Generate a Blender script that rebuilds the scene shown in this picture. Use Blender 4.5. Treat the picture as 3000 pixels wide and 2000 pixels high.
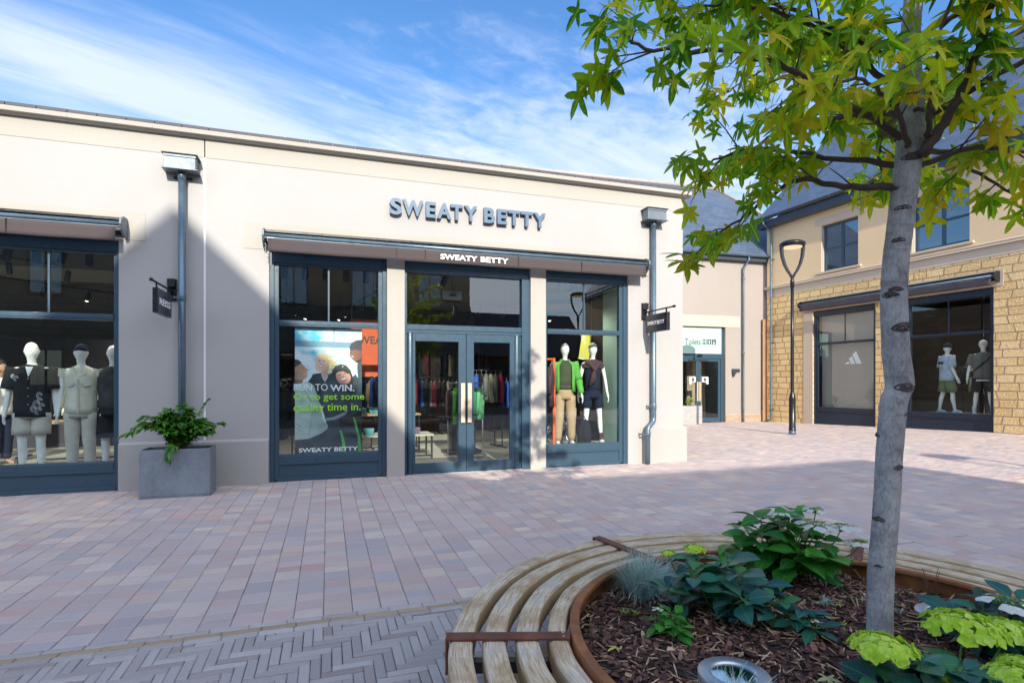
import bpy, bmesh, math, random
import numpy as np
from mathutils import Vector, Matrix
R = math.radians
random.seed(7)
D = bpy.data
SC = bpy.context.scene
for o in list(D.objects):
    D.objects.remove(o)
COL = SC.collection

# ------------------------------------------------------------------ camera
cam = D.cameras.new('camera'); co = D.objects.new('camera', cam); COL.objects.link(co)
cam.lens = 19.52; cam.sensor_width = 36; cam.shift_y = 0.0397; cam.clip_end = 2000; cam.clip_start = 0.05
co.location = (0, 0, 1.45); co.rotation_euler = (R(90), 0, R(-18.365))
SC.camera = co
TH = R(18.365)
RT = Vector((math.cos(TH), -math.sin(TH), 0)); FW = Vector((math.sin(TH), math.cos(TH), 0))

# ------------------------------------------------------------------ sun, sky, exposure
SUNDIR = Vector((0.10, 1.0, -0.478)).normalized()       # the way the light travels
sun = D.lights.new('sun', 'SUN'); so = D.objects.new('sun', sun); COL.objects.link(so)
sun.energy = 3.8; sun.angle = R(0.55); sun.color = (1.0, 0.92, 0.80)
so.rotation_euler = SUNDIR.to_track_quat('-Z', 'Y').to_euler(); so.location = (0, -20, 20)
w = D.worlds.new('World'); SC.world = w; w.use_nodes = True
nt = w.node_tree; nt.nodes.clear()
def WN(t, **k):
    n = nt.nodes.new(t)
    for a, b in k.items(): setattr(n, a, b)
    return n
out = WN('ShaderNodeOutputWorld'); bg = WN('ShaderNodeBackground'); bg.inputs[1].default_value = 0.15
sky = WN('ShaderNodeTexSky'); sky.sky_type = 'NISHITA'; sky.sun_disc = False
sky.sun_elevation = R(25.5); sky.sun_rotation = R(180 + 5.7); sky.altitude = 50; sky.dust_density = 0.5; sky.ozone_density = 2.5
hs = WN('ShaderNodeHueSaturation'); hs.inputs['Saturation'].default_value = 1.12; hs.inputs['Value'].default_value = 1.0
tint = WN('ShaderNodeMix', data_type='RGBA', blend_type='MULTIPLY'); tint.inputs[0].default_value = 1.0; tint.inputs[7].default_value = (0.84, 0.93, 1.04, 1)
nt.links.new(sky.outputs[0], tint.inputs[6]); nt.links.new(tint.outputs[2], hs.inputs['Color'])
tc = WN('ShaderNodeTexCoord'); sep = WN('ShaderNodeSeparateXYZ'); nt.links.new(tc.outputs['Generated'], sep.inputs[0])
def WM(op, a, b=None, c=None):
    n = WN('ShaderNodeMath', operation=op)
    for i, v in enumerate((a, b, c)):
        if v is None: continue
        if isinstance(v, (int, float)): n.inputs[i].default_value = v
        else: nt.links.new(v, n.inputs[i])
    return n.outputs[0]
zz = WM('MAXIMUM', sep.outputs[2], 0.06)
sx = WM('DIVIDE', sep.outputs[0], zz); sy = WM('DIVIDE', sep.outputs[1], zz)
cu, su = 0.93, 0.37
uu = WM('ADD', WM('MULTIPLY', sx, cu), WM('MULTIPLY', sy, su))
vv = WM('SUBTRACT', WM('MULTIPLY', sy, cu), WM('MULTIPLY', sx, su))
def comb(a, b):
    n = WN('ShaderNodeCombineXYZ'); nt.links.new(a, n.inputs[0]); nt.links.new(b, n.inputs[1]); return n.outputs[0]
def wnoise(vec, scale, detail, rough, dist=0.0):
    n = WN('ShaderNodeTexNoise'); n.inputs['Scale'].default_value = scale; n.inputs['Detail'].default_value = detail
    n.inputs['Roughness'].default_value = rough; n.inputs['Distortion'].default_value = dist
    nt.links.new(vec, n.inputs['Vector']); return n.outputs['Fac']
def ramp(v, a, b):
    n = WN('ShaderNodeMapRange'); n.interpolation_type = 'SMOOTHSTEP'
    nt.links.new(v, n.inputs[0]); n.inputs[1].default_value = a; n.inputs[2].default_value = b; return n.outputs[0]
streak = wnoise(comb(WM('MULTIPLY', uu, 0.55), WM('MULTIPLY', vv, 2.2)), 1.6, 8, 0.62, 0.5)
big = wnoise(comb(WM('MULTIPLY', uu, 0.6), vv), 0.9, 4, 0.5, 0.3)
mott = wnoise(comb(WM('MULTIPLY', uu, 1.4), WM('MULTIPLY', vv, 2.0)), 5.0, 6, 0.6, 0.4)
def blob(u0, v0, su_, sv_):
    a = WM('POWER', WM('DIVIDE', WM('SUBTRACT', uu, u0), su_), 2.0); b = WM('POWER', WM('DIVIDE', WM('SUBTRACT', vv, v0), sv_), 2.0)
    return WM('EXPONENT', WM('MULTIPLY', WM('ADD', a, b), -1.0))
# cirrus band running across the left half, thinner veil beyond it, mottled cloud on the right
band = WM('MULTIPLY', blob(0.05, 2.28, 1.25, 0.36), 0.66)
veil = WM('MULTIPLY', blob(1.6, 2.75, 1.9, 0.85), 0.46)
right = WM('MULTIPLY', blob(2.2, 1.8, 1.1, 0.9), 0.52)
far = ramp(sep.outputs[2], 0.30, 0.05)
cov = WM('ADD', WM('ADD', band, veil), WM('ADD', right, WM('MULTIPLY', far, 0.2)))
tex = WM('ADD', WM('MULTIPLY', streak, 1.0), WM('MULTIPLY', WM('MULTIPLY', mott, right), 2.4))
c0 = ramp(WM('ADD', WM('ADD', cov, WM('MULTIPLY', WM('SUBTRACT', streak, 0.5), 1.5)), WM('MULTIPLY', WM('SUBTRACT', big, 0.5), 0.9)), 0.06, 1.12)
c1 = ramp(WM('ADD', WM('MULTIPLY', mott, 1.0), WM('MULTIPLY', right, 1.6)), 0.62, 1.25)
cl = WM('MINIMUM', WM('ADD', c0, WM('MULTIPLY', c1, 0.6)), 0.93)
mix = WN('ShaderNodeMix', data_type='RGBA'); nt.links.new(cl, mix.inputs[0]); nt.links.new(hs.outputs[0], mix.inputs[6])
mix.inputs[7].default_value = (3.5, 4.0, 5.0, 1)
# unseen bright cloud added behind the viewpoint to lift the shaded fronts
back = ramp(sep.outputs[1], 0.05, -0.55); bk = WM('MULTIPLY', back, ramp(WM('ADD', big, WM('MULTIPLY', mott, 0.35)), 0.42, 0.78))
mix2 = WN('ShaderNodeMix', data_type='RGBA'); nt.links.new(bk, mix2.inputs[0]); nt.links.new(mix.outputs[2], mix2.inputs[6]); mix2.inputs[7].default_value = (8.4, 8.9, 10.4, 1)
nt.links.new(mix2.outputs[2], bg.inputs[0]); nt.links.new(bg.outputs[0], out.inputs[0])
SC.view_settings.view_transform = 'Standard'; SC.view_settings.look = 'None'; SC.view_settings.gamma = 1
SC.view_settings.exposure = 0.72
SC.cycles.max_bounces = 8; SC.cycles.transparent_max_bounces = 24; SC.cycles.caustics_reflective = False
SC.cycles.caustics_refractive = False; SC.cycles.sample_clamp_indirect = 4.0

# ------------------------------------------------------------------ materials
MATS = {}
class NT:
    def __init__(s, name):
        s.m = D.materials.new(name); s.m.use_nodes = True; s.t = s.m.node_tree; s.t.nodes.clear()
        s.o = s.n('ShaderNodeOutputMaterial'); MATS[name] = s.m
    def n(s, t, **k):
        n = s.t.nodes.new(t)
        for a, b in k.items(): setattr(n, a, b)
        return n
    def l(s, a, b): s.t.links.new(a, b)
    def set(s, sock, v):
        if isinstance(v, (int, float)): sock.default_value = v
        elif isinstance(v, tuple): sock.default_value = v if len(v) == 4 or len(sock.default_value) == 3 else (*v, 1)
        else: s.l(v, sock)
    def math(s, op, a, b=0.0):
        n = s.n('ShaderNodeMath', operation=op); s.set(n.inputs[0], a); s.set(n.inputs[1], b); return n.outputs[0]
    def coord(s, kind='Object', scale=(1, 1, 1)):
        if kind == 'World':
            g = s.n('ShaderNodeNewGeometry').outputs['Position']
        else:
            g = s.n('ShaderNodeTexCoord').outputs[kind]
        mp = s.n('ShaderNodeMapping'); mp.inputs['Scale'].default_value = scale; s.l(g, mp.inputs[0]); return mp.outputs[0]
    def noise(s, vec, scale, detail=4, rough=0.55, dist=0.0, out='Fac'):
        n = s.n('ShaderNodeTexNoise'); s.l(vec, n.inputs['Vector']); n.inputs['Scale'].default_value = scale
        n.inputs['Detail'].default_value = detail; n.inputs['Roughness'].default_value = rough; n.inputs['Distortion'].default_value = dist
        return n.outputs[out]
    def ramp(s, fac, stops):
        n = s.n('ShaderNodeValToRGB'); s.l(fac, n.inputs[0]); e = n.color_ramp.elements
        while len(e) < len(stops): e.new(0.5)
        for x, (p, c) in zip(e, stops): x.position = p; x.color = (*c, 1) if len(c) == 3 else c
        return n.outputs[0]
    def mixc(s, f, a, b, mode='MIX'):
        n = s.n('ShaderNodeMix', data_type='RGBA', blend_type=mode); s.set(n.inputs[0], f); s.set(n.inputs[6], a); s.set(n.inputs[7], b); return n.outputs[2]
    def rng(s, v, a, b, c=0.0, d=1.0):
        n = s.n('ShaderNodeMapRange'); s.l(v, n.inputs[0]); n.inputs[1].default_value = a; n.inputs[2].default_value = b
        n.inputs[3].default_value = c; n.inputs[4].default_value = d; return n.outputs[0]
    def bump(s, h, strength, dist, prev=None):
        n = s.n('ShaderNodeBump'); n.inputs['Strength'].default_value = strength; n.inputs['Distance'].default_value = dist
        s.l(h, n.inputs['Height'])
        if prev is not None: s.l(prev, n.inputs['Normal'])
        return n.outputs[0]
    def bsdf(s, col, rough=0.6, metal=0.0, bump=None, spec=0.5, **kw):
        n = s.n('ShaderNodeBsdfPrincipled'); s.set(n.inputs['Base Color'], col); s.set(n.inputs['Roughness'], rough)
        s.set(n.inputs['Metallic'], metal); s.set(n.inputs['Specular IOR Level'], spec)
        for k, v in kw.items(): s.set(n.inputs[k.replace('_', ' ')], v)
        if bump is not None: s.l(bump, n.inputs['Normal'])
        return n.outputs[0]
    def done(s, sh): s.l(sh, s.o.inputs[0]); return s.m

def simple(name, col, rough=0.6, metal=0.0, var=0.12, nscale=6.0, bs=0.0, bscale=60.0, bdist=0.002, spec=0.5, kind='Object', stretch=(1, 1, 1)):
    t = NT(name); v = t.coord(kind, stretch)
    f = t.noise(v, nscale, 5, 0.6)
    d = tuple(c * (1 - var) for c in col); b = tuple(min(1, c * (1 + var)) for c in col)
    c = t.ramp(f, [(0.25, d), (0.75, b)])
    bm = t.bump(t.noise(v, bscale, 3, 0.6), bs, bdist) if bs > 0 else None
    rr = t.rng(f, 0.3, 0.7, max(0.02, rough - 0.06), min(1, rough + 0.06))
    return t.done(t.bsdf(c, rr, metal, bm, spec))

# wall renders and stone
def render_mat(name, col, bs=0.5):
    t = NT(name); v = t.coord('World')
    a = t.noise(v, 0.6, 4, 0.6); b = t.noise(v, 9.0, 4, 0.6); st = t.noise(t.coord('World', (3.0, 3.0, 0.25)), 1.6, 5, 0.65)
    c = t.mixc(t.rng(a, 0.3, 0.7, 0.0, 1.0), tuple(x * 0.93 for x in col), col)
    c = t.mixc(t.rng(b, 0.35, 0.75, 0.0, 0.22), c, tuple(x * 0.86 for x in col))
    c = t.mixc(t.rng(st, 0.55, 0.8, 0.0, 0.22), c, tuple(x * 0.84 for x in col))
    bm = t.bump(t.noise(v, 160.0, 3, 0.7), bs, 0.0025); bm = t.bump(t.noise(v, 2.5, 3, 0.5), 0.25, 0.01, bm)
    return t.done(t.bsdf(c, 0.88, 0, bm, 0.3))
render_mat('white_render', (0.43, 0.422, 0.405)); render_mat('taupe_render', (0.36, 0.325, 0.295)); render_mat('tan_render', (0.78, 0.59, 0.36))
render_mat('cream_stone', (0.43, 0.41, 0.365), 0.15); render_mat('grey_stone', (0.42, 0.41, 0.385), 0.15); render_mat('buff_stone', (0.60, 0.50, 0.39), 0.15)
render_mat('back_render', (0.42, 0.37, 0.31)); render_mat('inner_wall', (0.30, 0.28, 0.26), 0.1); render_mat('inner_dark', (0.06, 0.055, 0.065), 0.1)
render_mat('inner_ceiling', (0.22, 0.205, 0.185), 0.1)

def block_mat(name, ca, cb, cc, mortar, bw, bh, rocky, mort=0.012):
    """coursed stone in a wall's own frame: u along local x (or y on side walls), v = z"""
    t = NT(name); g = t.n('ShaderNodeTexCoord').outputs['Object']; s = t.n('ShaderNodeSeparateXYZ'); t.l(g, s.inputs[0])
    u = t.math('ADD', s.outputs[0], s.outputs[1]); cmb = t.n('ShaderNodeCombineXYZ')
    # vary the course lengths by shifting u with a step noise per course
    row = t.math('FLOOR', t.math('DIVIDE', s.outputs[2], bh))
    wob = t.n('ShaderNodeTexWhiteNoise', noise_dimensions='1D'); t.l(row, wob.inputs['W'])
    u2 = t.math('ADD', u, t.math('MULTIPLY', wob.outputs['Value'], bw * 0.9))
    wn = t.noise(g, 1.3, 1, 0.5); u2 = t.math('ADD', u2, t.math('MULTIPLY', wn, bw * 0.8))
    t.l(u2, cmb.inputs[0]); t.l(s.outputs[2], cmb.inputs[1])
    br = t.n('ShaderNodeTexBrick'); t.l(cmb.outputs[0], br.inputs['Vector']); br.inputs['Scale'].default_value = 1.0
    br.inputs['Brick Width'].default_value = bw; br.inputs['Row Height'].default_value = bh; br.inputs['Mortar Size'].default_value = mort
    br.inputs['Mortar Smooth'].default_value = 0.3; br.inputs['Color1'].default_value = (0, 0, 0, 1); br.inputs['Color2'].default_value = (1, 1, 1, 1)
    br.inputs['Mortar'].default_value = (0.5, 0.5, 0.5, 1); br.offset = 0.5
    bwv = t.n('ShaderNodeRGBToBW'); t.l(br.outputs['Color'], bwv.inputs[0])
    tone = t.ramp(bwv.outputs[0], [(0.0, ca), (0.35, cb), (0.7, cc), (1.0, ca)])
    nz = t.noise(g, 14.0, 5, 0.65)
    tone = t.mixc(t.rng(nz, 0.3, 0.7, 0.0, 0.3), tone, tuple(x * 0.75 for x in cb))
    c = t.mixc(br.outputs['Fac'], tone, mortar)
    hgt = t.math('SUBTRACT', 1.0, br.outputs['Fac'])
    bm = t.bump(hgt, 0.8, 0.012)
    vor = t.n('ShaderNodeTexVoronoi', feature='F1'); vor.inputs['Scale'].default_value = 9.0; t.l(t.coord('Object', (1, 1, 1.3)), vor.inputs['Vector'])
    bm = t.bump(t.math('MULTIPLY', t.noise(t.coord('Object', (1, 1, 1.2)), 20.0, 3, 0.6, 0.6), hgt), 1.0 if rocky > 0.5 else 0.3, 0.045 * rocky, bm)
    bm = t.bump(t.math('MULTIPLY', nz, hgt), 0.45, 0.025 * rocky, bm)
    return t.done(t.bsdf(c, 0.92, 0, bm, 0.25))
block_mat('rock_stone', (0.84, 0.60, 0.29), (0.90, 0.66, 0.35), (0.76, 0.52, 0.24), (0.42, 0.32, 0.20), 0.42, 0.205, 0.8)
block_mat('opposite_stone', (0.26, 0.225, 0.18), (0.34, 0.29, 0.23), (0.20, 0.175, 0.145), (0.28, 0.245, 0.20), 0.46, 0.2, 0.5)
block_mat('red_brick', (0.22, 0.06, 0.05), (0.28, 0.09, 0.07), (0.17, 0.05, 0.045), (0.2, 0.15, 0.13), 0.22, 0.075, 0.2, 0.008)
block_mat('buff_brick', (0.46, 0.34, 0.24), (0.52, 0.40, 0.29), (0.42, 0.30, 0.20), (0.42, 0.36, 0.28), 0.22, 0.075, 0.2, 0.008)
block_mat('inner_brick', (0.33, 0.28, 0.225), (0.36, 0.31, 0.25), (0.31, 0.265, 0.21), (0.28, 0.235, 0.19), 0.42, 0.14, 0.1, 0.008)

def slate_mat(name, col):
    t = NT(name); g = t.n('ShaderNodeTexCoord').outputs['UV']
    br = t.n('ShaderNodeTexBrick'); t.l(g, br.inputs['Vector']); br.inputs['Scale'].default_value = 1.0
    br.inputs['Brick Width'].default_value = 0.30; br.inputs['Row Height'].default_value = 0.21; br.inputs['Mortar Size'].default_value = 0.006
    br.inputs['Color1'].default_value = (*[c * 0.82 for c in col], 1); br.inputs['Color2'].default_value = (*[c * 1.15 for c in col], 1)
    br.inputs['Mortar'].default_value = (*[c * 0.35 for c in col], 1); br.inputs['Mortar Smooth'].default_value = 0.1
    s = t.n('ShaderNodeSeparateXYZ'); t.l(g, s.inputs[0])
    saw = t.math('FRACT', t.math('DIVIDE', s.outputs[1], 0.21))
    lip = t.math('SUBTRACT', 1.0, saw)
    nz = t.noise(g, 7.0, 5, 0.6)
    c = t.mixc(t.rng(nz, 0.35, 0.75, 0.0, 0.4), br.outputs['Color'], tuple(x * 1.25 for x in col))
    bm = t.bump(lip, 0.9, 0.018); bm = t.bump(nz, 0.3, 0.01, bm)
    return t.done(t.bsdf(c, 0.42, 0, bm, 0.6))
slate_mat('slate', (0.085, 0.115, 0.165))
simple('slate_ridge', (0.075, 0.078, 0.088), 0.7, 0, 0.25, 8, 0.4, 60)
simple('lead_ridge', (0.40, 0.34, 0.31), 0.6, 0, 0.15, 5)

# joinery, metal
def paint(name, col, rough=0.32, spec=0.5):
    t = NT(name); v = t.coord('World'); f = t.noise(v, 3.0, 4, 0.6)
    c = t.mixc(t.rng(f, 0.3, 0.7, 0.0, 0.3), col, tuple(x * 0.85 for x in col))
    bm = t.bump(t.noise(v, 30, 2, 0.5), 0.04, 0.002)
    return t.done(t.bsdf(c, t.rng(t.noise(v, 12, 4, 0.7), 0.3, 0.7, rough - 0.07, rough + 0.1), 0.0, bm, spec))
paint('blue_grey_frame', (0.036, 0.076, 0.112)); paint('dark_frame', (0.014, 0.026, 0.048)); paint('black_paint', (0.012, 0.013, 0.017), 0.3)
paint('black_sign', (0.020, 0.022, 0.028), 0.25); paint('grey_sign', (0.05, 0.052, 0.058), 0.4); paint('charcoal_panel', (0.035, 0.045, 0.06), 0.4)
paint('letter_blue', (0.085, 0.15, 0.23), 0.45); paint('orange_paint', (0.85, 0.12, 0.02), 0.4); paint('gutter_grey', (0.045, 0.06, 0.08), 0.35)
def galv(name, col, rough, metal):
    t = NT(name); v = t.coord('Object'); vo = t.n('ShaderNodeTexVoronoi'); vo.inputs['Scale'].default_value = 26; t.l(v, vo.inputs['Vector'])
    f = t.noise(v, 3.2, 6, 0.65, 0.6); st = t.noise(t.coord('Object', (9, 9, 0.7)), 1.2, 5, 0.7)
    c = t.mixc(t.rng(f, 0.35, 0.65), tuple(x * 0.72 for x in col), col)
    c = t.mixc(t.rng(st, 0.5, 0.75, 0.0, 0.45), c, tuple(x * 0.55 for x in col))
    c = t.mixc(t.rng(f, 0.62, 0.8, 0.0, 0.5), c, (col[0] * 1.15, col[1] * 0.95, col[2] * 0.75))
    c = t.mixc(t.math('MULTIPLY', vo.outputs['Distance'], 0.35), c, tuple(min(1, x * 1.3) for x in col))
    return t.done(t.bsdf(c, t.rng(f, 0.3, 0.7, rough - 0.1, rough + 0.15), metal, t.bump(f, 0.15, 0.004), 0.5))
galv('galvanised', (0.26, 0.30, 0.34), 0.5, 0.35); galv('pipe_metal', (0.13, 0.195, 0.25), 0.34, 0.5); galv('hopper_metal', (0.17, 0.205, 0.235), 0.45, 0.4)
simple('steel', (0.60, 0.61, 0.62), 0.42, 0.85, 0.1); simple('brass_handle', (0.60, 0.49, 0.36), 0.45, 0.3, 0.06, 30, 0, 60)
simple('chrome', (0.75, 0.75, 0.76), 0.08, 1.0, 0.05)
t = NT('corten'); v = t.coord('World'); f = t.noise(v, 7, 6, 0.65, 0.4); f2 = t.noise(t.coord('World', (12, 12, 2.0)), 1.4, 4, 0.6)
c = t.ramp(f, [(0.2, (0.09, 0.035, 0.02)), (0.5, (0.30, 0.115, 0.04)), (0.8, (0.45, 0.19, 0.07))])
c = t.mixc(t.rng(f2, 0.45, 0.75, 0, 0.6), c, (0.13, 0.055, 0.035))
t.done(t.bsdf(c, 0.62, 0.1, t.bump(t.noise(v, 90, 3, 0.6), 0.3, 0.001), 0.4))
t = NT('corten_dark'); v = t.coord('World'); f = t.noise(v, 9, 6, 0.65, 0.4)
c = t.ramp(f, [(0.2, (0.06, 0.022, 0.016)), (0.55, (0.17, 0.06, 0.035)), (0.85, (0.30, 0.12, 0.06))])
t.done(t.bsdf(c, 0.55, 0.15, t.bump(t.noise(v, 90, 3, 0.6), 0.3, 0.001), 0.4))

# weathered oak: grain follows the slat (uv.x along it)
t = NT('weathered_oak'); g = t.n('ShaderNodeTexCoord').outputs['UV']; mp = t.n('ShaderNodeMapping'); mp.inputs['Scale'].default_value = (2.2, 34, 1); t.l(g, mp.inputs[0])
mp2 = t.n('ShaderNodeMapping'); mp2.inputs['Scale'].default_value = (1.1, 1.1, 1); t.l(g, mp2.inputs[0])
gr = t.noise(mp.outputs[0], 3.0, 7, 0.7, 1.1); bl = t.noise(mp2.outputs[0], 4.2, 5, 0.6, 0.8)
c = t.ramp(gr, [(0.28, (0.20, 0.12, 0.065)), (0.43, (0.52, 0.39, 0.25)), (0.58, (0.74, 0.64, 0.48)), (0.85, (0.82, 0.76, 0.64))])
c = t.mixc(t.rng(bl, 0.48, 0.66, 0.0, 0.7), c, (0.40, 0.25, 0.12)); c = t.mixc(t.rng(bl, 0.44, 0.30, 0.0, 0.5), c, (0.43, 0.43, 0.44))
spk = t.n('ShaderNodeTexVoronoi'); spk.inputs['Scale'].default_value = 5.5; t.l(mp2.outputs[0], spk.inputs['Vector'])
c = t.mixc(t.rng(spk.outputs['Distance'], 0.055, 0.03, 0.0, 0.85), c, (0.07, 0.06, 0.07))
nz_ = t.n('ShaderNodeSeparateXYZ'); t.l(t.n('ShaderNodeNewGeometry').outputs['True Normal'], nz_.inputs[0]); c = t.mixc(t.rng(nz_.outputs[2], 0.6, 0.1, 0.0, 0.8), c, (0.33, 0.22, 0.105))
t.done(t.bsdf(c, 0.8, 0, t.bump(gr, 0.55, 0.004), 0.3))
simple('cedar', (0.36, 0.20, 0.105), 0.7, 0, 0.3, 3, 0.3, 30, stretch=(8, 8, 0.6))

# glass
t = NT('window_glass'); gl = t.n('ShaderNodeBsdfGlossy'); gl.inputs['Roughness'].default_value = 0.0; gl.inputs['Color'].default_value = (0.95, 1.0, 1.0, 1)
tr = t.n('ShaderNodeBsdfTransparent'); tr.inputs['Color'].default_value = (0.955, 0.985, 0.98, 1); fr = t.n('ShaderNodeFresnel'); fr.inputs['IOR'].default_value = 1.52
mx = t.n('ShaderNodeMixShader'); t.l(t.math('MINIMUM', t.math('MULTIPLY', t.math('MULTIPLY', t.math('ADD', fr.outputs[0], 0.01), 2.0), t.math('SUBTRACT', 1.0, t.n('ShaderNodeNewGeometry').outputs['Backfacing'])), 1.0), mx.inputs[0]); t.l(tr.outputs[0], mx.inputs[1]); t.l(gl.outputs[0], mx.inputs[2]); t.done(mx.outputs[0])
t = NT('upper_glass'); gl = t.n('ShaderNodeBsdfGlossy'); gl.inputs['Roughness'].default_value = 0.0
tr = t.n('ShaderNodeBsdfTransparent'); tr.inputs['Color'].default_value = (0.35, 0.45, 0.55, 1)
fr = t.n('ShaderNodeFresnel'); fr.inputs['IOR'].default_value = 2.3
mx = t.n('ShaderNodeMixShader'); t.l(t.math('MINIMUM', t.math('MULTIPLY', t.math('MULTIPLY', t.math('ADD', fr.outputs[0], 0.1), 1.3), t.math('SUBTRACT', 1.0, t.n('ShaderNodeNewGeometry').outputs['Backfacing'])), 1.0), mx.inputs[0]); t.l(tr.outputs[0], mx.inputs[1]); t.l(gl.outputs[0], mx.inputs[2]); t.done(mx.outputs[0])
def emis(name, col, s):
    t = NT(name); e = t.n('ShaderNodeEmission'); e.inputs[0].default_value = (*col, 1); e.inputs[1].default_value = s; return t.done(e.outputs[0])
emis('lamp_glow', (1.0, 0.86, 0.66), 7.0); emis('lamp_led', (1.0, 0.80, 0.50), 0.62); emis('uplight_glow', (1.0, 0.70, 0.38), 1.1)

# awning cloth
t = NT('awning_cloth'); v = t.coord('Object'); f = t.noise(v, 2.0, 4, 0.6); wv = t.noise(t.coord('Object', (260, 1, 6)), 1.0, 2, 0.5)
c = t.mixc(t.rng(f, 0.3, 0.7, 0, 0.4), (0.080, 0.066, 0.066), (0.065, 0.054, 0.056)); c = t.mixc(t.rng(wv, 0.4, 0.6, 0, 0.12), c, (0.06, 0.05, 0.05))
t.done(t.bsdf(c, 0.9, 0, t.bump(wv, 0.2, 0.001), 0.2))
simple('awning_dark', (0.055, 0.045, 0.055), 0.9, 0, 0.15, 2)

# paving: colour comes from a per-stone attribute
def stone_attr(name, stops, bdist=0.004, rough=0.82, speck=0.35):
    t = NT(name); a = t.n('ShaderNodeAttribute'); a.attribute_name = 'rnd'; s = t.n('ShaderNodeSeparateColor'); t.l(a.outputs['Color'], s.inputs[0])
    c = t.ramp(s.outputs[0], stops); v = t.coord('World')
    f = t.noise(v, 5.0, 5, 0.65); fine = t.noise(v, 170, 3, 0.8); mid = t.noise(t.coord('World', (6, 22, 6)), 1.0, 4, 0.6)
    c = t.mixc(t.rng(s.outputs[1], 0, 1, 0.0, 0.30), c, tuple(x * 0.6 for x in stops[0][1]))
    c = t.mixc(t.rng(mid, 0.35, 0.7, 0.0, 0.4), c, (0.53, 0.39, 0.355)) if name == 'paver' else c
    c = t.mixc(t.rng(f, 0.4, 0.75, 0.0, 0.30), c, tuple(x * 0.75 for x in stops[1][1]))
    c = t.mixc(t.rng(fine, 0.45, 0.72, 0.0, speck), c, (0.62, 0.58, 0.55)); c = t.mixc(t.rng(fine, 0.45, 0.25, 0.0, speck), c, (0.12, 0.10, 0.11))
    bm = t.bump(fine, 0.35, 0.0015); bm = t.bump(t.noise(v, 22, 4, 0.6), 0.4, bdist, bm)
    return t.done(t.bsdf(c, rough, 0, bm, 0.3))
stone_attr('paver', [(0.0, (0.50, 0.40, 0.385)), (0.2, (0.57, 0.50, 0.475)), (0.4, (0.60, 0.43, 0.39)), (0.55, (0.68, 0.58, 0.51)), (0.7, (0.42, 0.41, 0.44)), (0.82, (0.53, 0.47, 0.455)), (0.92, (0.74, 0.63, 0.48)), (1.0, (0.56, 0.34, 0.30))])
stone_attr('clay_brick', [(0.0, (0.38, 0.335, 0.325)), (0.4, (0.46, 0.425, 0.41)), (0.8, (0.54, 0.50, 0.48)), (1.0, (0.32, 0.265, 0.245))], 0.006, 0.78)
stone_attr('tan_brick', [(0.0, (0.42, 0.31, 0.19)), (0.5, (0.46, 0.35, 0.22)), (1.0, (0.38, 0.28, 0.18))], 0.006)
simple('ground_base', (0.09, 0.072, 0.065), 0.95, 0, 0.3, 30, 0.5, 120, 0.004, kind='World')
simple('resin_gravel', (0.36, 0.25, 0.15), 0.85, 0, 0.5, 160, 0.8, 200, 0.006, kind='World')
simple('tree_soil', (0.03, 0.017, 0.014), 0.95, 0, 0.5, 30, 0.9, 60, 0.02, kind='World')
stone_attr('bark_chip', [(0.0, (0.03, 0.014, 0.012)), (0.5, (0.13, 0.058, 0.045)), (0.80, (0.25, 0.12, 0.09)), (0.88, (0.52, 0.34, 0.20)), (1.0, (0.78, 0.58, 0.38))], 0.003, 0.85, 0.1)

# plants
def leaf_mat(name, stops, trans=0.45, rough=0.45, veins=True, spec=0.4):
    t = NT(name); a = t.n('ShaderNodeAttribute'); a.attribute_name = 'rnd'; s = t.n('ShaderNodeSeparateColor'); t.l(a.outputs['Color'], s.inputs[0])
    c = t.ramp(s.outputs[0], stops)
    g = t.n('ShaderNodeTexCoord').outputs['UV']; sp = t.n('ShaderNodeSeparateXYZ'); t.l(g, sp.inputs[0])
    ax = t.math('ABSOLUTE', sp.outputs[0]); vn = t.math('FRACT', t.math('MULTIPLY', t.math('SUBTRACT', sp.outputs[1], t.math('MULTIPLY', ax, 0.8)), 6.0))
    side = t.rng(t.math('ABSOLUTE', t.math('SUBTRACT', vn, 0.5)), 0.06, 0.0, 0.0, 0.5); midr = t.rng(ax, 0.035, 0.0, 0.0, 1.0)
    vm = t.math('MAXIMUM', side, midr); nz = t.noise(t.coord('World'), 18, 3, 0.6)
    c = t.mixc(t.rng(nz, 0.35, 0.7, 0, 0.30), c, tuple(x * 0.7 for x in stops[0][1]))
    bm = None
    if veins:
        c = t.mixc(t.math('MULTIPLY', vm, 0.6), c, tuple(min(1, x * 2.3 + 0.04) for x in stops[1][1])); bm = t.bump(vm, -0.5, 0.004)
    p = t.bsdf(c, rough, 0, bm, spec)
    tl = t.n('ShaderNodeBsdfTranslucent'); t.l(t.mixc(0.6, c, (1.0, 1.0, 0.25, 1), 'MULTIPLY'), tl.inputs[0])
    br = t.n('ShaderNodeMixShader'); br.inputs[0].default_value = trans; t.l(p, br.inputs[1]); t.l(tl.outputs[0], br.inputs[2])
    return t.done(br.outputs[0])
leaf_mat('sweetgum_leaf', [(0.0, (0.08, 0.28, 0.02)), (0.25, (0.22, 0.46, 0.02)), (0.5, (0.46, 0.62, 0.02)), (0.8, (0.78, 0.72, 0.02)), (1.0, (0.88, 0.58, 0.04))], 0.55, 0.42)
leaf_mat('fallen_leaf', [(0.0, (0.40, 0.42, 0.08)), (0.5, (0.60, 0.55, 0.10)), (1.0, (0.62, 0.60, 0.30))], 0.2, 0.6)
leaf_mat('hydrangea_dark', [(0.0, (0.015, 0.075, 0.06)), (0.4, (0.025, 0.13, 0.11)), (0.75, (0.04, 0.19, 0.09)), (1.0, (0.08, 0.32, 0.06))], 0.2, 0.42, True, 0.55)
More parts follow.
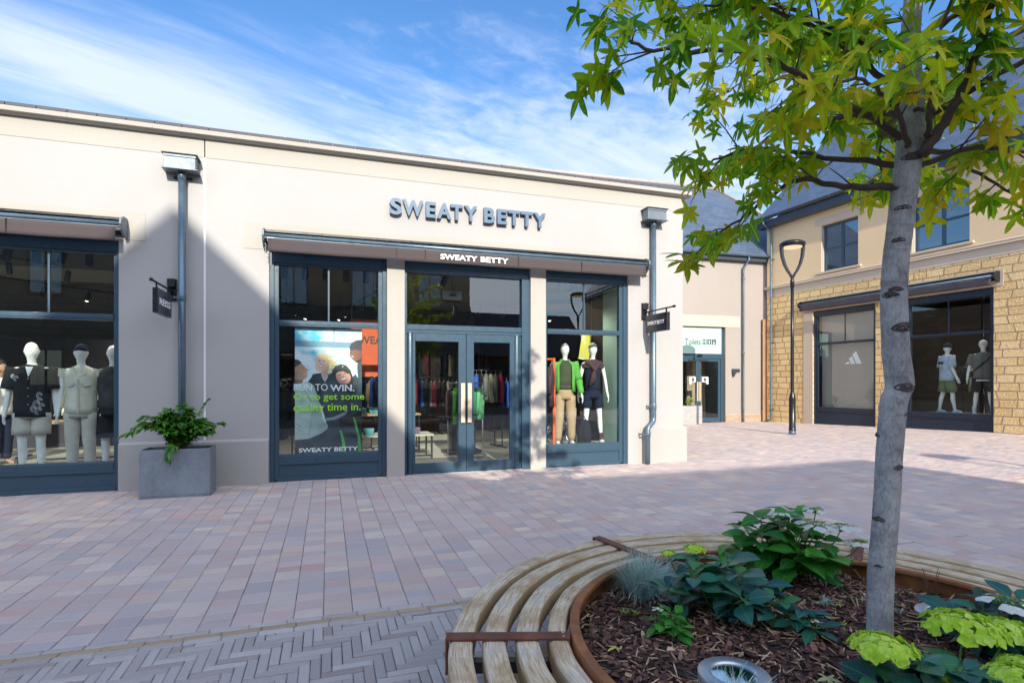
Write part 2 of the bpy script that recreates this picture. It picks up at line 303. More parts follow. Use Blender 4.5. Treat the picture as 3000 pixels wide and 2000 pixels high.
leaf_mat('hydrangea_green', [(0.0, (0.02, 0.14, 0.02)), (0.5, (0.05, 0.26, 0.03)), (1.0, (0.11, 0.42, 0.05))], 0.3, 0.4, True, 0.5)
leaf_mat('shrub_leaf', [(0.0, (0.03, 0.13, 0.02)), (0.5, (0.075, 0.27, 0.03)), (0.9, (0.18, 0.38, 0.04)), (1.0, (0.16, 0.10, 0.03))], 0.35, 0.4)
leaf_mat('lime_petal', [(0.0, (0.38, 0.62, 0.03)), (0.5, (0.58, 0.84, 0.06)), (1.0, (0.76, 0.90, 0.25))], 0.35, 0.6, False)
leaf_mat('white_petal', [(0.0, (0.72, 0.76, 0.74)), (1.0, (0.85, 0.86, 0.86))], 0.25, 0.6, False)
leaf_mat('green_bud', [(0.0, (0.20, 0.40, 0.05)), (1.0, (0.38, 0.58, 0.10))], 0.2, 0.6, False)
leaf_mat('fescue', [(0.0, (0.24, 0.42, 0.40)), (0.5, (0.45, 0.62, 0.62)), (0.9, (0.68, 0.80, 0.80)), (1.0, (0.65, 0.55, 0.36))], 0.2, 0.5, False)
simple('green_stem', (0.10, 0.20, 0.04), 0.6, 0, 0.3, 20); simple('twig', (0.055, 0.032, 0.028), 0.7, 0, 0.3, 20, 0.3, 60)
simple('red_twig', (0.14, 0.06, 0.05), 0.7, 0, 0.3, 20)
t = NT('bark'); v = t.coord('Object'); vs = t.coord('Object', (1, 1, 6)); f = t.noise(v, 9, 6, 0.7, 0.5); h = t.noise(vs, 6, 5, 0.65, 0.4); pit = t.noise(t.coord('Object', (1, 1, 0.35)), 120, 3, 0.75)
c = t.ramp(f, [(0.25, (0.15, 0.14, 0.145)), (0.5, (0.37, 0.365, 0.37)), (0.8, (0.56, 0.565, 0.575))])
c = t.mixc(t.rng(h, 0.58, 0.72, 0, 0.55), c, (0.13, 0.10, 0.095)); c = t.mixc(t.rng(pit, 0.5, 0.7, 0, 0.5), c, (0.10, 0.09, 0.09)); c = t.mixc(t.rng(pit, 0.45, 0.3, 0, 0.3), c, (0.55, 0.55, 0.55))
t.done(t.bsdf(c, 0.85, 0, t.bump(pit, 0.7, 0.004, t.bump(h, 0.5, 0.008)), 0.3))
simple('bark_scar', (0.10, 0.08, 0.075), 0.9, 0, 0.5, 40, 0.8, 80, 0.006)
simple('branch_bark', (0.11, 0.075, 0.062), 0.8, 0, 0.35, 25, 0.5, 90, 0.003)

# soft goods and small things
def cloth(name, col, var=0.12, bs=0.25):
    return simple(name, col, 0.9, 0, var, 9, bs, 70, 0.004, 0.2)
cloth('black_cloth', (0.018, 0.020, 0.022)); cloth('sage_cloth', (0.72, 0.72, 0.58)); cloth('stone_cloth', (0.60, 0.58, 0.50)); cloth('dark_check', (0.05, 0.055, 0.055), 0.4)
cloth('navy_cloth', (0.015, 0.022, 0.045)); cloth('bright_green', (0.13, 0.42, 0.08)); cloth('olive_cloth', (0.07, 0.085, 0.05)); cloth('beige_cloth', (0.46, 0.33, 0.20))
cloth('plum_cloth', (0.085, 0.045, 0.055)); cloth('white_cloth', (0.72, 0.74, 0.76)); cloth('grey_cloth', (0.13, 0.145, 0.135)); cloth('army_green', (0.15, 0.22, 0.11))
cloth('blue_cloth', (0.04, 0.09, 0.38)); cloth('crimson_cloth', (0.30, 0.03, 0.07)); cloth('cream_cloth', (0.5, 0.43, 0.3)); cloth('pale_blue_cloth', (0.42, 0.55, 0.68)); cloth('mint_cloth', (0.16, 0.45, 0.24))
cloth('teal_print', (0.10, 0.30, 0.34), 0.8); cloth('purple_print', (0.18, 0.13, 0.19), 0.8); cloth('mid_green', (0.05, 0.22, 0.12))
simple('mannequin_white', (0.90, 0.92, 0.88), 0.42, 0, 0.04); simple('skin', (0.42, 0.24, 0.16), 0.55, 0, 0.08); simple('hair', (0.03, 0.02, 0.015), 0.7)
simple('shoe_sand', (0.42, 0.36, 0.26), 0.8, 0, 0.2, 20); simple('shoe_white', (0.62, 0.66, 0.63), 0.7, 0, 0.15, 20)
simple('balloon_silver', (0.42, 0.46, 0.48), 0.12, 0.9, 0.3, 6); simple('timber', (0.40, 0.27, 0.15), 0.6, 0, 0.2, 4, stretch=(1, 8, 8))
simple('pale_floor', (0.50, 0.50, 0.42), 0.5, 0, 0.12, 3, kind='World'); simple('mat_grey', (0.16, 0.155, 0.15), 0.95, 0, 0.2, 60, kind='World')
simple('mint_panel', (0.46, 0.70, 0.60), 0.35, 0, 0.04, 2); simple('white_plastic', (0.78, 0.79, 0.80), 0.4, 0, 0.03); simple('yellow_banner', (0.48, 0.46, 0.07), 0.6, 0, 0.1); simple('red_banner', (0.62, 0.10, 0.03), 0.6, 0, 0.15)
simple('grey_banner', (0.34, 0.30, 0.275), 0.75, 0, 0.05, 2); simple('white_vinyl', (0.97, 0.98, 0.99), 0.5, 0, 0.02); simple('lime_vinyl', (0.50, 0.98, 0.03), 0.5, 0, 0.03); simple('black_vinyl', (0.02, 0.025, 0.02), 0.5, 0, 0.02)
simple('cream_vinyl', (0.62, 0.60, 0.50), 0.5, 0, 0.02); simple('rubber', (0.02, 0.02, 0.02), 0.8)
simple('concrete_pot', (0.36, 0.37, 0.365), 0.85, 0, 0.15, 6, 0.3, 60); simple('red_plastic', (0.45, 0.03, 0.03), 0.4)
simple('tinted_lens', (0.25, 0.25, 0.25), 0.1, 0.0)

# ------------------------------------------------------------------ mesh builder
class MB:
    def __init__(s): s.v = []; s.f = []; s.r = []; s.uv = []; s.mi = []; s.sm = []
    def add(s, vs, fs, rnd=None, uvs=None, mi=0, sm=False):
        o = len(s.v); s.v += [tuple(v) for v in vs]
        for k, f in enumerate(fs):
            s.f.append(tuple(i + o for i in f)); s.r.append(rnd if rnd is not None else (0.5, 0.5, 0.5)); s.mi.append(mi); s.sm.append(sm)
            s.uv.append([uvs[i] for i in f] if uvs is not None else None)
        return s
    def box(s, x0, y0, z0, x1, y1, z1, rnd=None, mi=0):
        if x0 > x1: x0, x1 = x1, x0
        if y0 > y1: y0, y1 = y1, y0
        if z0 > z1: z0, z1 = z1, z0
        v = [(x0, y0, z0), (x1, y0, z0), (x1, y1, z0), (x0, y1, z0), (x0, y0, z1), (x1, y0, z1), (x1, y1, z1), (x0, y1, z1)]
        return s.add(v, [(0, 3, 2, 1), (4, 5, 6, 7), (0, 1, 5, 4), (1, 2, 6, 5), (2, 3, 7, 6), (3, 0, 4, 7)], rnd, None, mi)
    def obox(s, M, hx, hy, hz, rnd=None, mi=0):
        v = [M @ Vector((a * hx, b * hy, c * hz)) for c in (-1, 1) for b in (-1, 1) for a in (-1, 1)]
        return s.add(v, [(0, 2, 3, 1), (4, 5, 7, 6), (0, 1, 5, 4), (1, 3, 7, 5), (3, 2, 6, 7), (2, 0, 4, 6)], rnd, None, mi)
    def prism(s, poly, f, h0, h1, mi=0, rnd=None):
        """poly: 2d points; f(a,b,h) -> 3d point"""
        n = len(poly); v = [f(a, b, h0) for a, b in poly] + [f(a, b, h1) for a, b in poly]
        fs = [tuple(range(n))[::-1], tuple(range(n, 2 * n))] + [(i, (i + 1) % n, n + (i + 1) % n, n + i) for i in range(n)]
        return s.add(v, fs, rnd, None, mi)
    def loft(s, rings, cap=True, sm=True, mi=0, rnd=None, uvl=None, close=True):
        n = len(rings[0]); v = [p for r in rings for p in r]; fs = []
        for k in range(len(rings) - 1):
            for i in range(n if close else n - 1):
                j = (i + 1) % n; fs.append((k * n + i, k * n + j, (k + 1) * n + j, (k + 1) * n + i))
        s.add(v, fs, rnd, uvl, mi, sm)
        if cap and close:
            b = len(s.v) - len(v); s.f.append(tuple(b + i for i in range(n))[::-1]); s.f.append(tuple(b + (len(rings) - 1) * n + i for i in range(n)))
            for _ in range(2): s.r.append(rnd or (0.5, 0.5, 0.5)); s.mi.append(mi); s.sm.append(False); s.uv.append(None)
        return s
    def tube(s, pts, rad, n=8, mi=0, rnd=None, sm=True):
        pts = [Vector(p) for p in pts]; rad = rad if isinstance(rad, (list, tuple)) else [rad] * len(pts); rings = []; up = None
        for i, p in enumerate(pts):
            d = (pts[min(i + 1, len(pts) - 1)] - pts[max(i - 1, 0)]).normalized()
            if up is None: up = Vector((0, 0, 1)) if abs(d.z) < 0.9 else Vector((1, 0, 0))
            a = d.cross(up).normalized(); b = a.cross(d).normalized(); up = b
            rings.append([p + (a * math.cos(2 * math.pi * k / n) + b * math.sin(2 * math.pi * k / n)) * rad[i] for k in range(n)])
        return s.loft(rings, True, sm, mi, rnd)
    def lathe(s, prof, cx=0, cy=0, n=24, mi=0, sm=True):
        rings = [[(cx + r * math.cos(2 * math.pi * k / n), cy + r * math.sin(2 * math.pi * k / n), z) for k in range(n)] for r, z in prof]
        return s.loft(rings, True, sm, mi)
    def build(s, name, mat, parent=None, bevel=0, smooth=False, loc=None):
        me = D.meshes.new(name); me.from_pydata(s.v, [], s.f)
        mats = mat if isinstance(mat, (list, tuple)) else [mat]
        for m in mats: me.materials.append(MATS[m])
        if len(mats) > 1: me.polygons.foreach_set('material_index', s.mi)
        sm = [bool(x) or smooth for x in s.sm]; me.polygons.foreach_set('use_smooth', sm)
        if any(u is not None for u in s.uv):
            uvl = me.uv_layers.new(name='UVMap'); arr = []
            for f, u in zip(s.f, s.uv):
                arr += [c for p in (u if u is not None else [(0, 0)] * len(f)) for c in p]
            uvl.data.foreach_set('uv', arr)
        if any(r != (0.5, 0.5, 0.5) for r in s.r):
            at = me.attributes.new('rnd', 'FLOAT_COLOR', 'CORNER'); arr = []
            for f, r in zip(s.f, s.r): arr += [r[0], r[1], r[2], 1.0] * len(f)
            at.data.foreach_set('color', arr)
        me.update(); o = D.objects.new(name, me); COL.objects.link(o)
        if parent is not None: o.parent = parent
        if loc is not None: o.location = loc
        if bevel:
            b = o.modifiers.new('bevel', 'BEVEL'); b.width = bevel; b.segments = 2; b.limit_method = 'ANGLE'; b.angle_limit = R(35)
        return o

def thing(name, label, cat, loc=(0, 0, 0), rz=0.0, group=None):
    o = D.objects.new(name, None); COL.objects.link(o); o.location = loc; o.rotation_euler = (0, 0, rz)
    o['label'] = label; o['category'] = cat; o.empty_display_size = 0.1
    if group: o['group'] = group
    return o
def tag(o, label, cat, group=None, kind=None):
    o['label'] = label; o['category'] = cat
    if group: o['group'] = group
    if kind: o['kind'] = kind
    return o
def struct(o, label=None):
    o['kind'] = 'structure'; o['category'] = o.name.split('.')[0].replace('_', ' ')
    o['label'] = label or ('the ' + o['category'] + ' of the plaza')
    return o
def copy_tree(o, parent=None):
    c = o.copy(); COL.objects.link(c); c.parent = parent
    for ch in list(o.children): copy_tree(ch, c)
    return c

# text as real geometry
def text_mesh(txt, bold=0.0, extr=0.01):
    cu = D.curves.new('lettering', 'FONT'); cu.body = txt; cu.size = 1.0; cu.offset = bold; cu.extrude = extr; cu.resolution_u = 4; cu.fill_mode = 'BOTH'
    o = D.objects.new('lettering', cu); COL.objects.link(o); dg = bpy.context.evaluated_depsgraph_get(); dg.update()
    me = D.meshes.new_from_object(o.evaluated_get(dg)); D.objects.remove(o); return me
def text_obj(txt, name, mat, parent, x0, x1, z0, z1, y, depth=0.01, bold=0.0, side=False, flip=False, along='x', mats=None):
    """lettering in the plane facing -y of the parent frame, fitted to x0..x1, z0..z1; along='y' puts it on a plate facing +/-x"""
    me = text_mesh(txt, bold, 0.5); xs = [v.co.x for v in me.vertices]; ys = [v.co.y for v in me.vertices]
    ax, bx, ay, by = min(xs), max(xs), min(ys), max(ys)
    for v in me.vertices:
        u = (v.co.x - ax) / (bx - ax); h = (v.co.y - ay) / (by - ay); d = v.co.z
        a = x0 + u * (x1 - x0); zz_ = z0 + h * (z1 - z0)
        if along == 'x': v.co = Vector((a, y - depth * (d + 0.5), zz_))
        else: v.co = Vector((y + depth * (0.5 + d) * (1 if flip else -1), a, zz_))
    me.materials.clear(); me.materials.append(MATS[mat]); o = D.objects.new(name, me); COL.objects.link(o); o.parent = parent
    return o
# ================================================================== setting: ground and paving
def gz(x, y):
    a = min(1, max(0, (x - 7) / 8.7)); b = min(1, max(0, (16.4 - y) / 7.1)); return 0.2 * a * b
Y0 = 8.685                       # face of the white shop building
b = MB(); N = 44
xs = [-400, -120, -40] + [-20 + i * 1.0 for i in range(50)] + [40, 70, 150, 400]
ys = [-400, -120, -40, -26] + [-22 + i * 1.0 for i in range(50)] + [34, 50, 120, 400]
vs = [(x, y, gz(x, y) - 0.020) for y in ys for x in xs]
fs = [(j * len(xs) + i, j * len(xs) + i + 1, (j + 1) * len(xs) + i + 1, (j + 1) * len(xs) + i) for j in range(len(ys) - 1) for i in range(len(xs) - 1)]
b.add(vs, fs); struct(b.build('ground', 'ground_base'), 'jointing sand and ground under the plaza paving')

PC = Vector((1.93, 1.67, 0)); PR = 1.11
def paver(mb, x0, y0, x1, y1, j=0.0016, bev=0.005, jit=0.0015, drop=0.010):
    j *= random.uniform(0.5, 1.7)
    if x1 - x0 < 0.02 or y1 - y0 < 0.02: return
    cx, cy = (x0 + x1) / 2, (y0 + y1) / 2
    if (cx - PC.x) ** 2 + (cy - PC.y) ** 2 < 0.85: return
    x0 += j; x1 -= j; y0 += j; y1 -= j
    h = random.uniform(-jit, jit); tx = random.uniform(-jit, jit) / 2; ty = random.uniform(-jit, jit) / 2
    r = (random.random(), random.random(), random.random()); z = lambda x, y, d=0: gz(x, y) + h + d + tx * (1 if x > cx else -1) + ty * (1 if y > cy else -1)
    o = [(x0, y0), (x1, y0), (x1, y1), (x0, y1)]; q = [(x0 + bev, y0 + bev), (x1 - bev, y0 + bev), (x1 - bev, y1 - bev), (x0 + bev, y1 - bev)]
    v = [(x, y, z(x, y)) for x, y in q] + [(x, y, z(x, y, -bev * 0.6)) for x, y in o] + [(x, y, gz(x, y) - 0.033) for x, y in o]
    f = [(0, 1, 2, 3)] + [(4 + i, 4 + (i + 1) % 4, (i + 1) % 4, i) for i in range(4)] + [(8 + i, 8 + (i + 1) % 4, 4 + (i + 1) % 4, 4 + i) for i in range(4)]
    mb.add(v, f, r)
b = MB(); x = -9.0; PW = 0.176
while x < 17.6:
    y = 3.655; ymax = 8.75 if x < 6.15 else (16.75)
    if x > 15.2: ymax = 16.6 - (x - 15.35) * 0
    big = random.random() < 0.5
    while y < ymax:
        L = random.choice((0.118, 0.118, 0.176, 0.176, 0.235)); 
        paver(b, x, y, x + PW, min(y + L, ymax)); y += L
    x += PW
x = 3.30
while x < 17.6:                  # right-hand side of the plaza, in front of the brick carpet
    y = -6.0
    while y < 3.60:
        L = random.choice((0.118, 0.176, 0.176, 0.235)); paver(b, x, y, x + PW, min(y + L, 3.655)); y += L
    x += PW
struct(b.build('paving', 'paver'), 'mixed mauve and grey block paving of the plaza')
b = MB(); x = -9.0
while x < 3.12:
    L = random.uniform(0.19, 0.215); paver(b, x, 3.60, x + L, 3.655, 0.0015, 0.006, 0.002); x += L
x = -9.1
while x < 3.12:
    L = random.uniform(0.19, 0.215); paver(b, x, 3.487, x + L, 3.545, 0.0015, 0.006, 0.002); x += L
L_, W_ = 0.205, 0.053
def clipb(x0, y0, x1, y1):
    x0 = max(x0, -6.0); x1 = min(x1, 3.30); y1 = min(y1, 3.487); y0 = max(y0, -1.2)
    if x1 > x0 and y1 > y0: paver(b, x0, y0, x1, y1, 0.0016, 0.0055, 0.0022)
for k in range(-160, 160):
    for m in range(-40, 40):
        ox, oy = k * W_ + m * L_ - 1.0, k * W_ - m * L_ + 1.1
        if -6.4 < ox < 5.2 and -1.5 < oy < 3.6:
            clipb(ox, oy, ox + L_, oy + W_)
        if -6.4 < ox < 5.2 and -1.5 < oy < 3.6:
            clipb(ox, oy + W_, ox + W_, oy + W_ + L_)
struct(b.build('herringbone_paving', 'clay_brick'), 'grey clay bricks laid in herringbone near the round bench')
b = MB(); x = -9.0
while x < 3.12:
    L = random.uniform(0.19, 0.215); paver(b, x, 3.545, x + L, 3.60, 0.0015, 0.006, 0.002); x += L
struct(b.build('border_paving', 'tan_brick'), 'thin tan brick line between the two kinds of paving')

# ================================================================== wall and window helpers
def wall_open(mb, x0, x1, z0, z1, ops, t, y=0.0, mi=0):
    X = sorted(set([x0, x1] + [c for o in ops for c in (o[0], o[1]) if x0 < c < x1])); Z = sorted(set([z0, z1] + [c for o in ops for c in (o[2], o[3]) if z0 < c < z1]))
    solid = lambda i, k: 0 <= i < len(X) - 1 and 0 <= k < len(Z) - 1 and not any(o[0] <= (X[i] + X[i + 1]) / 2 <= o[1] and o[2] <= (Z[k] + Z[k + 1]) / 2 <= o[3] for o in ops)
    for i in range(len(X) - 1):
        for k in range(len(Z) - 1):
            if not solid(i, k): continue
            a, c, d, e = X[i], X[i + 1], Z[k], Z[k + 1]
            mb.add([(a, y, d), (c, y, d), (c, y, e), (a, y, e)], [(0, 1, 2, 3)], None, None, mi)
            mb.add([(a, y + t, d), (c, y + t, d), (c, y + t, e), (a, y + t, e)], [(3, 2, 1, 0)], None, None, mi)
            if not solid(i - 1, k): mb.add([(a, y, d), (a, y + t, d), (a, y + t, e), (a, y, e)], [(3, 2, 1, 0)], None, None, mi)
            if not solid(i + 1, k): mb.add([(c, y, d), (c, y + t, d), (c, y + t, e), (c, y, e)], [(0, 1, 2, 3)], None, None, mi)
            if not solid(i, k - 1): mb.add([(a, y, d), (c, y, d), (c, y + t, d), (a, y + t, d)], [(3, 2, 1, 0)], None, None, mi)
            if not solid(i, k + 1): mb.add([(a, y, e), (c, y, e), (c, y + t, e), (a, y + t, e)], [(0, 1, 2, 3)], None, None, mi)
def frame4(mb, x0, x1, z0, z1, wl, wr, wb, wt, y0, y1):
    mb.box(x0, y0, z0, x0 + wl, y1, z1); mb.box(x1 - wr, y0, z0, x1, y1, z1)
    if wb: mb.box(x0 + wl, y0, z0, x1 - wr, y1, z0 + wb)
    if wt: mb.box(x0 + wl, y0, z1 - wt, x1 - wr, y1, z1)
def shop_window(par, x0, x1, gx0, gx1, gb, gt, trz0, trz1, ztop, mull=None, mat='blue_grey_frame', zb=0.0, kick=True, glass='window_glass'):
    """outer frame x0..x1, glass gx0..gx1 from gb up to gt with a transom rail trz0..trz1"""
    b = MB(); ow = (gx0 - x0) * 0.5; orr = (x1 - gx1) * 0.5
    frame4(b, x0, x1, zb, ztop, ow, orr, 0, ztop - gt - 0.03, 0.035, 0.16)
    frame4(b, x0 + ow, x1 - orr, zb + 0.02, gt + 0.03, gx0 - x0 - ow, x1 - orr - gx1, 0, 0.03, 0.058, 0.15)
    b.box(gx0, 0.050, gb - 0.10, gx1, 0.15, gb)                                  # sill rail
    b.box(gx0, 0.066, gb - 0.004, gx1, 0.14, gb + 0.012)
    fr = b.build('window', mat, par, 0.004)
    b = MB(); b.box(gx0 + 0.001, 0.048, trz0, gx1 - 0.001, 0.148, trz1); b.box(gx0 + 0.001, 0.040, trz0 + 0.025, gx1 - 0.001, 0.050, trz1 - 0.012)
    for px in (gx0 + 0.12, (gx0 + gx1) / 2 if mull is None else mull, gx1 - 0.12): b.box(px - 0.03, 0.036, trz0 + 0.03, px + 0.03, 0.041, trz0 + 0.045)
    b.build('transom', mat, fr, 0.003)
    b = MB(); k0 = gb - 0.101
    if kick:
        b.box(gx0 - 0.02, 0.075, zb, gx1 + 0.02, 0.11, k0); b.box(gx0 - 0.02, 0.052, zb, gx1 + 0.02, 0.075, zb + 0.055); b.box(gx0 - 0.02, 0.052, k0 - 0.035, gx1 + 0.02, 0.075, k0)
        b.build('kick_panel', mat, fr, 0.003)
    for lo, hi in ((gb - 0.01, trz0 + 0.01), (trz1 - 0.01, gt + 0.01)):
        g = MB(); g.box(gx0 - 0.005, 0.095, lo, gx1 + 0.005, 0.105, hi); g.build('pane', glass, fr)
    if mull is not None:
        m = MB(); m.box(mull - 0.012, 0.080, trz1, mull + 0.012, 0.094, gt); m.build('mullion', mat, fr)
    return fr

# ================================================================== white shop building
shop = thing('shop_building', 'long white rendered shop building with cream stone cornice, slate coping and big shopfront windows', 'building', (0, Y0, 0))
L0, R0 = -16.0, 6.186
b = MB()
wall_open(b, L0, R0, 0.0, 4.57, [(-0.80, 5.05, -1, 3.34), (-9.2, -2.646, -1, 3.34), (-15.2, -10.4, -1, 3.34)], 0.22)
b.box(R0 - 0.22, 0.22, 0, R0, 8.2, 4.57, None, 1); b.box(L0, 0.22, 0, L0 + 0.2, 8.2, 4.57); b.box(L0, 8.0, 0, R0 - 0.22, 8.2, 4.57)  # unseen end wall darkened by colour so its mirror image stays dark
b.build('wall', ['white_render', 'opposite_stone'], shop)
b = MB(); b.box(L0, -0.004, 4.573, -1.631, 0.22, 4.83); b.box(-1.617, -0.004, 4.573, R0 + 0.004, 0.22, 4.83)
for i in range(24):
    xx = L0 + 0.5 + i * 0.955
    if xx < R0 - 0.2: b.box(xx - 0.004, -0.0055, 4.575, xx + 0.004, 0.0, 4.828)
b.build('stone_band', 'cream_stone', shop)
b = MB(); b.box(L0, 0.01, 4.568, R0, 0.02, 4.5735); b.box(-1.636, -0.0015, 0.642, -1.612, 0.01, 4.57); b.build('joint', 'white_plastic', shop)
b = MB(); prof = [(0.0, 4.83), (-0.05, 4.832), (-0.075, 4.85), (-0.11, 4.852), (-0.115, 4.912), (0.22, 4.925), (0.22, 4.83)]
b.prism(prof, lambda a, h, t: (t, a, h), L0, R0 + 0.12)
x = L0 + 0.4
while x < R0 + 0.1:
    b.box(x - 0.005, -0.1165, 4.852, x + 0.005, -0.11, 4.912, None, 1); x += 0.955
b.build('cornice', ['cream_stone', 'white_render'], shop, 0.004)
b = MB(); b.box(L0, -0.05, 4.922, R0 + 0.05, 0.3, 4.937); b.build('lead_flashing', 'pipe_metal', shop)
b = MB(); x = L0; k = 0
while x < R0 + 0.05:
    h = random.uniform(-0.002, 0.002); b.box(x + 0.003, -0.035, 4.945 + h, x + 0.325, 0.30, 4.99 + h); x += 0.328
b.build('coping_tiles', 'slate_ridge', shop, 0.005)
b = MB(); b.box(L0, 0.3, 4.80, R0, 8.2, 4.88); b.build('roof', 'slate_ridge', shop)
for xa, xb in ((5.465, R0 + 0.055), (-2.64, -0.806), (-10.35, -9.25)):
    b = MB(); b.prism([(0.05 * 0 - 0.05, 0.0), (-0.05, 0.615), (-0.0015, 0.645), (0.10, 0.645), (0.10, 0.0)], lambda a, h, t: (t, a, h), xa, xb)
    b.box(xa + 0.002, -0.0512, 0.205, xb - 0.002, -0.049, 0.211, None, 1)
    if xa == 5.465: b.box(R0 + 0.001, 0.10, 0, R0 + 0.055, 8.2, 0.63)
    b.build('plinth', ['grey_stone', 'white_render'], shop, 0.003)
b = MB(); b.box(5.16, -0.003, 0.0, 5.466, 0.05, 0.0001 + 0.64); b.build('jamb_base', 'grey_stone', shop)
for xa, xb in ((0.862, 1.128), (3.202, 3.474)):
    b = MB(); b.box(xa, -0.03, 0, xb, 0.30, 3.34)
    for z in (0.62, 1.35, 2.18, 2.86): b.box(xa + 0.003, -0.0312, z, xb - 0.003, -0.0295, z + 0.005, None, 1)
    b.build('pillar', ['cream_stone', 'white_render'], shop, 0.004)
for xa, xb, jx in ((-1.128, 5.465, (0.35, 1.9, 3.4, 4.8)), (-10.6, -2.339, (-3.55, -5.2))):
    b = MB(); b.box(xa, -0.006, 3.355, xb, 0.0, 3.727)
    for j in jx: b.box(j - 0.003, -0.0072, 3.357, j + 0.003, -0.006, 3.725)
    b.box(xa - 0.004, -0.0015, 3.349, xb + 0.004, 0.0, 3.355); b.box(xa - 0.004, -0.0015, 3.727, xb + 0.004, 0.0, 3.733); b.box(xb, -0.0015, 3.35, xb + 0.005, 0, 3.73)
    b.build('lintel', 'cream_stone', shop)
FB = 'blue_grey_frame'
shop_window(shop, -0.80, 0.86, -0.675, 0.737, 0.38, 3.16, 2.272, 2.355, 3.339, 0.015)
shop_window(shop, 3.476, 5.05, 3.53, 4.905, 0.38, 3.16, 2.272, 2.355, 3.339, 4.53 - 0.32 + 0.02)
shop_window(shop, -5.95, -2.646, -5.8, -2.72, 0.38, 3.16, 2.272, 2.355, 3.339, -3.448)
shop_window(shop, -9.15, -6.05, -9.0, -6.15, 0.38, 3.16, 2.272, 2.355, 3.339, -7.6)
shop_window(shop, -15.1, -10.5, -14.9, -10.65, 0.38, 3.16, 2.272, 2.355, 3.339, -12.8)
b = MB(); b.box(5.051, 0.02, 0, 5.16, 0.22, 3.34); b.build('window_jamb', 'white_render', shop)
b = MB(); b.box(-6.048, 0.0, 0, -5.952, 0.2, 3.34); b.build('window_jamb', 'white_render', shop)
# entrance: frame, fixed light over, two leaves
b = MB(); b.box(1.13, 0.03, 0, 1.172, 0.20, 3.339); b.box(3.068, 0.03, 0, 3.20, 0.20, 3.339); b.box(1.172, 0.03, 3.16, 3.068, 0.16, 3.339)
b.box(1.172, 0.045, 2.272, 3.068, 0.16, 2.355); b.box(1.172, 0.055, 2.225, 3.068, 0.15, 2.268)
b.tube([(1.225, 0.075, 0.0), (1.225, 0.075, 2.225)], 0.047, 14); b.box(1.172, 0.085, 0, 1.262, 0.15, 2.225)
b.tube([(2.99, 0.075, 0.0), (2.99, 0.075, 2.225)], 0.045, 14); b.box(2.95, 0.085, 0, 3.068, 0.15, 2.225)
dfr = b.build('door_frame', FB, shop, 0.003)
g = MB(); g.box(1.17, 0.095, 2.345, 3.07, 0.105, 3.165); g.build('pane', 'window_glass', dfr)
g = MB(); g.box(1.17, 0.02, 0.0, 3.07, 0.3, 0.012); g.build('threshold', 'steel', dfr)
for xa, xb, ga, gb_, hx in ((1.265, 2.122, 1.305, 1.998, 2.062), (2.130, 2.948, 2.252, 2.868, 2.172)):
    b = MB(); frame4(b, xa, xb, 0.018, 2.222, ga - xa, xb - gb_, 0.155, 0.125, 0.06, 0.115)
    dr = b.build('door', FB, shop, 0.003)
    g = MB(); g.box(ga - 0.01, 0.083, 0.16, gb_ + 0.01, 0.093, 2.11); g.build('pane', 'window_glass', dr)
    h = MB(); h.box(hx - 0.034, 0.012, 0.80, hx + 0.034, 0.024, 1.435); h.box(hx - 0.012, 0.024, 0.84, hx + 0.012, 0.06, 0.87); h.box(hx - 0.012, 0.024, 1.37, hx + 0.012, 0.06, 1.40)
    h.build('handle', 'brass_handle', dr, 0.003)
# interior shell
b = MB(); b.box(-1.55, 0.23, -0.02, 6.0, 8.0, 0.012); b.build('shop_floor', 'pale_floor', shop)
b = MB(); b.box(1.30, 0.35, 0.0122, 2.95, 1.75, 0.018); b.build('door_mat', 'mat_grey', shop)
b = MB(); b.box(-15.8, 0.23, -0.02, -1.75, 8.0, 0.10); b.build('shop_floor', 'pale_floor', shop)
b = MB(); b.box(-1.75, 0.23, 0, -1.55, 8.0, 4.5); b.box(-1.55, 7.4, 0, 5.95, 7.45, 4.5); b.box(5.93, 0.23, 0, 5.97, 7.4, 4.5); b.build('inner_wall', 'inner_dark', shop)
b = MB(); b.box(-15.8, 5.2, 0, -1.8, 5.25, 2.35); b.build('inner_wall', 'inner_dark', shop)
b = MB(); b.box(-15.8, 6.4, 0, -1.75, 6.5, 4.5); b.box(-15.8, 0.23, 0, -15.7, 6.4, 4.5); b.box(-1.80, 0.23, 0, -1.755, 6.4, 4.5); b.build('inner_wall', 'inner_brick', shop)
b = MB(); b.box(-15.8, 0.23, 3.75, -1.75, 6.4, 3.80); b.box(-1.55, 0.23, 3.55, 5.93, 7.4, 3.60); b.box(-15.8, 2.2, 3.3, -1.8, 3.6, 3.74)
b.build('ceiling', 'inner_ceiling', shop)
b = MB(); b.box(5.05, 0.23, 0.012, 5.12, 0.95, 3.2); b.box(3.35, 0.23, 0.012, 3.42, 0.5, 3.3); b.build('side_panel', 'mint_panel', shop)
b = MB(); b.box(3.43, 0.24, 0.012, 5.04, 1.1, 0.31); b.build('display_platform', 'pale_floor', shop)
b = MB(); b.box(-1.5, 1.8, 0.03, -1.3, 4.5, 3.0)
for k in range(14): b.box(-1.29, 1.9 + k * 0.18, 0.5, -1.26, 1.95 + k * 0.18, 3.0)
b.build('slatted_wall', 'timber', shop)

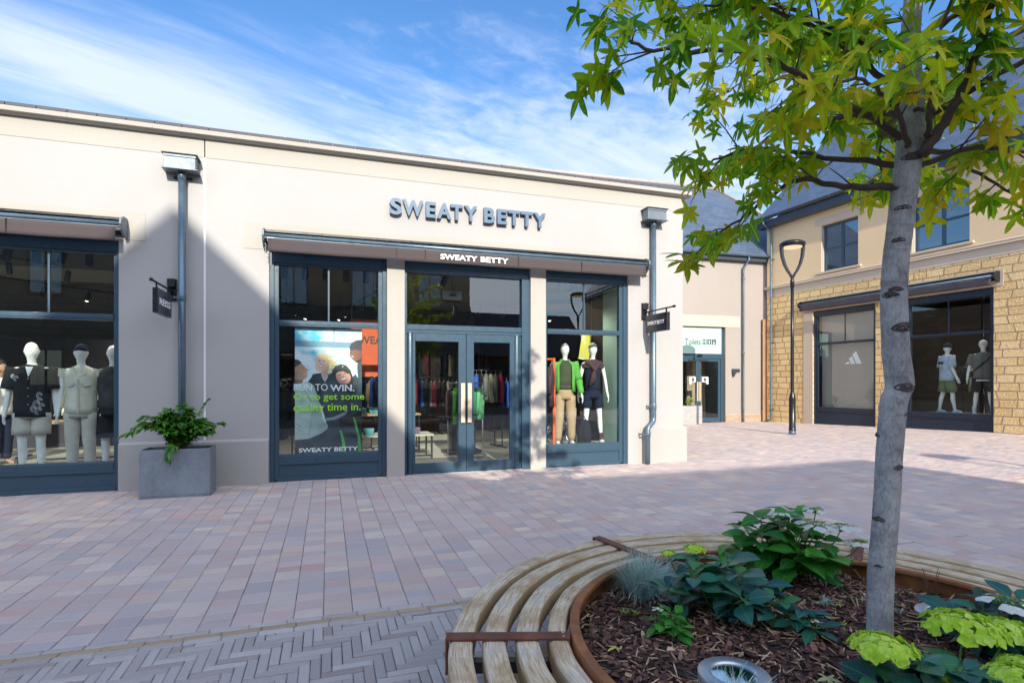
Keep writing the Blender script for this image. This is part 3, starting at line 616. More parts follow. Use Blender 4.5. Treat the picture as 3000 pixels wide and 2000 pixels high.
# lettering on the wall: one solid letter each
sg = thing('shop_sign', 'large slate blue raised letters SWEATY BETTY on the white wall above the awning', 'sign', (0, Y0, 0))
LX = [('S', 0.905, 1.085), ('W', 1.098, 1.375), ('E', 1.398, 1.545), ('A', 1.560, 1.775), ('T', 1.762, 1.945), ('Y', 1.958, 2.165), ('B', 2.270, 2.440), ('E', 2.468, 2.628), ('T', 2.640, 2.832), ('T', 2.846, 3.045), ('Y', 3.060, 3.280)]
spx = lambda px: 0
LX = [('S', 0.898, 1.083), ('W', 1.094, 1.411), ('E', 1.451, 1.609), ('A', 1.627, 1.853), ('T', 1.842, 2.04), ('Y', 2.065, 2.275), ('B', 2.386, 2.572), ('E', 2.612, 2.778), ('T', 2.798, 2.999), ('T', 3.017, 3.223), ('Y', 3.241, 3.457)]
for ch, a, c in LX:
    dz = 0.004 if ch == 'S' else 0
    o = text_obj(ch, 'letter', 'letter_blue', sg, a, c, 4.012 - dz, 4.256 + dz, -0.003, 0.077, 0.035)

def awning(loc, rz, w, hz, label, wood='awning_cloth', group='retracted awnings over the shop windows', seams=(), capL=True):
    """folded awning: local x 0..w along the wall, wall face at y=0"""
    t = thing('awning', label, 'awning', loc, rz, group)
    b = MB(); b.box(0.03, -0.13, 0.235, w - 0.03, -0.004, 0.27); b.box(0.03, -0.05, 0.06, w - 0.03, -0.004, 0.235); b.build('cassette', 'black_paint', t, 0.004)
    b = MB(); b.tube([(0.03, -0.215, 0.165), (w - 0.03, -0.215, 0.165)], 0.030, 16); b.box(0.03, -0.222, 0.128, w - 0.03, -0.185, 0.14); b.build('roller_tube', 'pipe_metal', t)
    for x in (0.0, w - 0.028):
        b = MB(); b.prism([(-0.004, 0.02), (-0.004, 0.285), (-0.13, 0.285), (-0.24, 0.235), (-0.265, 0.16), (-0.225, 0.09), (-0.10, 0.01)], lambda a, h, q: (q, a, h), x, x + 0.028)
        b.build('end_bracket', 'black_paint' if wood == 'awning_dark' else 'hopper_metal', t, 0.004)
    b = MB(); n = max(20, int(w * 12)); rings = []
    ys = lambda s: -0.232 - 0.004 * math.sin(s * 9.0) - 0.003 * math.sin(s * 23 + 1)
    v = []; f = []
    for i in range(n + 1):
        x = 0.075 + (w - 0.15) * i / n
        for k in range(5):
            z = 0.125 - 0.19 * k / 4; lean = 0.035 * (k / 4) ** 1.2
            v.append((x, ys(x) - 0.0 + 0.0 - lean * 0.3 - 0.002 * math.sin(x * 40 + k), z + (0.003 * math.sin(x * 5) if k == 4 else 0)))
    for i in range(n):
        for k in range(4): f.append((i * 5 + k, i * 5 + k + 1, (i + 1) * 5 + k + 1, (i + 1) * 5 + k))
    b.add(v, f, sm=True); va = b.build('valance', wood, t)
    so_ = va.modifiers.new('thick', 'SOLIDIFY'); so_.thickness = 0.003
    if seams:
        for x in seams:
            b = MB(); b.box(x - 0.004, ys(x) - 0.019, -0.066, x - 0.0005, ys(x) + 0.004, 0.122); b.box(x + 0.006, ys(x) - 0.019, -0.066, x + 0.0085, ys(x) + 0.004, 0.122); b.build('seam', wood, va)
    return t, va
aw, va = awning((-0.87, Y0, 3.345), 0, 6.22, 0, 'long taupe rolled awning over the entrance with white shop name on its valance', seams=(1.85, 2.28, 3.78, 4.9))
for nm, a, c in (('SWEATY', 1.642, 2.225), ('BETTY', 2.28, 2.736)):
    text_obj(nm, 'lettering', 'white_vinyl', va, a + 0.87, c + 0.87, -0.012, 0.072, -0.262, 0.003, 0.03)
b = MB(); b.box(0.07, -0.256, 0.118, 0.16, -0.25, 0.128); b.build('label_tag', 'white_plastic', aw)
b = MB()
for k in range(5): b.tube([(0.035 + 0.02 * (k % 2), -0.2, 0.05 - 0.03 * k), (0.05 - 0.01 * (k % 2), -0.205, 0.03 - 0.03 * k)], 0.006, 6)
b.tube([(0.055, -0.2, -0.10), (0.066, -0.2, -0.125), (0.055, -0.2, -0.15), (0.044, -0.2, -0.125), (0.055, -0.2, -0.10)], 0.005, 6); b.build('crank_chain', 'steel', aw)
awning((-9.4, Y0, 3.345), 0, 6.86, 0, 'taupe rolled awning cut by the edge of view over the menswear window', seams=(2.5, 5.64))

def hopper_pipe(x, label, ztop=4.305, offset=None, ybr=(1.0,)):
    t = thing('downpipe', label, 'downpipe', (x, Y0, 0), 0, 'rainwater downpipes with box hoppers on the white wall')
    b = MB(); w_ = 0.185; b.box(-w_, -0.205, ztop + 0.01, w_, -0.001, ztop + 0.20); b.box(-w_ - 0.03, -0.225, ztop, w_ + 0.03, -0.001, ztop + 0.012)
    b.prism([(-0.001, ztop + 0.2), (-0.235, ztop + 0.2), (-0.24, ztop + 0.212), (-0.001, ztop + 0.212)], lambda a, h, q: (q, a, h), -w_ - 0.03, w_ + 0.03)
    b.box(-w_ - 0.008, -0.215, ztop + 0.165, w_ + 0.008, -0.2, ztop + 0.2); b.build('hopper', 'hopper_metal', t, 0.003)
    b = MB(); b.tube([(0, -0.085, ztop - 0.105), (0, -0.085, ztop)], [0.05, 0.05], 18); b.tube([(0, -0.085, ztop - 0.06), (0, -0.085, ztop - 0.05)], 0.054, 18); b.tube([(0, -0.085, ztop - 0.035), (0, -0.085, ztop - 0.025)], 0.054, 18)
    b.build('collar', 'pipe_metal', t)
    b = MB()
    if offset:
        pts = [(0, -0.085, ztop - 0.06), (0, -0.085, 0.86), (0, -0.085, 0.80), (offset * 0.12, -0.095, 0.745), (offset * 0.5, -0.115, 0.70), (offset * 0.88, -0.13, 0.655), (offset, -0.14, 0.60), (offset, -0.14, 0.012)]
    else:
        pts = [(0, -0.085, ztop - 0.06), (0, -0.085, 0.012)]
    b.tube(pts, 0.045, 18); b.build('pipe', 'pipe_metal', t)
    for z in (2.6, 1.02) + ((0.53,) if offset else (0.6,)):
        xo, yo = (0, -0.085) if z > 0.8 or not offset else (offset, -0.14)
        c = MB(); c.tube([(xo, yo, z - 0.05), (xo, yo, z + 0.05)], 0.051, 18); c.box(xo - 0.10, yo - 0.006, z - 0.012, xo - 0.045, yo + 0.006, z + 0.012); c.box(xo - 0.105, yo - 0.01, z - 0.014, xo - 0.09, -0.001, z + 0.014)
        c.build('pipe_clip', 'pipe_metal', t, 0.002)
    c = MB()
    for q in (-0.1, 0.1): c.tube([(q, -0.03, ztop - 0.06), (q, -0.001, ztop - 0.06)], 0.016, 8)
    c.box(-0.11, -0.035, ztop - 0.07, 0.11, -0.028, ztop - 0.05); c.build('bolt', 'black_paint', t)
    return t
hopper_pipe(-1.885, 'grey metal downpipe and hopper rising behind the shrub in the grey planter box')
hopper_pipe(5.515, 'grey metal downpipe and hopper with a swan-neck bend near the end of the white wall', offset=-0.155)

def blade_sign(x, z, y0_, y1_, zb, zt, label, txt, side, ty):
    """plate square to the wall; side=+1 face toward +x, -1 toward -x"""
    t = thing('hanging_sign', label, 'sign', (x, Y0, 0), 0)
    b = MB(); b.box(-0.055, -0.02, z - 0.14, 0.055, -0.0, z + 0.16); b.build('wall_plate', 'black_paint', t, 0.003)
    b = MB(); b.box(-0.045, -0.09, z + 0.04, 0.045, -0.02, z + 0.155); b.build('junction_box', 'black_paint', t, 0.006)
    b = MB(); b.tube([(0, -0.02, z - 0.01), (0, y0_ - 0.13, z - 0.01)], 0.013, 12); b.tube([(0, -0.01, z - 0.05), (0, -0.12, z - 0.012)], 0.01, 8)
    prof = [(0.012, 0), (0.02, 0.01), (0.012, 0.02), (0.024, 0.04), (0.012, 0.055), (0.016, 0.065), (0.003, 0.09)]
    b.loft([[(r * math.cos(a), y0_ - 0.12 - q, z - 0.01 + r * math.sin(a)) for a in [k * math.pi / 5 for k in range(10)]] for r, q in prof]); b.build('bracket_arm', 'black_paint', t)
    b = MB(); b.box(-0.030, y0_, zb, 0.030, y1_, zt); p = b.build('sign_plate', 'black_sign', t, 0.004)
    for y in (y0_ + 0.06, y1_ - 0.06): b = MB(); b.box(-0.008, y - 0.012, zt, 0.008, y + 0.012, z - 0.005); b.build('hanger', 'black_paint', t)
    a, c, d, e = ty
    if side < 0: text_obj(txt, 'lettering', 'white_vinyl', p, a, c, d, e, -0.0305, 0.003, 0.02, along='y')          # read from -x side
    text_obj(txt, 'lettering', 'white_vinyl', p, (y0_ + y1_) * 1 - a if side < 0 else a, (y0_ + y1_) - c if side < 0 else c, d, e, 0.0305, 0.003, 0.015, flip=True, along='y')
    if side > 0: text_obj(txt, 'lettering', 'white_vinyl', p, (y0_ + y1_) - a, (y0_ + y1_) - c, d, e, -0.0305, 0.003, 0.015, along='y')
blade_sign(-2.02, 2.70, -0.80, -0.16, 2.31, 2.62, 'small black square hanging sign reading REISS beside the left downpipe', 'REISS', 1, (-0.73, -0.23, 2.42, 2.505))
blade_sign(5.37, 2.70, -0.755, -0.10, 2.315, 2.62, 'small black hanging sign reading SWEATY BETTY beside the right downpipe', 'SWEATY BETTY', -1, (-0.17, -0.67, 2.44, 2.505))

# ================================================================== stone building on the right (own frame: x along its face, y into it)
B2 = Vector((15.348, 16.44, 0)); RZ2 = math.atan2(-0.99879, 0.0491); M2 = Matrix.Translation(B2) @ Matrix.Rotation(RZ2, 4, 'Z')
st = thing('stone_building', 'two storey building of tan render over honey coloured rock-faced stone with a slate roof', 'building', B2, RZ2)
XE = 34.0
UP = [(2.27, 3.56), (5.17, 6.60), (8.3, 9.7), (11.4, 12.8), (14.6, 16.0), (17.8, 19.2), (21.0, 22.4), (24.2, 25.6)]
SHP = [(1.955, 4.11), (4.94, 7.13), (10.2, 12.4), (13.2, 15.4), (18.2, 20.4), (21.4, 23.6)]
b = MB(); wall_open(b, 0, XE, 4.94, 7.06, [(a, c, 5.07, 6.60) for a, c in UP], 0.25); b.box(0.0, 0.25, 4.94, 0.25, 9, 7.06); b.build('upper_wall', 'tan_render', st)
b = MB(); wall_open(b, 0, XE, -0.1, 4.57, [(a, c, -1, 3.82) for a, c in SHP], 0.3); b.box(0.0, 0.3, -0.1, 0.3, 9, 4.57); b.box(0, 8.8, -0.1, XE, 9, 7.0); b.build('lower_wall', 'rock_stone', st)
b = MB(); b.box(-0.004, -0.008, 4.573, XE, 0.24, 4.83); b.prism([(-0.06, 4.86), (-0.075, 4.835), (0.2, 4.832), (0.2, 4.945), (-0.035, 4.945), (-0.075, 4.915)], lambda a, h, q: (q, a, h), -0.075, XE)
for i in range(28): b.box(0.9 + i * 1.05, -0.0095, 4.575, 0.908 + i * 1.05, -0.007, 4.829)
b.build('string_course', 'buff_stone', st, 0.003)
b = MB(); b.box(1.58, -0.012, -0.1, 1.952, 0.2, 3.81); b.build('quoin', 'buff_stone', st, 0.006)
for a, c in UP:
    b = MB(); b.box(a - 0.24, -0.006, 6.603, c + 0.19, 0.0, 6.857); b.build('lintel', 'buff_stone', st)
    b = MB(); b.box(a - 0.16, -0.065, 5.005, c + 0.11, 0.14, 5.068); b.build('sill', 'buff_stone', st, 0.006)
    b = MB(); b.box(a + 0.002, 0.02, 5.069, a + 0.016, 0.115, 6.597); b.build('reveal', 'white_render', st)
    b = MB(); x0, x1 = a + 0.02, c - 0.001; frame4(b, x0, x1, 5.069, 6.599, 0.075, 0.075, 0.085, 0.085, 0.12, 0.19); m = (x0 + x1) / 2 + 0.02
    b.box(m - 0.045, 0.115, 5.15, m + 0.045, 0.185, 6.52); b.box(x0 + 0.07, 0.108, 5.775, x1 - 0.07, 0.18, 5.835)
    fr = b.build('window', FB, st, 0.004)
    for ga, gb_, lo, hi in ((x0 + 0.07, m - 0.04, 5.14, 5.78), (m + 0.04, x1 - 0.07, 5.14, 5.78), (x0 + 0.07, m - 0.04, 5.83, 6.52), (m + 0.04, x1 - 0.07, 5.83, 6.52)):
        g = MB(); g.box(ga, 0.14, lo, gb_, 0.15, hi); g.build('pane', 'upper_glass', fr)
for k, (a, c) in enumerate(SHP[:4]):
    zb = 0.2 * min(1, a / 7.1) * 0.9 - 0.02 if k < 2 else 0.18
    fr = shop_window(st, a + 0.003, c - 0.003, a + 0.14, c - 0.10, 0.625, 3.62, 2.68, 2.76, 3.80, (a + c) / 2 + 0.02, 'dark_frame' if k < 4 else FB, zb)
for a, c in SHP[4:]:
    shop_window(st, a + 0.003, c - 0.003, a + 0.14, c - 0.10, 0.625, 3.62, 2.68, 2.76, 3.80, None, 'dark_frame', 0.18)
for a, c in ((1.69, 7.34), (9.9, 15.7), (17.9, 23.9)):
    b = MB(); b.box(a, -0.010, 3.822, c, 0.0, 4.228)
    for j in range(1, 5): b.box(a + j * 1.15, -0.0112, 3.824, a + j * 1.15 + 0.006, -0.009, 4.226)
    b.build('shop_lintel', 'buff_stone', st, 0.002)
# roof, gutter, fascia
b = MB(); ex = -0.24; rid = 4.4
def roof_face(mb, pts, uvs, mi=0): mb.add(pts, [tuple(range(len(pts)))], None, uvs, mi)
e0 = (-0.32, 7.36); top = (4.4, 7.36 + 4.72)
roof_face(b, [(ex, e0[0], e0[1]), (XE, e0[0], e0[1]), (XE, top[0], top[1]), (ex, top[0], top[1])], [(0, 0), (XE, 0), (XE, 6.68), (0, 6.68)])
roof_face(b, [(ex, 9.1, 7.36), (XE, 9.1, 7.36), (XE, top[0], top[1]), (ex, top[0], top[1])][::-1], [(0, 0), (XE, 0), (XE, 6.68), (0, 6.68)][::-1])
rf = b.build('roof', 'slate', st); sm_ = rf.modifiers.new('thick', 'SOLIDIFY'); sm_.thickness = 0.045; sm_.offset = -1
b = MB(); b.prism([(0.0, 7.06), (8.9, 7.06), (4.45, 11.9)], lambda a, h, q: (q, a, h), 0.0, 0.25); b.build('gable_wall', 'tan_render', st)
b = MB(); b.tube([(ex, 4.4, 12.1), (XE, 4.4, 12.1)], 0.12, 10); b.build('ridge_tiles', 'slate_ridge', st)
b = MB(); b.box(ex + 0.02, -0.26, 7.06, XE, -0.225, 7.30); b.box(ex + 0.02, -0.225, 7.06, XE, 0.0, 7.08); b.build('fascia', 'gutter_grey', st, 0.003)
def gutter(par, xa, xb, y, z, r, mat='gutter_grey', step=1.0, n=10):
    b = MB(); arc = [math.pi + math.pi * k / n for k in range(n + 1)]
    ro = [(y + r * math.cos(a), z + r * math.sin(a)) for a in arc]; ri = [(y + (r - 0.006) * math.cos(a), z + (r - 0.006) * math.sin(a)) for a in arc[::-1]]
    b.prism(ro + ri, lambda a, h, q: (q, a, h), xa, xb); g = b.build('gutter', mat, par, 0, False)
    b = MB(); x = xa + 0.3
    while x < xb:
        b.tube([(x, y + (r + 0.004) * math.cos(a), z + (r + 0.004) * math.sin(a)) for a in arc] , 0.008, 6); x += step
    b.build('gutter_bracket', 'pipe_metal', g); return g
gutter(st, -0.42, XE, -0.33, 7.405, 0.072)
awning(M2 @ Vector((1.55, 0, 3.90)), RZ2, 5.72, 0, 'dark rolled awning over the two sportswear windows of the stone building', 'awning_dark')
awning(M2 @ Vector((9.8, 0, 3.90)), RZ2, 6.0, 0, 'dark rolled awning further along the stone building', 'awning_dark')
def swan_pipe(loc, rz, ztop, label, yo=-0.33, foot=True, xo=0.0, mat='pipe_metal', zl=(5.9, 2.9, 0.5), group=None):
    t = thing('downpipe', label, 'downpipe', loc, rz, group); b = MB()
    pts = [(xo, yo, ztop), (xo, yo, ztop - 0.14), (xo * 0.8, yo + 0.04, ztop - 0.2), (0, -0.10, ztop - 0.40), (0, -0.085, ztop - 0.50), (0, -0.085, 0.16)]
    if foot: pts += [(0.0, -0.10, 0.10), (-0.05, -0.14, 0.065), (-0.12, -0.16, 0.06)]
    else: pts += [(0, -0.085, 0.01)]
    b.tube(pts, 0.038, 14); b.build('pipe', mat, t)
    for z in zl:
        c = MB(); c.tube([(0, -0.085, z - 0.04), (0, -0.085, z + 0.04)], 0.044, 14); c.box(0.04, -0.095, z - 0.01, 0.09, -0.001, z + 0.01); c.build('pipe_clip', mat, t)
    return t
swan_pipe(M2 @ Vector((0.27, 0, 0)), RZ2, 7.34, 'slim grey downpipe on the corner of the honey stone building', xo=-0.12)

# shop interior behind the two windows
b = MB(); b.box(0.35, 0.35, 0.12, 9.0, 5.5, 0.24); b.build('shop_floor', 'inner_ceiling', st)
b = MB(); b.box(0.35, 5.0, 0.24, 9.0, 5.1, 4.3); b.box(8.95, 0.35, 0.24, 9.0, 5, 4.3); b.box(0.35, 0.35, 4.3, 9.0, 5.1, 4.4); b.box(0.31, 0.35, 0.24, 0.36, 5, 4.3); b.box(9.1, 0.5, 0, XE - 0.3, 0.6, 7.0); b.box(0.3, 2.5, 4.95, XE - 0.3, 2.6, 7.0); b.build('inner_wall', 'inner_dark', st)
b = MB(); b.box(2.10, 0.24, 0.60, 4.05, 0.27, 3.78); bn = b.build('window_banner', 'grey_banner', st)
lg = MB(); pr = lambda a, h, q: (a, q, h)
for poly in ([(3.02, 2.02), (3.12, 2.075), (3.155, 2.02)][:0] + [(2.925, 2.03), (3.06, 2.115), (3.10, 2.03)], [(3.07, 2.20), (3.175, 2.27), (3.29, 2.03), (3.135, 2.03), (3.07, 2.20)][:4], [(3.19, 2.335), (3.31, 2.42), (3.50, 2.03), (3.325, 2.03)]):
    lg.prism(poly, pr, 0.232, 0.239)
lg.build('logo', 'white_vinyl', bn)
b = MB(); b.box(4.95, 0.36, 0.40, 7.1, 1.5, 0.60); b.build('display_platform', 'inner_ceiling', st)

# ================================================================== toilets building
B3 = Vector((14.761, 16.579, 0)); RZ3 = R(-2.9); M3 = Matrix.Translation(B3) @ Matrix.Rotation(RZ3, 4, 'Z')
tb = thing('toilet_building', 'taupe rendered toilet block with slate roof set back between the two shop buildings', 'building', B3, RZ3)
b = MB(); wall_open(b, -8.6, 1.2, 0.0, 5.86, [(-3.16, -1.10, -1, 3.44)], 0.24); b.box(-8.6, 0.24, 0, -8.4, 7, 5.86); b.build('wall', 'taupe_render', tb)
b = MB(); b.box(-4.6, -0.012, 3.443, -0.50, 0.0, 3.84); b.box(-4.6, -0.012, 3.0, -4.2, 0, 3.44); b.build('stone_band', 'buff_stone', tb, 0.002)
b = MB(); b.box(-8.6, -0.014, 0, -3.17, 0, 0.29); b.box(-1.09, -0.014, 0, 1.2, 0, 0.29); b.build('plinth', 'buff_brick', tb)
b = MB(); frame4(b, -3.155, -1.105, 0.0, 3.435, 0.10, 0.10, 0, 0.02, 0.12, 0.20); b.box(-3.055, 0.12, 2.30, -1.205, 0.2, 2.47); dfr = b.build('door_frame', FB, tb, 0.003)
for xa, xb, hx in ((-3.05, -2.134, -2.175), (-2.126, -1.21, -2.085)):
    b = MB(); frame4(b, xa, xb, 0.012, 2.295, 0.10, 0.10, 0.16, 0.10, 0.14, 0.19); dr = b.build('door', FB, tb, 0.003)
    g = MB(); g.box(xa + 0.09, 0.155, 0.16, xb - 0.09, 0.165, 2.2); g.build('pane', 'window_glass', dr)
    h = MB(); h.box(hx - 0.028, 0.105, 0.77, hx + 0.028, 0.118, 1.46); h.box(hx - 0.01, 0.118, 0.8, hx + 0.01, 0.14, 0.83); h.box(hx - 0.01, 0.118, 1.4, hx + 0.01, 0.14, 1.43); h.build('handle', 'brass_handle', dr)
    h = MB(); sgn = -1 if hx < -2.13 else 1; h.box(hx + sgn * 0.09, 0.10, 1.45, hx + sgn * 0.34, 0.14, 1.64); h.box(hx + sgn * 0.26, 0.098, 1.38, hx + sgn * 0.345, 0.14, 1.46); h.build('notice', 'white_plastic', dr)
    h = MB(); h.box(hx + sgn * 0.16, 0.098, 1.475, hx + sgn * 0.24, 0.1005, 1.61); h.build('notice_print', 'black_vinyl', dr)
    h = MB(); h.box(hx + sgn * 0.0, 0.09, 2.21, hx + sgn * 0.36, 0.14, 2.26); h.build('door_closer', 'charcoal_panel', dr)
h = MB(); h.box(-2.2, 0.05, 2.38, -2.0, 0.12, 2.42); h.box(-2.14, 0.06, 2.42, -2.05, 0.12, 2.46); h.build('door_sensor', 'black_paint', dfr)
b = MB(); b.box(-3.06, 0.10, 2.475, -1.20, 0.13, 3.42); sp_ = b.build('sign_panel', 'mint_panel', tb)
text_obj('Toilets', 'lettering', 'black_vinyl', sp_, -2.70, -2.06, 2.79, 3.00, 0.0985, 0.003, 0.01)
for k in range(3):
    x = -1.985 + k * 0.195; c = MB(); c.box(x, 0.094, 2.80, x + 0.165, 0.0995, 2.995); ic = c.build('pictogram', 'charcoal_panel', sp_, 0.0)
    c = MB(); zz0 = 2.81
    def disc(cx, cz, r, n=10): c.prism([(cx + r * math.cos(a * 2 * math.pi / n), cz + r * math.sin(a * 2 * math.pi / n)) for a in range(n)], lambda a, h, q: (a, q, h), 0.0905, 0.0935)
    def bar(xa, za, xb, zb): c.box(xa, 0.0905, za, xb, 0.0935, zb)
    if k == 0:
        for q in (0.05, 0.115): disc(x + q, 2.965, 0.013); bar(x + q - 0.02, 2.89, x + q + 0.02, 2.948); bar(x + q - 0.012, 2.815, x + q + 0.012, 2.889)
    elif k == 1: disc(x + 0.082, 2.958, 0.018); bar(x + 0.03, 2.915, x + 0.135, 2.93); bar(x + 0.06, 2.86, x + 0.105, 2.914); bar(x + 0.055, 2.815, x + 0.075, 2.859); bar(x + 0.09, 2.815, x + 0.11, 2.859)
    else: disc(x + 0.07, 2.97, 0.014); bar(x + 0.06, 2.89, x + 0.078, 2.952); bar(x + 0.078, 2.89, x + 0.115, 2.904); bar(x + 0.105, 2.835, x + 0.118, 2.889); disc(x + 0.07, 2.85, 0.032)
    c.build('symbol', 'mint_panel', ic)
b = MB(); b.box(-0.79 - 0.055, -0.075, 1.74, -0.79 + 0.09, -0.001, 1.93); b.box(-0.79 + 0.1, -0.05, 1.82, -0.79 + 0.27, -0.001, 1.93); b.box(-0.79 - 0.04, -0.06, 1.66, -0.79 + 0.05, -0.001, 1.735); b.build('intercom_box', 'charcoal_panel', tb, 0.004)
b = MB(); b.box(-8.6, -0.17, 5.84, 1.2, -0.14, 5.99); b.box(-8.6, -0.14, 5.84, 1.2, 0.0, 5.86); b.build('fascia', 'gutter_grey', tb)
gutter(tb, -8.6, 1.0, -0.235, 6.05, 0.068, 'pipe_metal', 0.8)
b = MB(); yE, zE, yR, zR = -0.24, 6.06, 3.45, 9.75
roof_face(b, [(-8.6, yE, zE), (4.2, yE, zE), (0.95, yR, zR), (-8.6, yR, zR)], [(0, 0), (12.8, 0), (9.55, 5.2), (0, 5.2)])
roof_face(b, [(4.2, yE, zE), (4.2, 7.1, zE), (0.95, yR, zR)], [(0, 0), (7.3, 0), (3.6, 5.2)])
roof_face(b, [(4.2, 7.1, zE), (-8.6, 7.1, zE), (-8.6, yR, zR), (0.95, yR, zR)], [(0, 0), (12.8, 0), (12.8, 5.2), (3.2, 5.2)])
rf = b.build('roof', 'slate', tb); sm_ = rf.modifiers.new('thick', 'SOLIDIFY'); sm_.thickness = 0.04
b = MB(); b.tube([(-8.6, yR, zR + 0.02), (0.95, yR, zR + 0.02)], 0.09, 8); b.tube([(0.95, yR, zR + 0.02), (4.2, yE, zE + 0.05)], 0.07, 8); b.build('ridge_tiles', 'lead_ridge', rf)
b = MB(); b.box(-8.4, 2.4, 0, 1.2, 2.5, 4.0); b.box(-8.4, 0.24, 3.6, 1.2, 2.4, 3.7); b.build('inner_wall', 'inner_wall', tb)
b = MB(); b.box(-1.9, 1.2, 0, -1.1, 1.3, 3.4); b.build('inner_screen', 'buff_brick', tb)
swan_pipe(M3 @ Vector((-0.41, 0, 0)), RZ3, 5.99, 'straight grey downpipe on the taupe toilet block', -0.235, False, 0.12, 'pipe_metal', (5.2, 2.5))
gt = thing('timber_gate', 'tall narrow cedar board gate squeezed between the toilet block and the stone building', 'gate', M3 @ Vector((0.40, -0.12, 0)), RZ3)
for k in range(4):
    b = MB(); b.box(0.003 + k * 0.085, 0, 0.02, 0.083 + k * 0.085, 0.025, 3.72); b.build('board', 'cedar', gt, 0.003)
b = MB(); b.box(0, 0.026, 0.3, 0.34, 0.06, 0.4); b.box(0, 0.026, 3.2, 0.34, 0.06, 3.3); b.box(-0.0, -0.004, 3.722, 0.345, 0.05, 3.76); b.build('rail', 'cedar', gt)

# ================================================================== buildings across the plaza, behind the viewpoint (they cast the shade and show in the glass)
ob = thing('gabled_building', 'tall stone gabled building across the plaza, seen only mirrored in the glass', 'building', (0, -11.3, 0), 0)
b = MB()
b.prism([(-24, 0), (7.2, 0), (7.2, 8.8), (0.4, 8.8), (-4.0, 13.2), (-8.3, 8.8), (-24, 8.8)], lambda a, h, q: (a, -q, h), 0.0, 9.0); b.build('wall', 'opposite_stone', ob)
for i in range(9):
    for z in (1.0, 5.2):
        x = -22 + i * 3.3
        b = MB(); frame4(b, x, x + 1.3, z, z + 1.9, 0.08, 0.08, 0.08, 0.08, 0.02, 0.06); b.box(x + 0.62, 0.02, z + 0.08, x + 0.68, 0.06, z + 1.82); fr = b.build('window', 'dark_frame', ob)
        g = MB(); g.box(x + 0.08, 0.01, z + 0.08, x + 1.22, 0.018, z + 1.82); g.build('pane', 'upper_glass', fr)
b = MB(); b.box(-24, -0.001, 4.2, 7.24, 0.06, 4.4); b.box(-24, -0.3, 8.8, -8.4, 0.25, 8.95); b.box(0.6, -0.3, 8.8, 7.3, 0.25, 8.95); b.box(-24, -0.3, 8.81, 7.3, -9.1, 8.93); b.build('eaves', 'dark_frame', ob)
b = MB()
for sgn, xe in ((1, 0.6), (-1, -8.5)):
    xe2, xp = xe, -3.98; n = 8
    b.add([(xe2, 0.2, 8.75), (xp, 0.2, 13.32), (xp, -9.1, 13.32), (xe2, -9.1, 8.75)], [(0, 1, 2, 3) if sgn > 0 else (3, 2, 1, 0)], None, [(0, 0), (0, 6.3), (9, 6.3), (9, 0)])
b.build('gable_roof', 'slate', ob)
ob2 = thing('low_brick_shop', 'low red brick shop with slate roof across the plaza, seen only mirrored in the glass', 'building', (7.6, -16.5, 0), 0)
b = MB(); b.box(0, -7, 0, 9.2, 0, 3.2); b.build('wall', 'red_brick', ob2)
b = MB(); b.prism([(0.3, 3.1), (-3.5, 6.3), (-7.3, 3.1)], lambda a, h, q: (q, a, h), -0.2, 9.3); b.build('roof', 'slate_ridge', ob2)
b = MB(); b.prism([(0.01, 3.2), (1.6, 3.2), (0.8, 6.3)], lambda a, h, q: (a, q, h), -0.4, 0.35); b.build('gable', 'white_render', ob2)
b = MB(); b.box(1.5, 0.01, 0.3, 3.6, 0.05, 2.6); b.box(4.6, 0.01, 0.3, 7.2, 0.05, 2.6); b.build('window', 'dark_frame', ob2)

# ================================================================== street lamps
def street_lamp(loc, rz, label, H=5.1):
    t = thing('street_lamp', label, 'street lamp', loc, rz, 'tall black street lamps')
    b = MB(); b.lathe([(0.088, 0.0), (0.088, 0.18), (0.082, 0.185), (0.082, 0.93), (0.084, 0.96), (0.07, 1.02), (0.048, 1.10), (0.044, 1.14), (0.043, 2.5), (0.040, H - 1.18)], n=20); b.build('pole', 'black_paint', t)
    b = MB(); b.lathe([(0.089, 0.0), (0.089, 0.11)], n=20); b.build('base_sleeve', 'pipe_metal', t)
    b = MB(); b.lathe([(0.052, H - 1.2), (0.052, H - 1.02), (0.04, H - 1.0), (0.04, H - 0.92)], n=16); b.build('collar', 'black_paint', t)
    for s in (-1, 1):
        b = MB(); P = [(0.02, -0.95), (0.05, -0.88), (0.13, -0.76), (0.21, -0.6), (0.265, -0.4), (0.285, -0.22), (0.28, -0.10)]; rr = []
        for i, (x, z) in enumerate(P):
            w_ = 0.03 + 0.006 * i; th = 0.028
            rr.append([(s * (x - th), -w_, H + z), (s * (x + th), -w_, H + z), (s * (x + th), w_, H + z), (s * (x - th), w_, H + z)])
        b.loft(rr if s > 0 else [r[::-1] for r in rr], True, False); b.build('arm', 'black_paint', t, 0.006)
    b = MB(); b.lathe([(0.0, H + 0.03), (0.12, H + 0.025), (0.24, H + 0.0), (0.315, H - 0.05), (0.325, H - 0.085), (0.30, H - 0.10), (0.31, H - 0.125), (0.285, H - 0.15), (0.25, H - 0.15), (0.25, H - 0.13), (0.0, H - 0.13)], n=36); b.build('lamp_head', 'black_paint', t)
    b = MB(); b.lathe([(0.0, H - 0.135), (0.24, H - 0.138), (0.235, H - 0.165), (0.0, H - 0.17)], n=32); b.build('lens', 'lamp_led', t)
    return t
street_lamp((11.659, 11.599, 0.065), R(-18), 'tall black street lamp with lit round head on two curved arms')
street_lamp((9.72, -3.15, 0), R(10), 'second black street lamp with round head, seen mirrored in the end window')

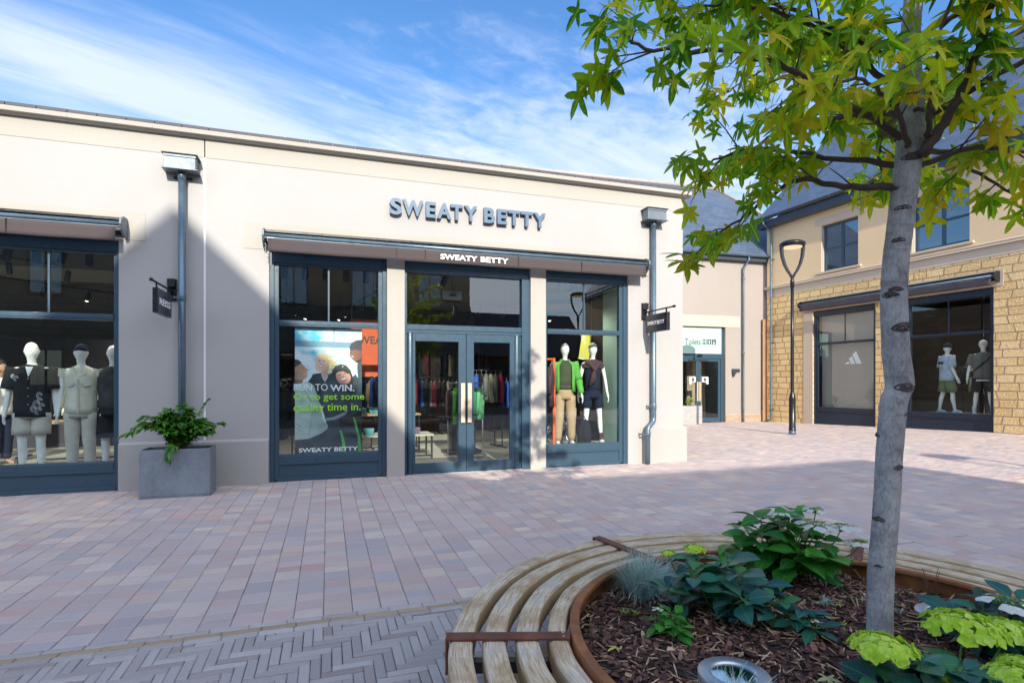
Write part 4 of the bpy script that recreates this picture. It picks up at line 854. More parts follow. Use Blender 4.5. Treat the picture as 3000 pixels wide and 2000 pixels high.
# ================================================================== ground details on the plaza
b = MB(); b.lathe([(0.0, 0.004), (0.13, 0.005), (0.15, 0.0)], n=24); o = b.build('ground_light', 'pale_floor', None); o.location = (7.75, 9.35, 0.012)
tag(o, 'pale round disc flush in the paving beyond the end of the white wall', 'cover plate')
# ================================================================== round bench and planter
bench = thing('round_bench', 'circular bench of weathered oak slats wrapped around the planted bed', 'bench', (PC.x, PC.y, 0))
A0 = [162.8, 101.0, 37.5, -25.0, -87.0, -149.5]
SR = [(1.457, 1.548), (1.329, 1.420), (1.201, 1.292), (1.086, 1.163)]
def pol(r, a): return (r * math.cos(a), r * math.sin(a))
for si in range(6):
    a1 = R(A0[si]); a0 = R(A0[(si + 1) % 6]) if A0[(si + 1) % 6] < A0[si] else R(A0[(si + 1) % 6] - 360)
    if si == 5: a0 = R(A0[0] - 360)
    for k, (ri, ro) in enumerate(SR):
        b = MB(); n = 30; ga = 0.004; rings = []; uvl = []; off = random.uniform(0, 50)
        e = 0.010; zt = 0.452 + random.uniform(-0.0015, 0.0015); zb = 0.375
        prof = [(ri, zb), (ri, zt - e), (ri + e * 0.4, zt - e * 0.35), (ri + e * 1.2, zt), (ro - e * 1.6, zt), (ro - e * 0.5, zt - e * 0.5), (ro, zt - e * 1.6), (ro, zb)]
        per = [0]
        for q in range(1, len(prof)): per.append(per[-1] + math.hypot(prof[q][0] - prof[q - 1][0], prof[q][1] - prof[q - 1][1]))
        for i in range(n + 1):
            a = a0 + ga + (a1 - a0 - 2 * ga) * i / n; wv = 0.0012 * math.sin(a * 31 + k)
            rings.append([(*pol(r + wv, a), z + 0.0008 * math.sin(a * 17 + q)) for q, (r, z) in enumerate(prof)])
            uvl += [(a * ro + off, per[q] + off) for q in range(len(prof))]
        b.loft([r[::-1] for r in rings], True, True, 0, None, None)
        m = len(prof)
        # uv in the same vertex order (rings reversed)
        uvr = []
        for i in range(n + 1): uvr += uvl[i * m:(i + 1) * m][::-1]
        b.uv = [[uvr[j] for j in f] for f in b.f]
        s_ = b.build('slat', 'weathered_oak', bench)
        es = s_.modifiers.new('split', 'EDGE_SPLIT'); es.split_angle = R(50)
for ad in A0:
    a = R(ad); c, s = math.cos(a), math.sin(a)
    Mx = Matrix(((c, -s, 0, 0), (s, c, 0, 0), (0, 0, 1, 0), (0, 0, 0, 1)))
    b = MB(); b.obox(Mx @ Matrix.Translation((1.318, 0, 0.4605)), 0.237, 0.030, 0.0045); b.obox(Mx @ Matrix.Translation((1.5585, 0, 0.395)), 0.0045, 0.030, 0.070)
    st_ = b.build('strap', 'corten_dark', bench, 0.002)
    b = MB()
    for q in (-0.016, 0.016):
        b.obox(Mx @ Matrix.Translation((1.105, q, 0.466)), 0.004, 0.004, 0.001)
    b.build('screw', 'brass_handle', st_)
    b = MB(); b.obox(Mx @ Matrix.Translation((1.32, 0, 0.348)), 0.225, 0.022, 0.022); b.obox(Mx @ Matrix.Translation((1.20, 0, 0.16)), 0.025, 0.022, 0.166)
    b.build('bench_leg', 'black_paint', bench, 0.002)
for q in (ad - 31 for ad in A0):
    a = R(q); c, s = math.cos(a), math.sin(a); Mx = Matrix(((c, -s, 0, 0), (s, c, 0, 0), (0, 0, 1, 0), (0, 0, 0, 1)))
    b = MB(); b.obox(Mx @ Matrix.Translation((1.32, 0, 0.345)), 0.225, 0.025, 0.025); b.build('support_bar', 'black_paint', bench)
b = MB(); b.add([(*pol(r, 2 * math.pi * k / 64), 0.004) for r in (1.0, 1.42) for k in range(64)], [(k, (k + 1) % 64, 64 + (k + 1) % 64, 64 + k)[::-1] for k in range(64)])
gr_ = b.build('gravel_strip', 'resin_gravel', None); gr_.location = (PC.x, PC.y, 0); struct(gr_, 'bonded gravel strip under the round bench')
pot = thing('planter_ring', 'rusty corten steel ring that holds the planted bed inside the round bench', 'planter', (PC.x, PC.y, 0))
b = MB(); n = 96
prof = [(1.072, 0.0), (1.072, 0.463), (1.070, 0.466), (1.034, 0.466), (1.032, 0.463), (1.032, 0.448), (1.064, 0.444), (1.064, 0.0)]
rings = [[(r * math.cos(2 * math.pi * k / n), r * math.sin(2 * math.pi * k / n), z) for k in range(n)] for r, z in prof]
b.loft(rings, False, True)
o = b.build('ring', 'corten', pot); es = o.modifiers.new('split', 'EDGE_SPLIT'); es.split_angle = R(40)
# soil and bark mulch
def soilz(x, y):
    r = math.hypot(x, y); return 0.372 + 0.035 * (1 - min(1, r / 1.06) ** 2) + 0.010 * math.sin(x * 7 + 1) * math.cos(y * 6) + 0.006 * math.sin(x * 19) * math.sin(y * 17 + 2)
b = MB(); nr, na = 26, 72; v = [(0, 0, soilz(0, 0))]
for i in range(1, nr + 1):
    for k in range(na): x, y = pol(1.066 * i / nr, 2 * math.pi * k / na); v.append((x, y, soilz(x, y)))
f = [(0, 1 + k, 1 + (k + 1) % na) for k in range(na)]
for i in range(nr - 1):
    for k in range(na): f.append((1 + i * na + k, 1 + (i + 1) * na + k, 1 + (i + 1) * na + (k + 1) % na, 1 + i * na + (k + 1) % na))
b.add(v, f, sm=True); so2 = b.build('planting_soil', 'tree_soil', None); so2.location = (PC.x, PC.y, 0); struct(so2, 'dark soil bed inside the steel ring')
b = MB()
rng = random.Random(3)
for i in range(9000):
    r = 1.05 * math.sqrt(rng.random()); a = rng.uniform(0, 2 * math.pi); x, y = pol(r, a)
    if math.hypot(x + PC.x - 1.35, y + PC.y - 1.60) < 0.118 or math.hypot(x + PC.x - 2.62, y + PC.y - 1.735) < 0.118: continue
    stick = rng.random() < 0.22
    L, Wd, T = (rng.uniform(0.014, 0.045), rng.uniform(0.0014, 0.0035), rng.uniform(0.0012, 0.0025)) if stick else (rng.uniform(0.007, 0.024), rng.uniform(0.004, 0.011), rng.uniform(0.001, 0.003))
    if rng.random() < 0.02: L *= 1.6; Wd *= 1.5
    z = soilz(x, y) + rng.uniform(0.001, 0.014)
    Mx = Matrix.Translation((x, y, z)) @ Matrix.Rotation(rng.uniform(0, 6.28), 4, 'Z') @ Matrix.Rotation(rng.gauss(0, 0.45), 4, 'X') @ Matrix.Rotation(rng.gauss(0, 0.32), 4, 'Y')
    rv = rng.uniform(0.82, 1.0) if stick and rng.random() < 0.7 else (rng.uniform(0.0, 0.78) if rng.random() > 0.05 else rng.uniform(0.85, 1))
    # ragged chip: a six-cornered slab
    pts = [(-L, -Wd * rng.uniform(0.2, 1)), (-L * rng.uniform(-0.2, 0.5), -Wd), (L * rng.uniform(0.6, 1), -Wd * rng.uniform(0.3, 0.9)), (L, Wd * rng.uniform(0, 0.6)), (L * rng.uniform(-0.3, 0.5), Wd), (-L * rng.uniform(0.6, 1), Wd * rng.uniform(0.3, 0.9))]
    b.prism(pts, lambda p, q, h: Mx @ Vector((p, q, h)), -T, T, 0, (rv, rng.random(), rng.random()))
mu = b.build('bark_mulch', 'bark_chip', None); mu.location = (PC.x, PC.y, 0); tag(mu, 'dark brown bark chips covering the planted bed', 'bark mulch', None, 'stuff')

# ================================================================== leaf shapes
def leaf_ovate(mb, M, L, Wd, rnd, serr=0, droop=0.25, fold=0.18, n=6):
    """blade from the origin along +y, width in x; uv.y runs base to tip, uv.x across"""
    pr = [0.0, 0.46, 0.78, 0.96, 1.0, 0.9, 0.68, 0.38, 0.0] if n == 6 else [0, 0.75, 1.0, 0.7, 0]
    k = len(pr); v = []; uv = []
    for i in range(k):
        s = i / (k - 1); w_ = Wd * 0.5 * pr[i] * (1 + (0.05 * (-1) ** i if serr and 0 < i < k - 1 else 0)); y = L * s; z = -droop * L * s * s
        v += [M @ Vector((-w_, y - fold * 0.3 * w_, z + fold * w_)), M @ Vector((0, y, z)), M @ Vector((w_, y - fold * 0.3 * w_, z + fold * w_))]; uv += [(-pr[i] * 0.5, s), (0, s), (pr[i] * 0.5, s)]
    f = []
    for i in range(k - 1):
        f += [(i * 3, i * 3 + 1, i * 3 + 4, i * 3 + 3), (i * 3 + 1, i * 3 + 2, i * 3 + 5, i * 3 + 4)]
    mb.add(v, f, rnd, uv, 0, True)
def leaf_star(mb, M, S, rnd, rg):
    """five-lobed sweetgum leaf, stalk at the origin, middle lobe along +y"""
    lob = [(-128, 0.62), (-62, 0.86), (0, 1.0), (62, 0.86), (128, 0.62)]; v = [M @ Vector((0, 0, 0))]; uv = [(0, 0)]; f = []
    cup = rg.uniform(-0.05, 0.30); bend = rg.uniform(0.1, 0.5)
    def P(a, r, lift=0.0):
        x, y = r * S * math.sin(R(a)), r * S * math.cos(R(a)) + 0.10 * S
        z = -bend * (r ** 2) * S * 0.55 + cup * abs(math.sin(R(a))) * r * S * 0.5 + lift * S
        return M @ Vector((x, y, z))
    seq = [(-180, 0.10)]
    for i, (a, L) in enumerate(lob):
        j = rg.uniform(0.88, 1.08); wd = 21
        seq += [(a - wd * 1.05, 0.44 * L * j), (a - wd * 0.42, 0.76 * L * j), (a, L * j), (a + wd * 0.42, 0.76 * L * j), (a + wd * 1.05, 0.44 * L * j)]
        if i < 4: seq.append(((a + lob[i + 1][0]) / 2, 0.235))
    for a, r in seq:
        lift = -0.02 if r < 0.3 else 0.0
        v.append(P(a, r, lift)); uv.append((r * math.sin(R(a)) * 0.5, r))
    m = len(seq)
    for i in range(m): f.append((0, 1 + (i + 1) % m, 1 + i))
    mb.add(v, f, rnd, uv, 0, True)
def frame_to(pos, d, up=Vector((0, 0, 1)), roll=0.0):
    y = d.normalized(); x = y.cross(up)
    if x.length < 1e-3: x = Vector((1, 0, 0))
    x.normalize(); z = x.cross(y); M = Matrix((x, y, z)).transposed().to_4x4(); M.translation = pos
    return M @ Matrix.Rotation(roll, 4, 'Y')

# ================================================================== the tree
rg = random.Random(11)
def CW(r, d, z): v = RT * r + FW * d; return Vector((v.x, v.y, z))          # metres right of / ahead of the viewpoint -> world
TB = Vector((2.066, 1.620, 0.38))
tree = thing('sweetgum_tree', 'young sweetgum tree with pale grey trunk and star shaped yellow green leaves', 'tree', TB)
TP = [(-0.006, 0.002, -0.02), (0, 0, 0.06), (0.004, -0.001, 0.30), (0.022, -0.008, 0.56), (0.036, -0.012, 0.83), (0.052, -0.018, 1.0), (0.072, -0.024, 1.06), (0.058, -0.02, 1.20), (0.054, -0.018, 1.43), (0.066, -0.022, 1.60), (0.092, -0.030, 1.82), (0.110, -0.038, 2.02), (0.114, -0.040, 2.20), (0.110, -0.038, 2.40), (0.124, -0.044, 2.60), (0.135, -0.05, 3.0), (0.12, -0.05, 3.5), (0.13, -0.04, 4.1), (0.12, -0.04, 4.7)]
TR_ = [0.078, 0.0575, 0.0560, 0.0555, 0.0560, 0.058, 0.060, 0.058, 0.0555, 0.0550, 0.0560, 0.0565, 0.050, 0.042, 0.038, 0.032, 0.026, 0.018, 0.008]
# smooth the path
def catmull(P, m):
    o = []
    for i in range(len(P) - 1):
        p0, p1, p2, p3 = P[max(i - 1, 0)], P[i], P[i + 1], P[min(i + 2, len(P) - 1)]
        for k in range(m):
            t_ = k / m; o.append(tuple(0.5 * ((2 * b_) + (-a_ + c_) * t_ + (2 * a_ - 5 * b_ + 4 * c_ - d_) * t_ ** 2 + (-a_ + 3 * b_ - 3 * c_ + d_) * t_ ** 3) for a_, b_, c_, d_ in zip(p0, p1, p2, p3)))
    o.append(tuple(P[-1])); return o
TS = catmull([p + (r * 0.82,) for i, (p, r) in enumerate(zip(TP, TR_))], 7)
b = MB(); n = 28; rings = []
for i, (x, y, z, r) in enumerate(TS):
    rr = []
    for k in range(n):
        a = 2 * math.pi * k / n; q = r * (1 + 0.03 * math.sin(a * 3 + z * 5) + 0.014 * math.sin(a * 7 + z * 31) + 0.010 * math.sin(z * 63 + a))
        rr.append((x + q * math.cos(a), y + q * math.sin(a), z))
    rings.append(rr)
b.loft(rings, True, True); trunk = b.build('trunk', 'bark', tree)
def trunk_at(z):
    for i in range(len(TS) - 1):
        if TS[i][2] <= z <= TS[i + 1][2]:
            t_ = (z - TS[i][2]) / (TS[i + 1][2] - TS[i][2] + 1e-9); return Vector([TS[i][j] + (TS[i + 1][j] - TS[i][j]) * t_ for j in range(3)]), TS[i][3]
    return Vector(TS[-1][:3]), TS[-1][3]
# branch scars: lens shaped rings with a dark pit, on the side towards the viewpoint (angle measured around the trunk)
CA = math.degrees(math.atan2(-TB.y, -TB.x))
for z, da, sz in ((0.355, -15, 0.5), (0.535, -35, 0.9), (0.74, 55, 0.8), (0.86, -75, 0.7), (0.945, 84, 0.8), (1.05, 28, 1.25), (1.28, 42, 1.5), (1.41, -18, 1.0), (1.43, 4, 0.8), (1.62, -2, 0.8), (1.745, 0, 0.9), (1.83, -58, 0.8), (1.94, 14, 1.2), (1.945, 38, 1.0), (2.12, 35, 0.8), (2.03, -85, 0.5)):
    p, r = trunk_at(z); a = R(CA + da); nrm = Vector((math.cos(a), math.sin(a), 0)); tg = Vector((-math.sin(a), math.cos(a), 0)); b = MB()
    for q, (w_, h_, lift) in enumerate(((0.030, 0.010, 0.0005), (0.019, 0.006, 0.0015))):
        pts = []
        for k in range(14):
            t_ = 2 * math.pi * k / 14; u = w_ * sz * math.cos(t_) * rg.uniform(0.85, 1.15); hh = h_ * sz * math.sin(t_) * rg.uniform(0.6, 1.35) * (1 - 0.25 * abs(math.cos(t_))) - 0.002 * math.cos(2 * t_)
            aa = a + u / r; pts.append(p + Vector((math.cos(aa), math.sin(aa), 0)) * (r + lift) + Vector((0, 0, hh)))
        pts.append(pts[0]); b.tube(pts, 0.0026 * sz, 6)
    b.lathe([(0.0, -0.001), (0.006 * sz, 0.002), (0.0, 0.004)], n=8)
    vs_ = b.v[-24:]; b.v[-24:] = [tuple(p + nrm * (r + 0.003 + v_[2]) + tg * v_[0] + Vector((0, 0, v_[1]))) for v_ in vs_]
    b.build('scar', 'bark_scar', trunk)
limbs = []
def limb(pts, r0, r1=0.004, world=True):
    P = [(Vector(p) - TB) if world else Vector(p) for p in pts]
    S_ = [Vector(q) for q in catmull([tuple(p) for p in P], 6)]
    S_ = [q + Vector((rg.gauss(0, 0.004), rg.gauss(0, 0.004), rg.gauss(0, 0.004))) if 0 < i else q for i, q in enumerate(S_)]
    rad = [r0 + (r1 - r0) * (i / (len(S_) - 1)) ** 0.75 for i in range(len(S_))]; limbs.append((S_, rad)); return S_
tw = lambda z: trunk_at(z - 0.38)[0] + TB
limb([tw(2.40), CW(1.30, 2.12, 2.50), CW(1.0, 2.03, 2.60), CW(0.72, 1.96, 2.62), CW(0.46, 1.92, 2.60), CW(0.36, 1.90, 2.67)], 0.017)
limb([tw(2.22), CW(1.38, 2.26, 2.24), CW(1.20, 2.34, 2.30), CW(1.05, 2.42, 2.20), CW(0.90, 2.46, 2.10)], 0.018)
limb([tw(2.30), CW(1.32, 2.35, 2.40), CW(1.05, 2.45, 2.48), CW(0.86, 2.5, 2.42)], 0.015)
limb([tw(2.34), CW(1.40, 2.02, 2.44), CW(1.2, 1.9, 2.48), CW(1.0, 1.82, 2.42)], 0.013)
limb([CW(1.585, 2.14, 2.33), CW(1.63, 2.07, 2.45), CW(1.67, 2.0, 2.60), CW(1.69, 1.94, 2.85), CW(1.74, 1.88, 3.25)], 0.023, 0.007)
limb([CW(1.68, 1.99, 2.66), CW(1.72, 1.93, 2.9), CW(1.85, 1.85, 3.3)], 0.016)
limb([tw(2.35), CW(1.80, 2.3, 2.40), CW(2.0, 2.38, 2.34), CW(2.25, 2.42, 2.24)], 0.016)
limb([tw(2.28), CW(1.75, 2.12, 2.34), CW(1.9, 2.06, 2.30), CW(2.05, 2.02, 2.18)], 0.013)
limb([tw(2.45), CW(1.85, 2.1, 2.62), CW(2.1, 2.0, 2.72), CW(2.3, 1.95, 2.7)], 0.016)
limb([CW(1.60, 2.13, 2.37), CW(1.54, 2.05, 2.44), CW(1.50, 1.98, 2.55), CW(1.54, 1.85, 3.0)], 0.013)
limb([tw(2.5), CW(1.45, 2.45, 2.62), CW(1.3, 2.7, 2.66), CW(1.15, 2.95, 2.6)], 0.016)
limb([tw(2.5), CW(1.7, 2.5, 2.62), CW(1.85, 2.8, 2.62), CW(2.05, 3.05, 2.52)], 0.016)
limb([tw(2.55), CW(1.25, 2.15, 2.78), CW(0.95, 2.1, 2.86), CW(0.72, 2.05, 2.84)], 0.015)
for i in range(22):
    z = 2.60 + 0.098 * i; a = i * 2.399 + 0.6; L = 1.12 * (1 - (i / 27) ** 1.3) + 0.12; p = tw(z); d = Vector((math.cos(a), math.sin(a), 0))
    cd = d.dot(-FW)
    limb([p, p + d * L * 0.35 + Vector((0, 0, 0.13)), p + d * L * 0.7 + Vector((0, 0, 0.24)), p + d * L + Vector((0, 0, 0.26 + 0.05 * i / 10))], 0.012 * (1 - i / 34), 0.003)
b = MB(); twigs = []
for S_, rad in limbs:
    b.tube(S_, rad, 7); Ltot = 0; nxt = 0.16 + rg.random() * 0.05
    for i in range(1, len(S_)):
        seg = (S_[i] - S_[i - 1]); Ltot += seg.length
        while Ltot > nxt:
            nxt += rg.uniform(0.055, 0.085); d = seg.normalized(); side = d.cross(Vector((0, 0, 1))).normalized() * rg.choice((-1, 1))
            td = (d * rg.uniform(0.3, 0.9) + side * rg.uniform(0.4, 1.0) + Vector((0, 0, rg.uniform(-0.35, 0.45)))).normalized(); tl = rg.uniform(0.07, 0.26)
            p0 = S_[i]; p1 = p0 + td * tl * 0.5 + Vector((0, 0, 0.01)); p2 = p0 + td * tl + Vector((0, 0, rg.uniform(-0.03, 0.03)))
            b.tube([p0, p1, p2], [0.0038, 0.0028, 0.0018], 5); twigs.append((p0, p1, p2, td))
    twigs.append((S_[-4], S_[-2], S_[-1], (S_[-1] - S_[-3]).normalized()))
b.build('branches', 'branch_bark', tree)
b = MB(); pet = MB(); nl = 0
for p0, p1, p2, td in twigs:
    for k in range(rg.choice((5, 6, 6, 7))):
        t_ = rg.uniform(0.35, 1.0) if k else 1.0; p = p0.lerp(p1, t_ * 2) if t_ < 0.5 else p1.lerp(p2, t_ * 2 - 1)
        a = rg.uniform(0, 6.28); out_ = (td * rg.uniform(0.1, 0.9) + Vector((math.cos(a), math.sin(a), 0)) * rg.uniform(0.3, 1.0) + Vector((0, 0, rg.uniform(-0.45, 0.35)))).normalized()
        Lp = rg.uniform(0.035, 0.075); q = p + out_ * Lp; dirl = (out_ * rg.uniform(0.25, 0.9) + Vector((0, 0, -rg.uniform(0.35, 1.3)))).normalized()
        wq = q + TB; dep = wq.x * FW.x + wq.y * FW.y; lat = wq.x * RT.x + wq.y * RT.y
        if dep < 1.15: continue
        sx_ = 1500 + 1626.6 * lat / dep; sy_ = 1119 - 1626.6 * (wq.z - 1.45) / dep
        if wq.z < 2.02 or (lat > 0.98 and wq.z < 2.02 + 0.30 * min(1, (lat - 0.98) / 0.2) * (1 if lat < 1.62 else 0.55) * (dep / 2.3)): continue
        if rg.random() < (0.10 if 0.9 < lat < 1.5 else 0.0): continue
        pet.tube([p, p.lerp(q, 0.5) + Vector((0, 0, 0.006)), q], 0.0010, 3)
        S = rg.choice((0.062, 0.072, 0.082, 0.092, 0.104)); hue = min(1, max(0, rg.betavariate(1.3, 1.2) + (0.12 if wq.z < 2.5 and lat > 1.2 else 0) - (0.18 if lat < 0.8 else 0)))
        leaf_star(b, frame_to(q, dirl, out_ if rg.random() < 0.8 else Vector((0, 0, 1)), rg.gauss(0, 0.5)), S * 1.0, (hue, rg.random(), rg.random()), rg); nl += 1
print('leaves', nl)
b.build('crown', 'sweetgum_leaf', tree); pet.build('leaf_stalks', 'green_stem', tree)

# ================================================================== planting in the bed
def bed(x, y): return Vector((x, y, soilz(x - PC.x, y - PC.y)))
def hydrangea(pos, h, rad, nstem, mat, label, heads, seed, Lf=0.105, name='hydrangea', dens=5, group='hydrangeas in the planted bed'):
    r = random.Random(seed); t = thing(name, label, 'hydrangea', pos, 0, group); st_ = MB(); lf = MB()
    tips = []
    for i in range(nstem):
        a = 2.4 * i + r.uniform(-0.3, 0.3); rr = rad * math.sqrt((i + 0.6) / nstem); tip = Vector((rr * math.cos(a), rr * math.sin(a), h * (1 - 0.55 * (rr / rad) ** 2) * r.uniform(0.85, 1.08)))
        base = Vector((tip.x * 0.12, tip.y * 0.12, -0.01)); mid = base.lerp(tip, 0.55) + Vector((0, 0, 0.02)); st_.tube([base, mid, tip], [0.0045, 0.0038, 0.003], 6); tips.append(tip)
        for lev in range(3):
            c = base.lerp(tip, (1.0, 0.80, 0.55)[lev]); nn = (dens, 4, 3)[lev]; off = r.uniform(0, 6)
            for k in range(nn):
                az = off + k * 2 * math.pi / nn + r.uniform(-0.3, 0.3); outw = Vector((math.cos(az), math.sin(az), (0.42, 0.15, -0.05)[lev] + r.uniform(-0.25, 0.2)))
                L = Lf * r.uniform(0.62, 1.12) * (0.75 if lev == 0 and k > 2 else 1.0)
                p = c + outw.normalized() * 0.018; st_.tube([c, p], 0.0018, 4)
                leaf_ovate(lf, frame_to(p, outw, Vector((0, 0, 1)), r.gauss(0, 0.30)), L, L * r.uniform(0.60, 0.74), (min(1, max(0, r.gauss(0.45, 0.25) + (0.25 if lev == 0 and k > 2 else 0))), r.random(), r.random()), 1, r.uniform(0.15, 0.5), r.uniform(0.1, 0.35))
    st_.build('stems', 'green_stem', t); lf.build('leaves', mat, t)
    for hd in heads: flower_head(t, r, *hd)
    return t
def flower_head(t, r, x, y, z, rad, kind):
    st_ = MB(); st_.tube([(x * 0.5, y * 0.5, z * 0.3), (x * 0.9, y * 0.9, z * 0.75), (x, y, z - rad * 0.15)], [0.004, 0.0035, 0.003], 6)
    m = MB(); c = Vector((x, y, z))
    if kind == 'lime':
        for i in range(150):
            u = math.sqrt(r.random()); a = r.uniform(0, 6.28); d = Vector((u * math.cos(a), u * math.sin(a), math.sqrt(max(0, 1 - u * u * 0.9)) * 0.62)); p = c + Vector((d.x * rad, d.y * rad, d.z * rad * 0.8 - 0.2 * rad)) + Vector((0, 0, r.uniform(-0.004, 0.004)))
            nrm = (d + Vector((0, 0, 0.25))).normalized()
            if i % 6 == 0: st_.tube([c - Vector((0, 0, rad * 0.25)), p - nrm * 0.004], 0.0012, 4)
            tw_ = r.uniform(0, 1.5); hue = (min(1, max(0, 0.35 + 0.5 * d.z + r.uniform(-0.25, 0.3))), r.random(), 0.4); sz = rad * r.uniform(0.13, 0.20)
            X = nrm.orthogonal().normalized(); Y = nrm.cross(X)
            for k in range(4):
                a2 = tw_ + k * math.pi / 2; dd = (X * math.cos(a2) + Y * math.sin(a2) + nrm * 0.35).normalized(); leaf_ovate(m, frame_to(p, dd, nrm), sz, sz * 1.05, hue, 0, r.uniform(-0.2, 0.3), 0.15, 4)
        m.build('flower_head', 'lime_petal', t)
    else:
        bd = MB()
        for i in range(60):
            u = math.sqrt(r.random()) * 0.72; a = r.uniform(0, 6.28); p = c + Vector((u * rad * math.cos(a), u * rad * math.sin(a), rad * 0.25 * (1 - u * u))); q = 0.0035
            bd.add([p + Vector((q, 0, 0)), p + Vector((0, q, 0)), p + Vector((-q, 0, 0)), p + Vector((0, -q, 0)), p + Vector((0, 0, q)), p - Vector((0, 0, q))], [(0, 1, 4), (1, 2, 4), (2, 3, 4), (3, 0, 4), (1, 0, 5), (2, 1, 5), (3, 2, 5), (0, 3, 5)], (r.random(), 0.5, 0.4), None, 0, True)
            if i % 4 == 0: st_.tube([c - Vector((0, 0, rad * 0.3)), p], 0.0009, 3)
        bd.build('buds', 'green_bud', t)
        n_ = 9
        for i in range(n_):
            a = i * 2 * math.pi / n_ + r.uniform(-0.2, 0.2); p = c + Vector((rad * math.cos(a), rad * math.sin(a), r.uniform(-0.006, 0.01))); st_.tube([c - Vector((0, 0, rad * 0.25)), p], 0.0011, 4)
            nrm = Vector((0.35 * math.cos(a), 0.35 * math.sin(a), 1)).normalized(); X = nrm.orthogonal().normalized(); Y = nrm.cross(X); tw_ = r.uniform(0, 1.5)
            for k in range(4):
                a2 = tw_ + k * math.pi / 2; dd = (X * math.cos(a2) + Y * math.sin(a2) + nrm * 0.2).normalized(); leaf_ovate(m, frame_to(p, dd, nrm), rad * 0.42, rad * 0.46, (r.random(), 0.2, 0.4), 0, 0.2, 0.1, 4)
        m.build('petals', 'white_petal', t)
    st_.build('flower_stem', 'green_stem', t)
hydrangea(bed(1.665, 2.075), 0.23, 0.25, 11, 'hydrangea_dark', 'dark blue green leafy hydrangea beside the blue grass tuft', [(-0.05, 0.10, 0.27, 0.05, 'lime'), (-0.15, 0.16, 0.24, 0.035, 'lime')], 5, 0.125)
hydrangea(bed(2.33, 2.40), 0.34, 0.26, 11, 'hydrangea_green', 'bright green hydrangea with white lacecap flowers behind the trunk', [(0.03, -0.20, 0.33, 0.075, 'white'), (0.18, -0.22, 0.31, 0.075, 'white'), (0.24, -0.28, 0.24, 0.06, 'white'), (-0.10, -0.10, 0.37, 0.04, 'white'), (0.12, -0.12, 0.38, 0.05, 'white')], 8, 0.155)
hydrangea(bed(1.83, 1.21), 0.155, 0.20, 12, 'hydrangea_dark', 'dark leaved hydrangea with big lime flower heads right in front of the trunk', [(-0.105, 0.13, 0.185, 0.10, 'lime'), (0.27, 0.13, 0.20, 0.125, 'lime'), (0.38, 0.07, 0.195, 0.10, 'lime'), (0.02, 0.02, 0.13, 0.045, 'lime')], 21, 0.125)
hydrangea(bed(2.12, 1.02), 0.14, 0.17, 9, 'hydrangea_green', 'green hydrangea with lime flowers cut by the lower edge of view', [(-0.16, 0.08, 0.175, 0.085, 'lime'), (-0.02, 0.16, 0.16, 0.05, 'lime')], 27, 0.125)
hydrangea(bed(2.50, 1.44), 0.20, 0.17, 8, 'hydrangea_dark', 'dark leaved hydrangea with white lacecap flowers near the right rim', [(-0.10, -0.06, 0.23, 0.07, 'white')], 33, 0.13)
hydrangea(bed(1.345, 1.99), 0.085, 0.07, 4, 'hydrangea_green', 'small low hydrangea shoot with pinkish bud left of the dark hydrangea', [(-0.03, 0.03, 0.10, 0.018, 'white')], 44, 0.07, dens=4)
hydrangea(bed(1.87, 1.80), 0.085, 0.06, 3, 'hydrangea_dark', 'small hydrangea shoot with a green bud just left of the trunk', [(0.03, -0.02, 0.06, 0.02, 'white')], 45, 0.08, dens=4)
def grass_tuft(pos, h, rad, n, label, seed, w_=0.0016):
    r = random.Random(seed); b = MB()
    for i in range(n):
        a = r.uniform(0, 6.28); lean = r.uniform(0.05, 1.0) ** 0.8; L = h * r.uniform(0.65, 1.15); d = Vector((math.cos(a), math.sin(a), 0)); p = Vector((r.gauss(0, rad * 0.1), r.gauss(0, rad * 0.1), 0)); side = Vector((-d.y, d.x, 0)); hue = r.random() ** 1.1
        v = []; m = 6
        for k in range(m + 1):
            s = k / m; q = p + d * (rad * lean * (s ** 1.4)) + Vector((0, 0, L * (s - 0.5 * lean * s * s * 1.25))) + side * 0.01 * math.sin(s * 3 + i); ww = w_ * (1 - s * 0.8)
            v += [q - side * ww, q + side * ww + Vector((0, 0, ww * 0.8))]
        b.add(v, [(2 * k, 2 * k + 1, 2 * k + 3, 2 * k + 2) for k in range(m)], (hue, r.random(), 0.4), None, 0, True)
    o = b.build('grass_tuft', 'fescue', None); o.location = pos; tag(o, label, 'grass', 'blue grass tufts in the planted bed'); return o
grass_tuft(bed(1.475, 2.40), 0.27, 0.31, 900, 'full blue grey grass tuft at the left rim between bench and dark hydrangea', 2, 0.0017)
grass_tuft(bed(1.245, 1.475), 0.14, 0.20, 150, 'sparse blue grass tuft growing over the near round ground light', 3)
grass_tuft(bed(2.66, 2.36), 0.22, 0.12, 60, 'thin blue grass wisps behind the white flowered hydrangea', 4)
grass_tuft(bed(2.22, 2.02), 0.06, 0.06, 60, 'tiny grey green tuft left of the trunk', 5, 0.0016)
grass_tuft(bed(2.42, 1.93), 0.05, 0.16, 40, 'flattened light green grass blades right of the trunk', 6, 0.0016)
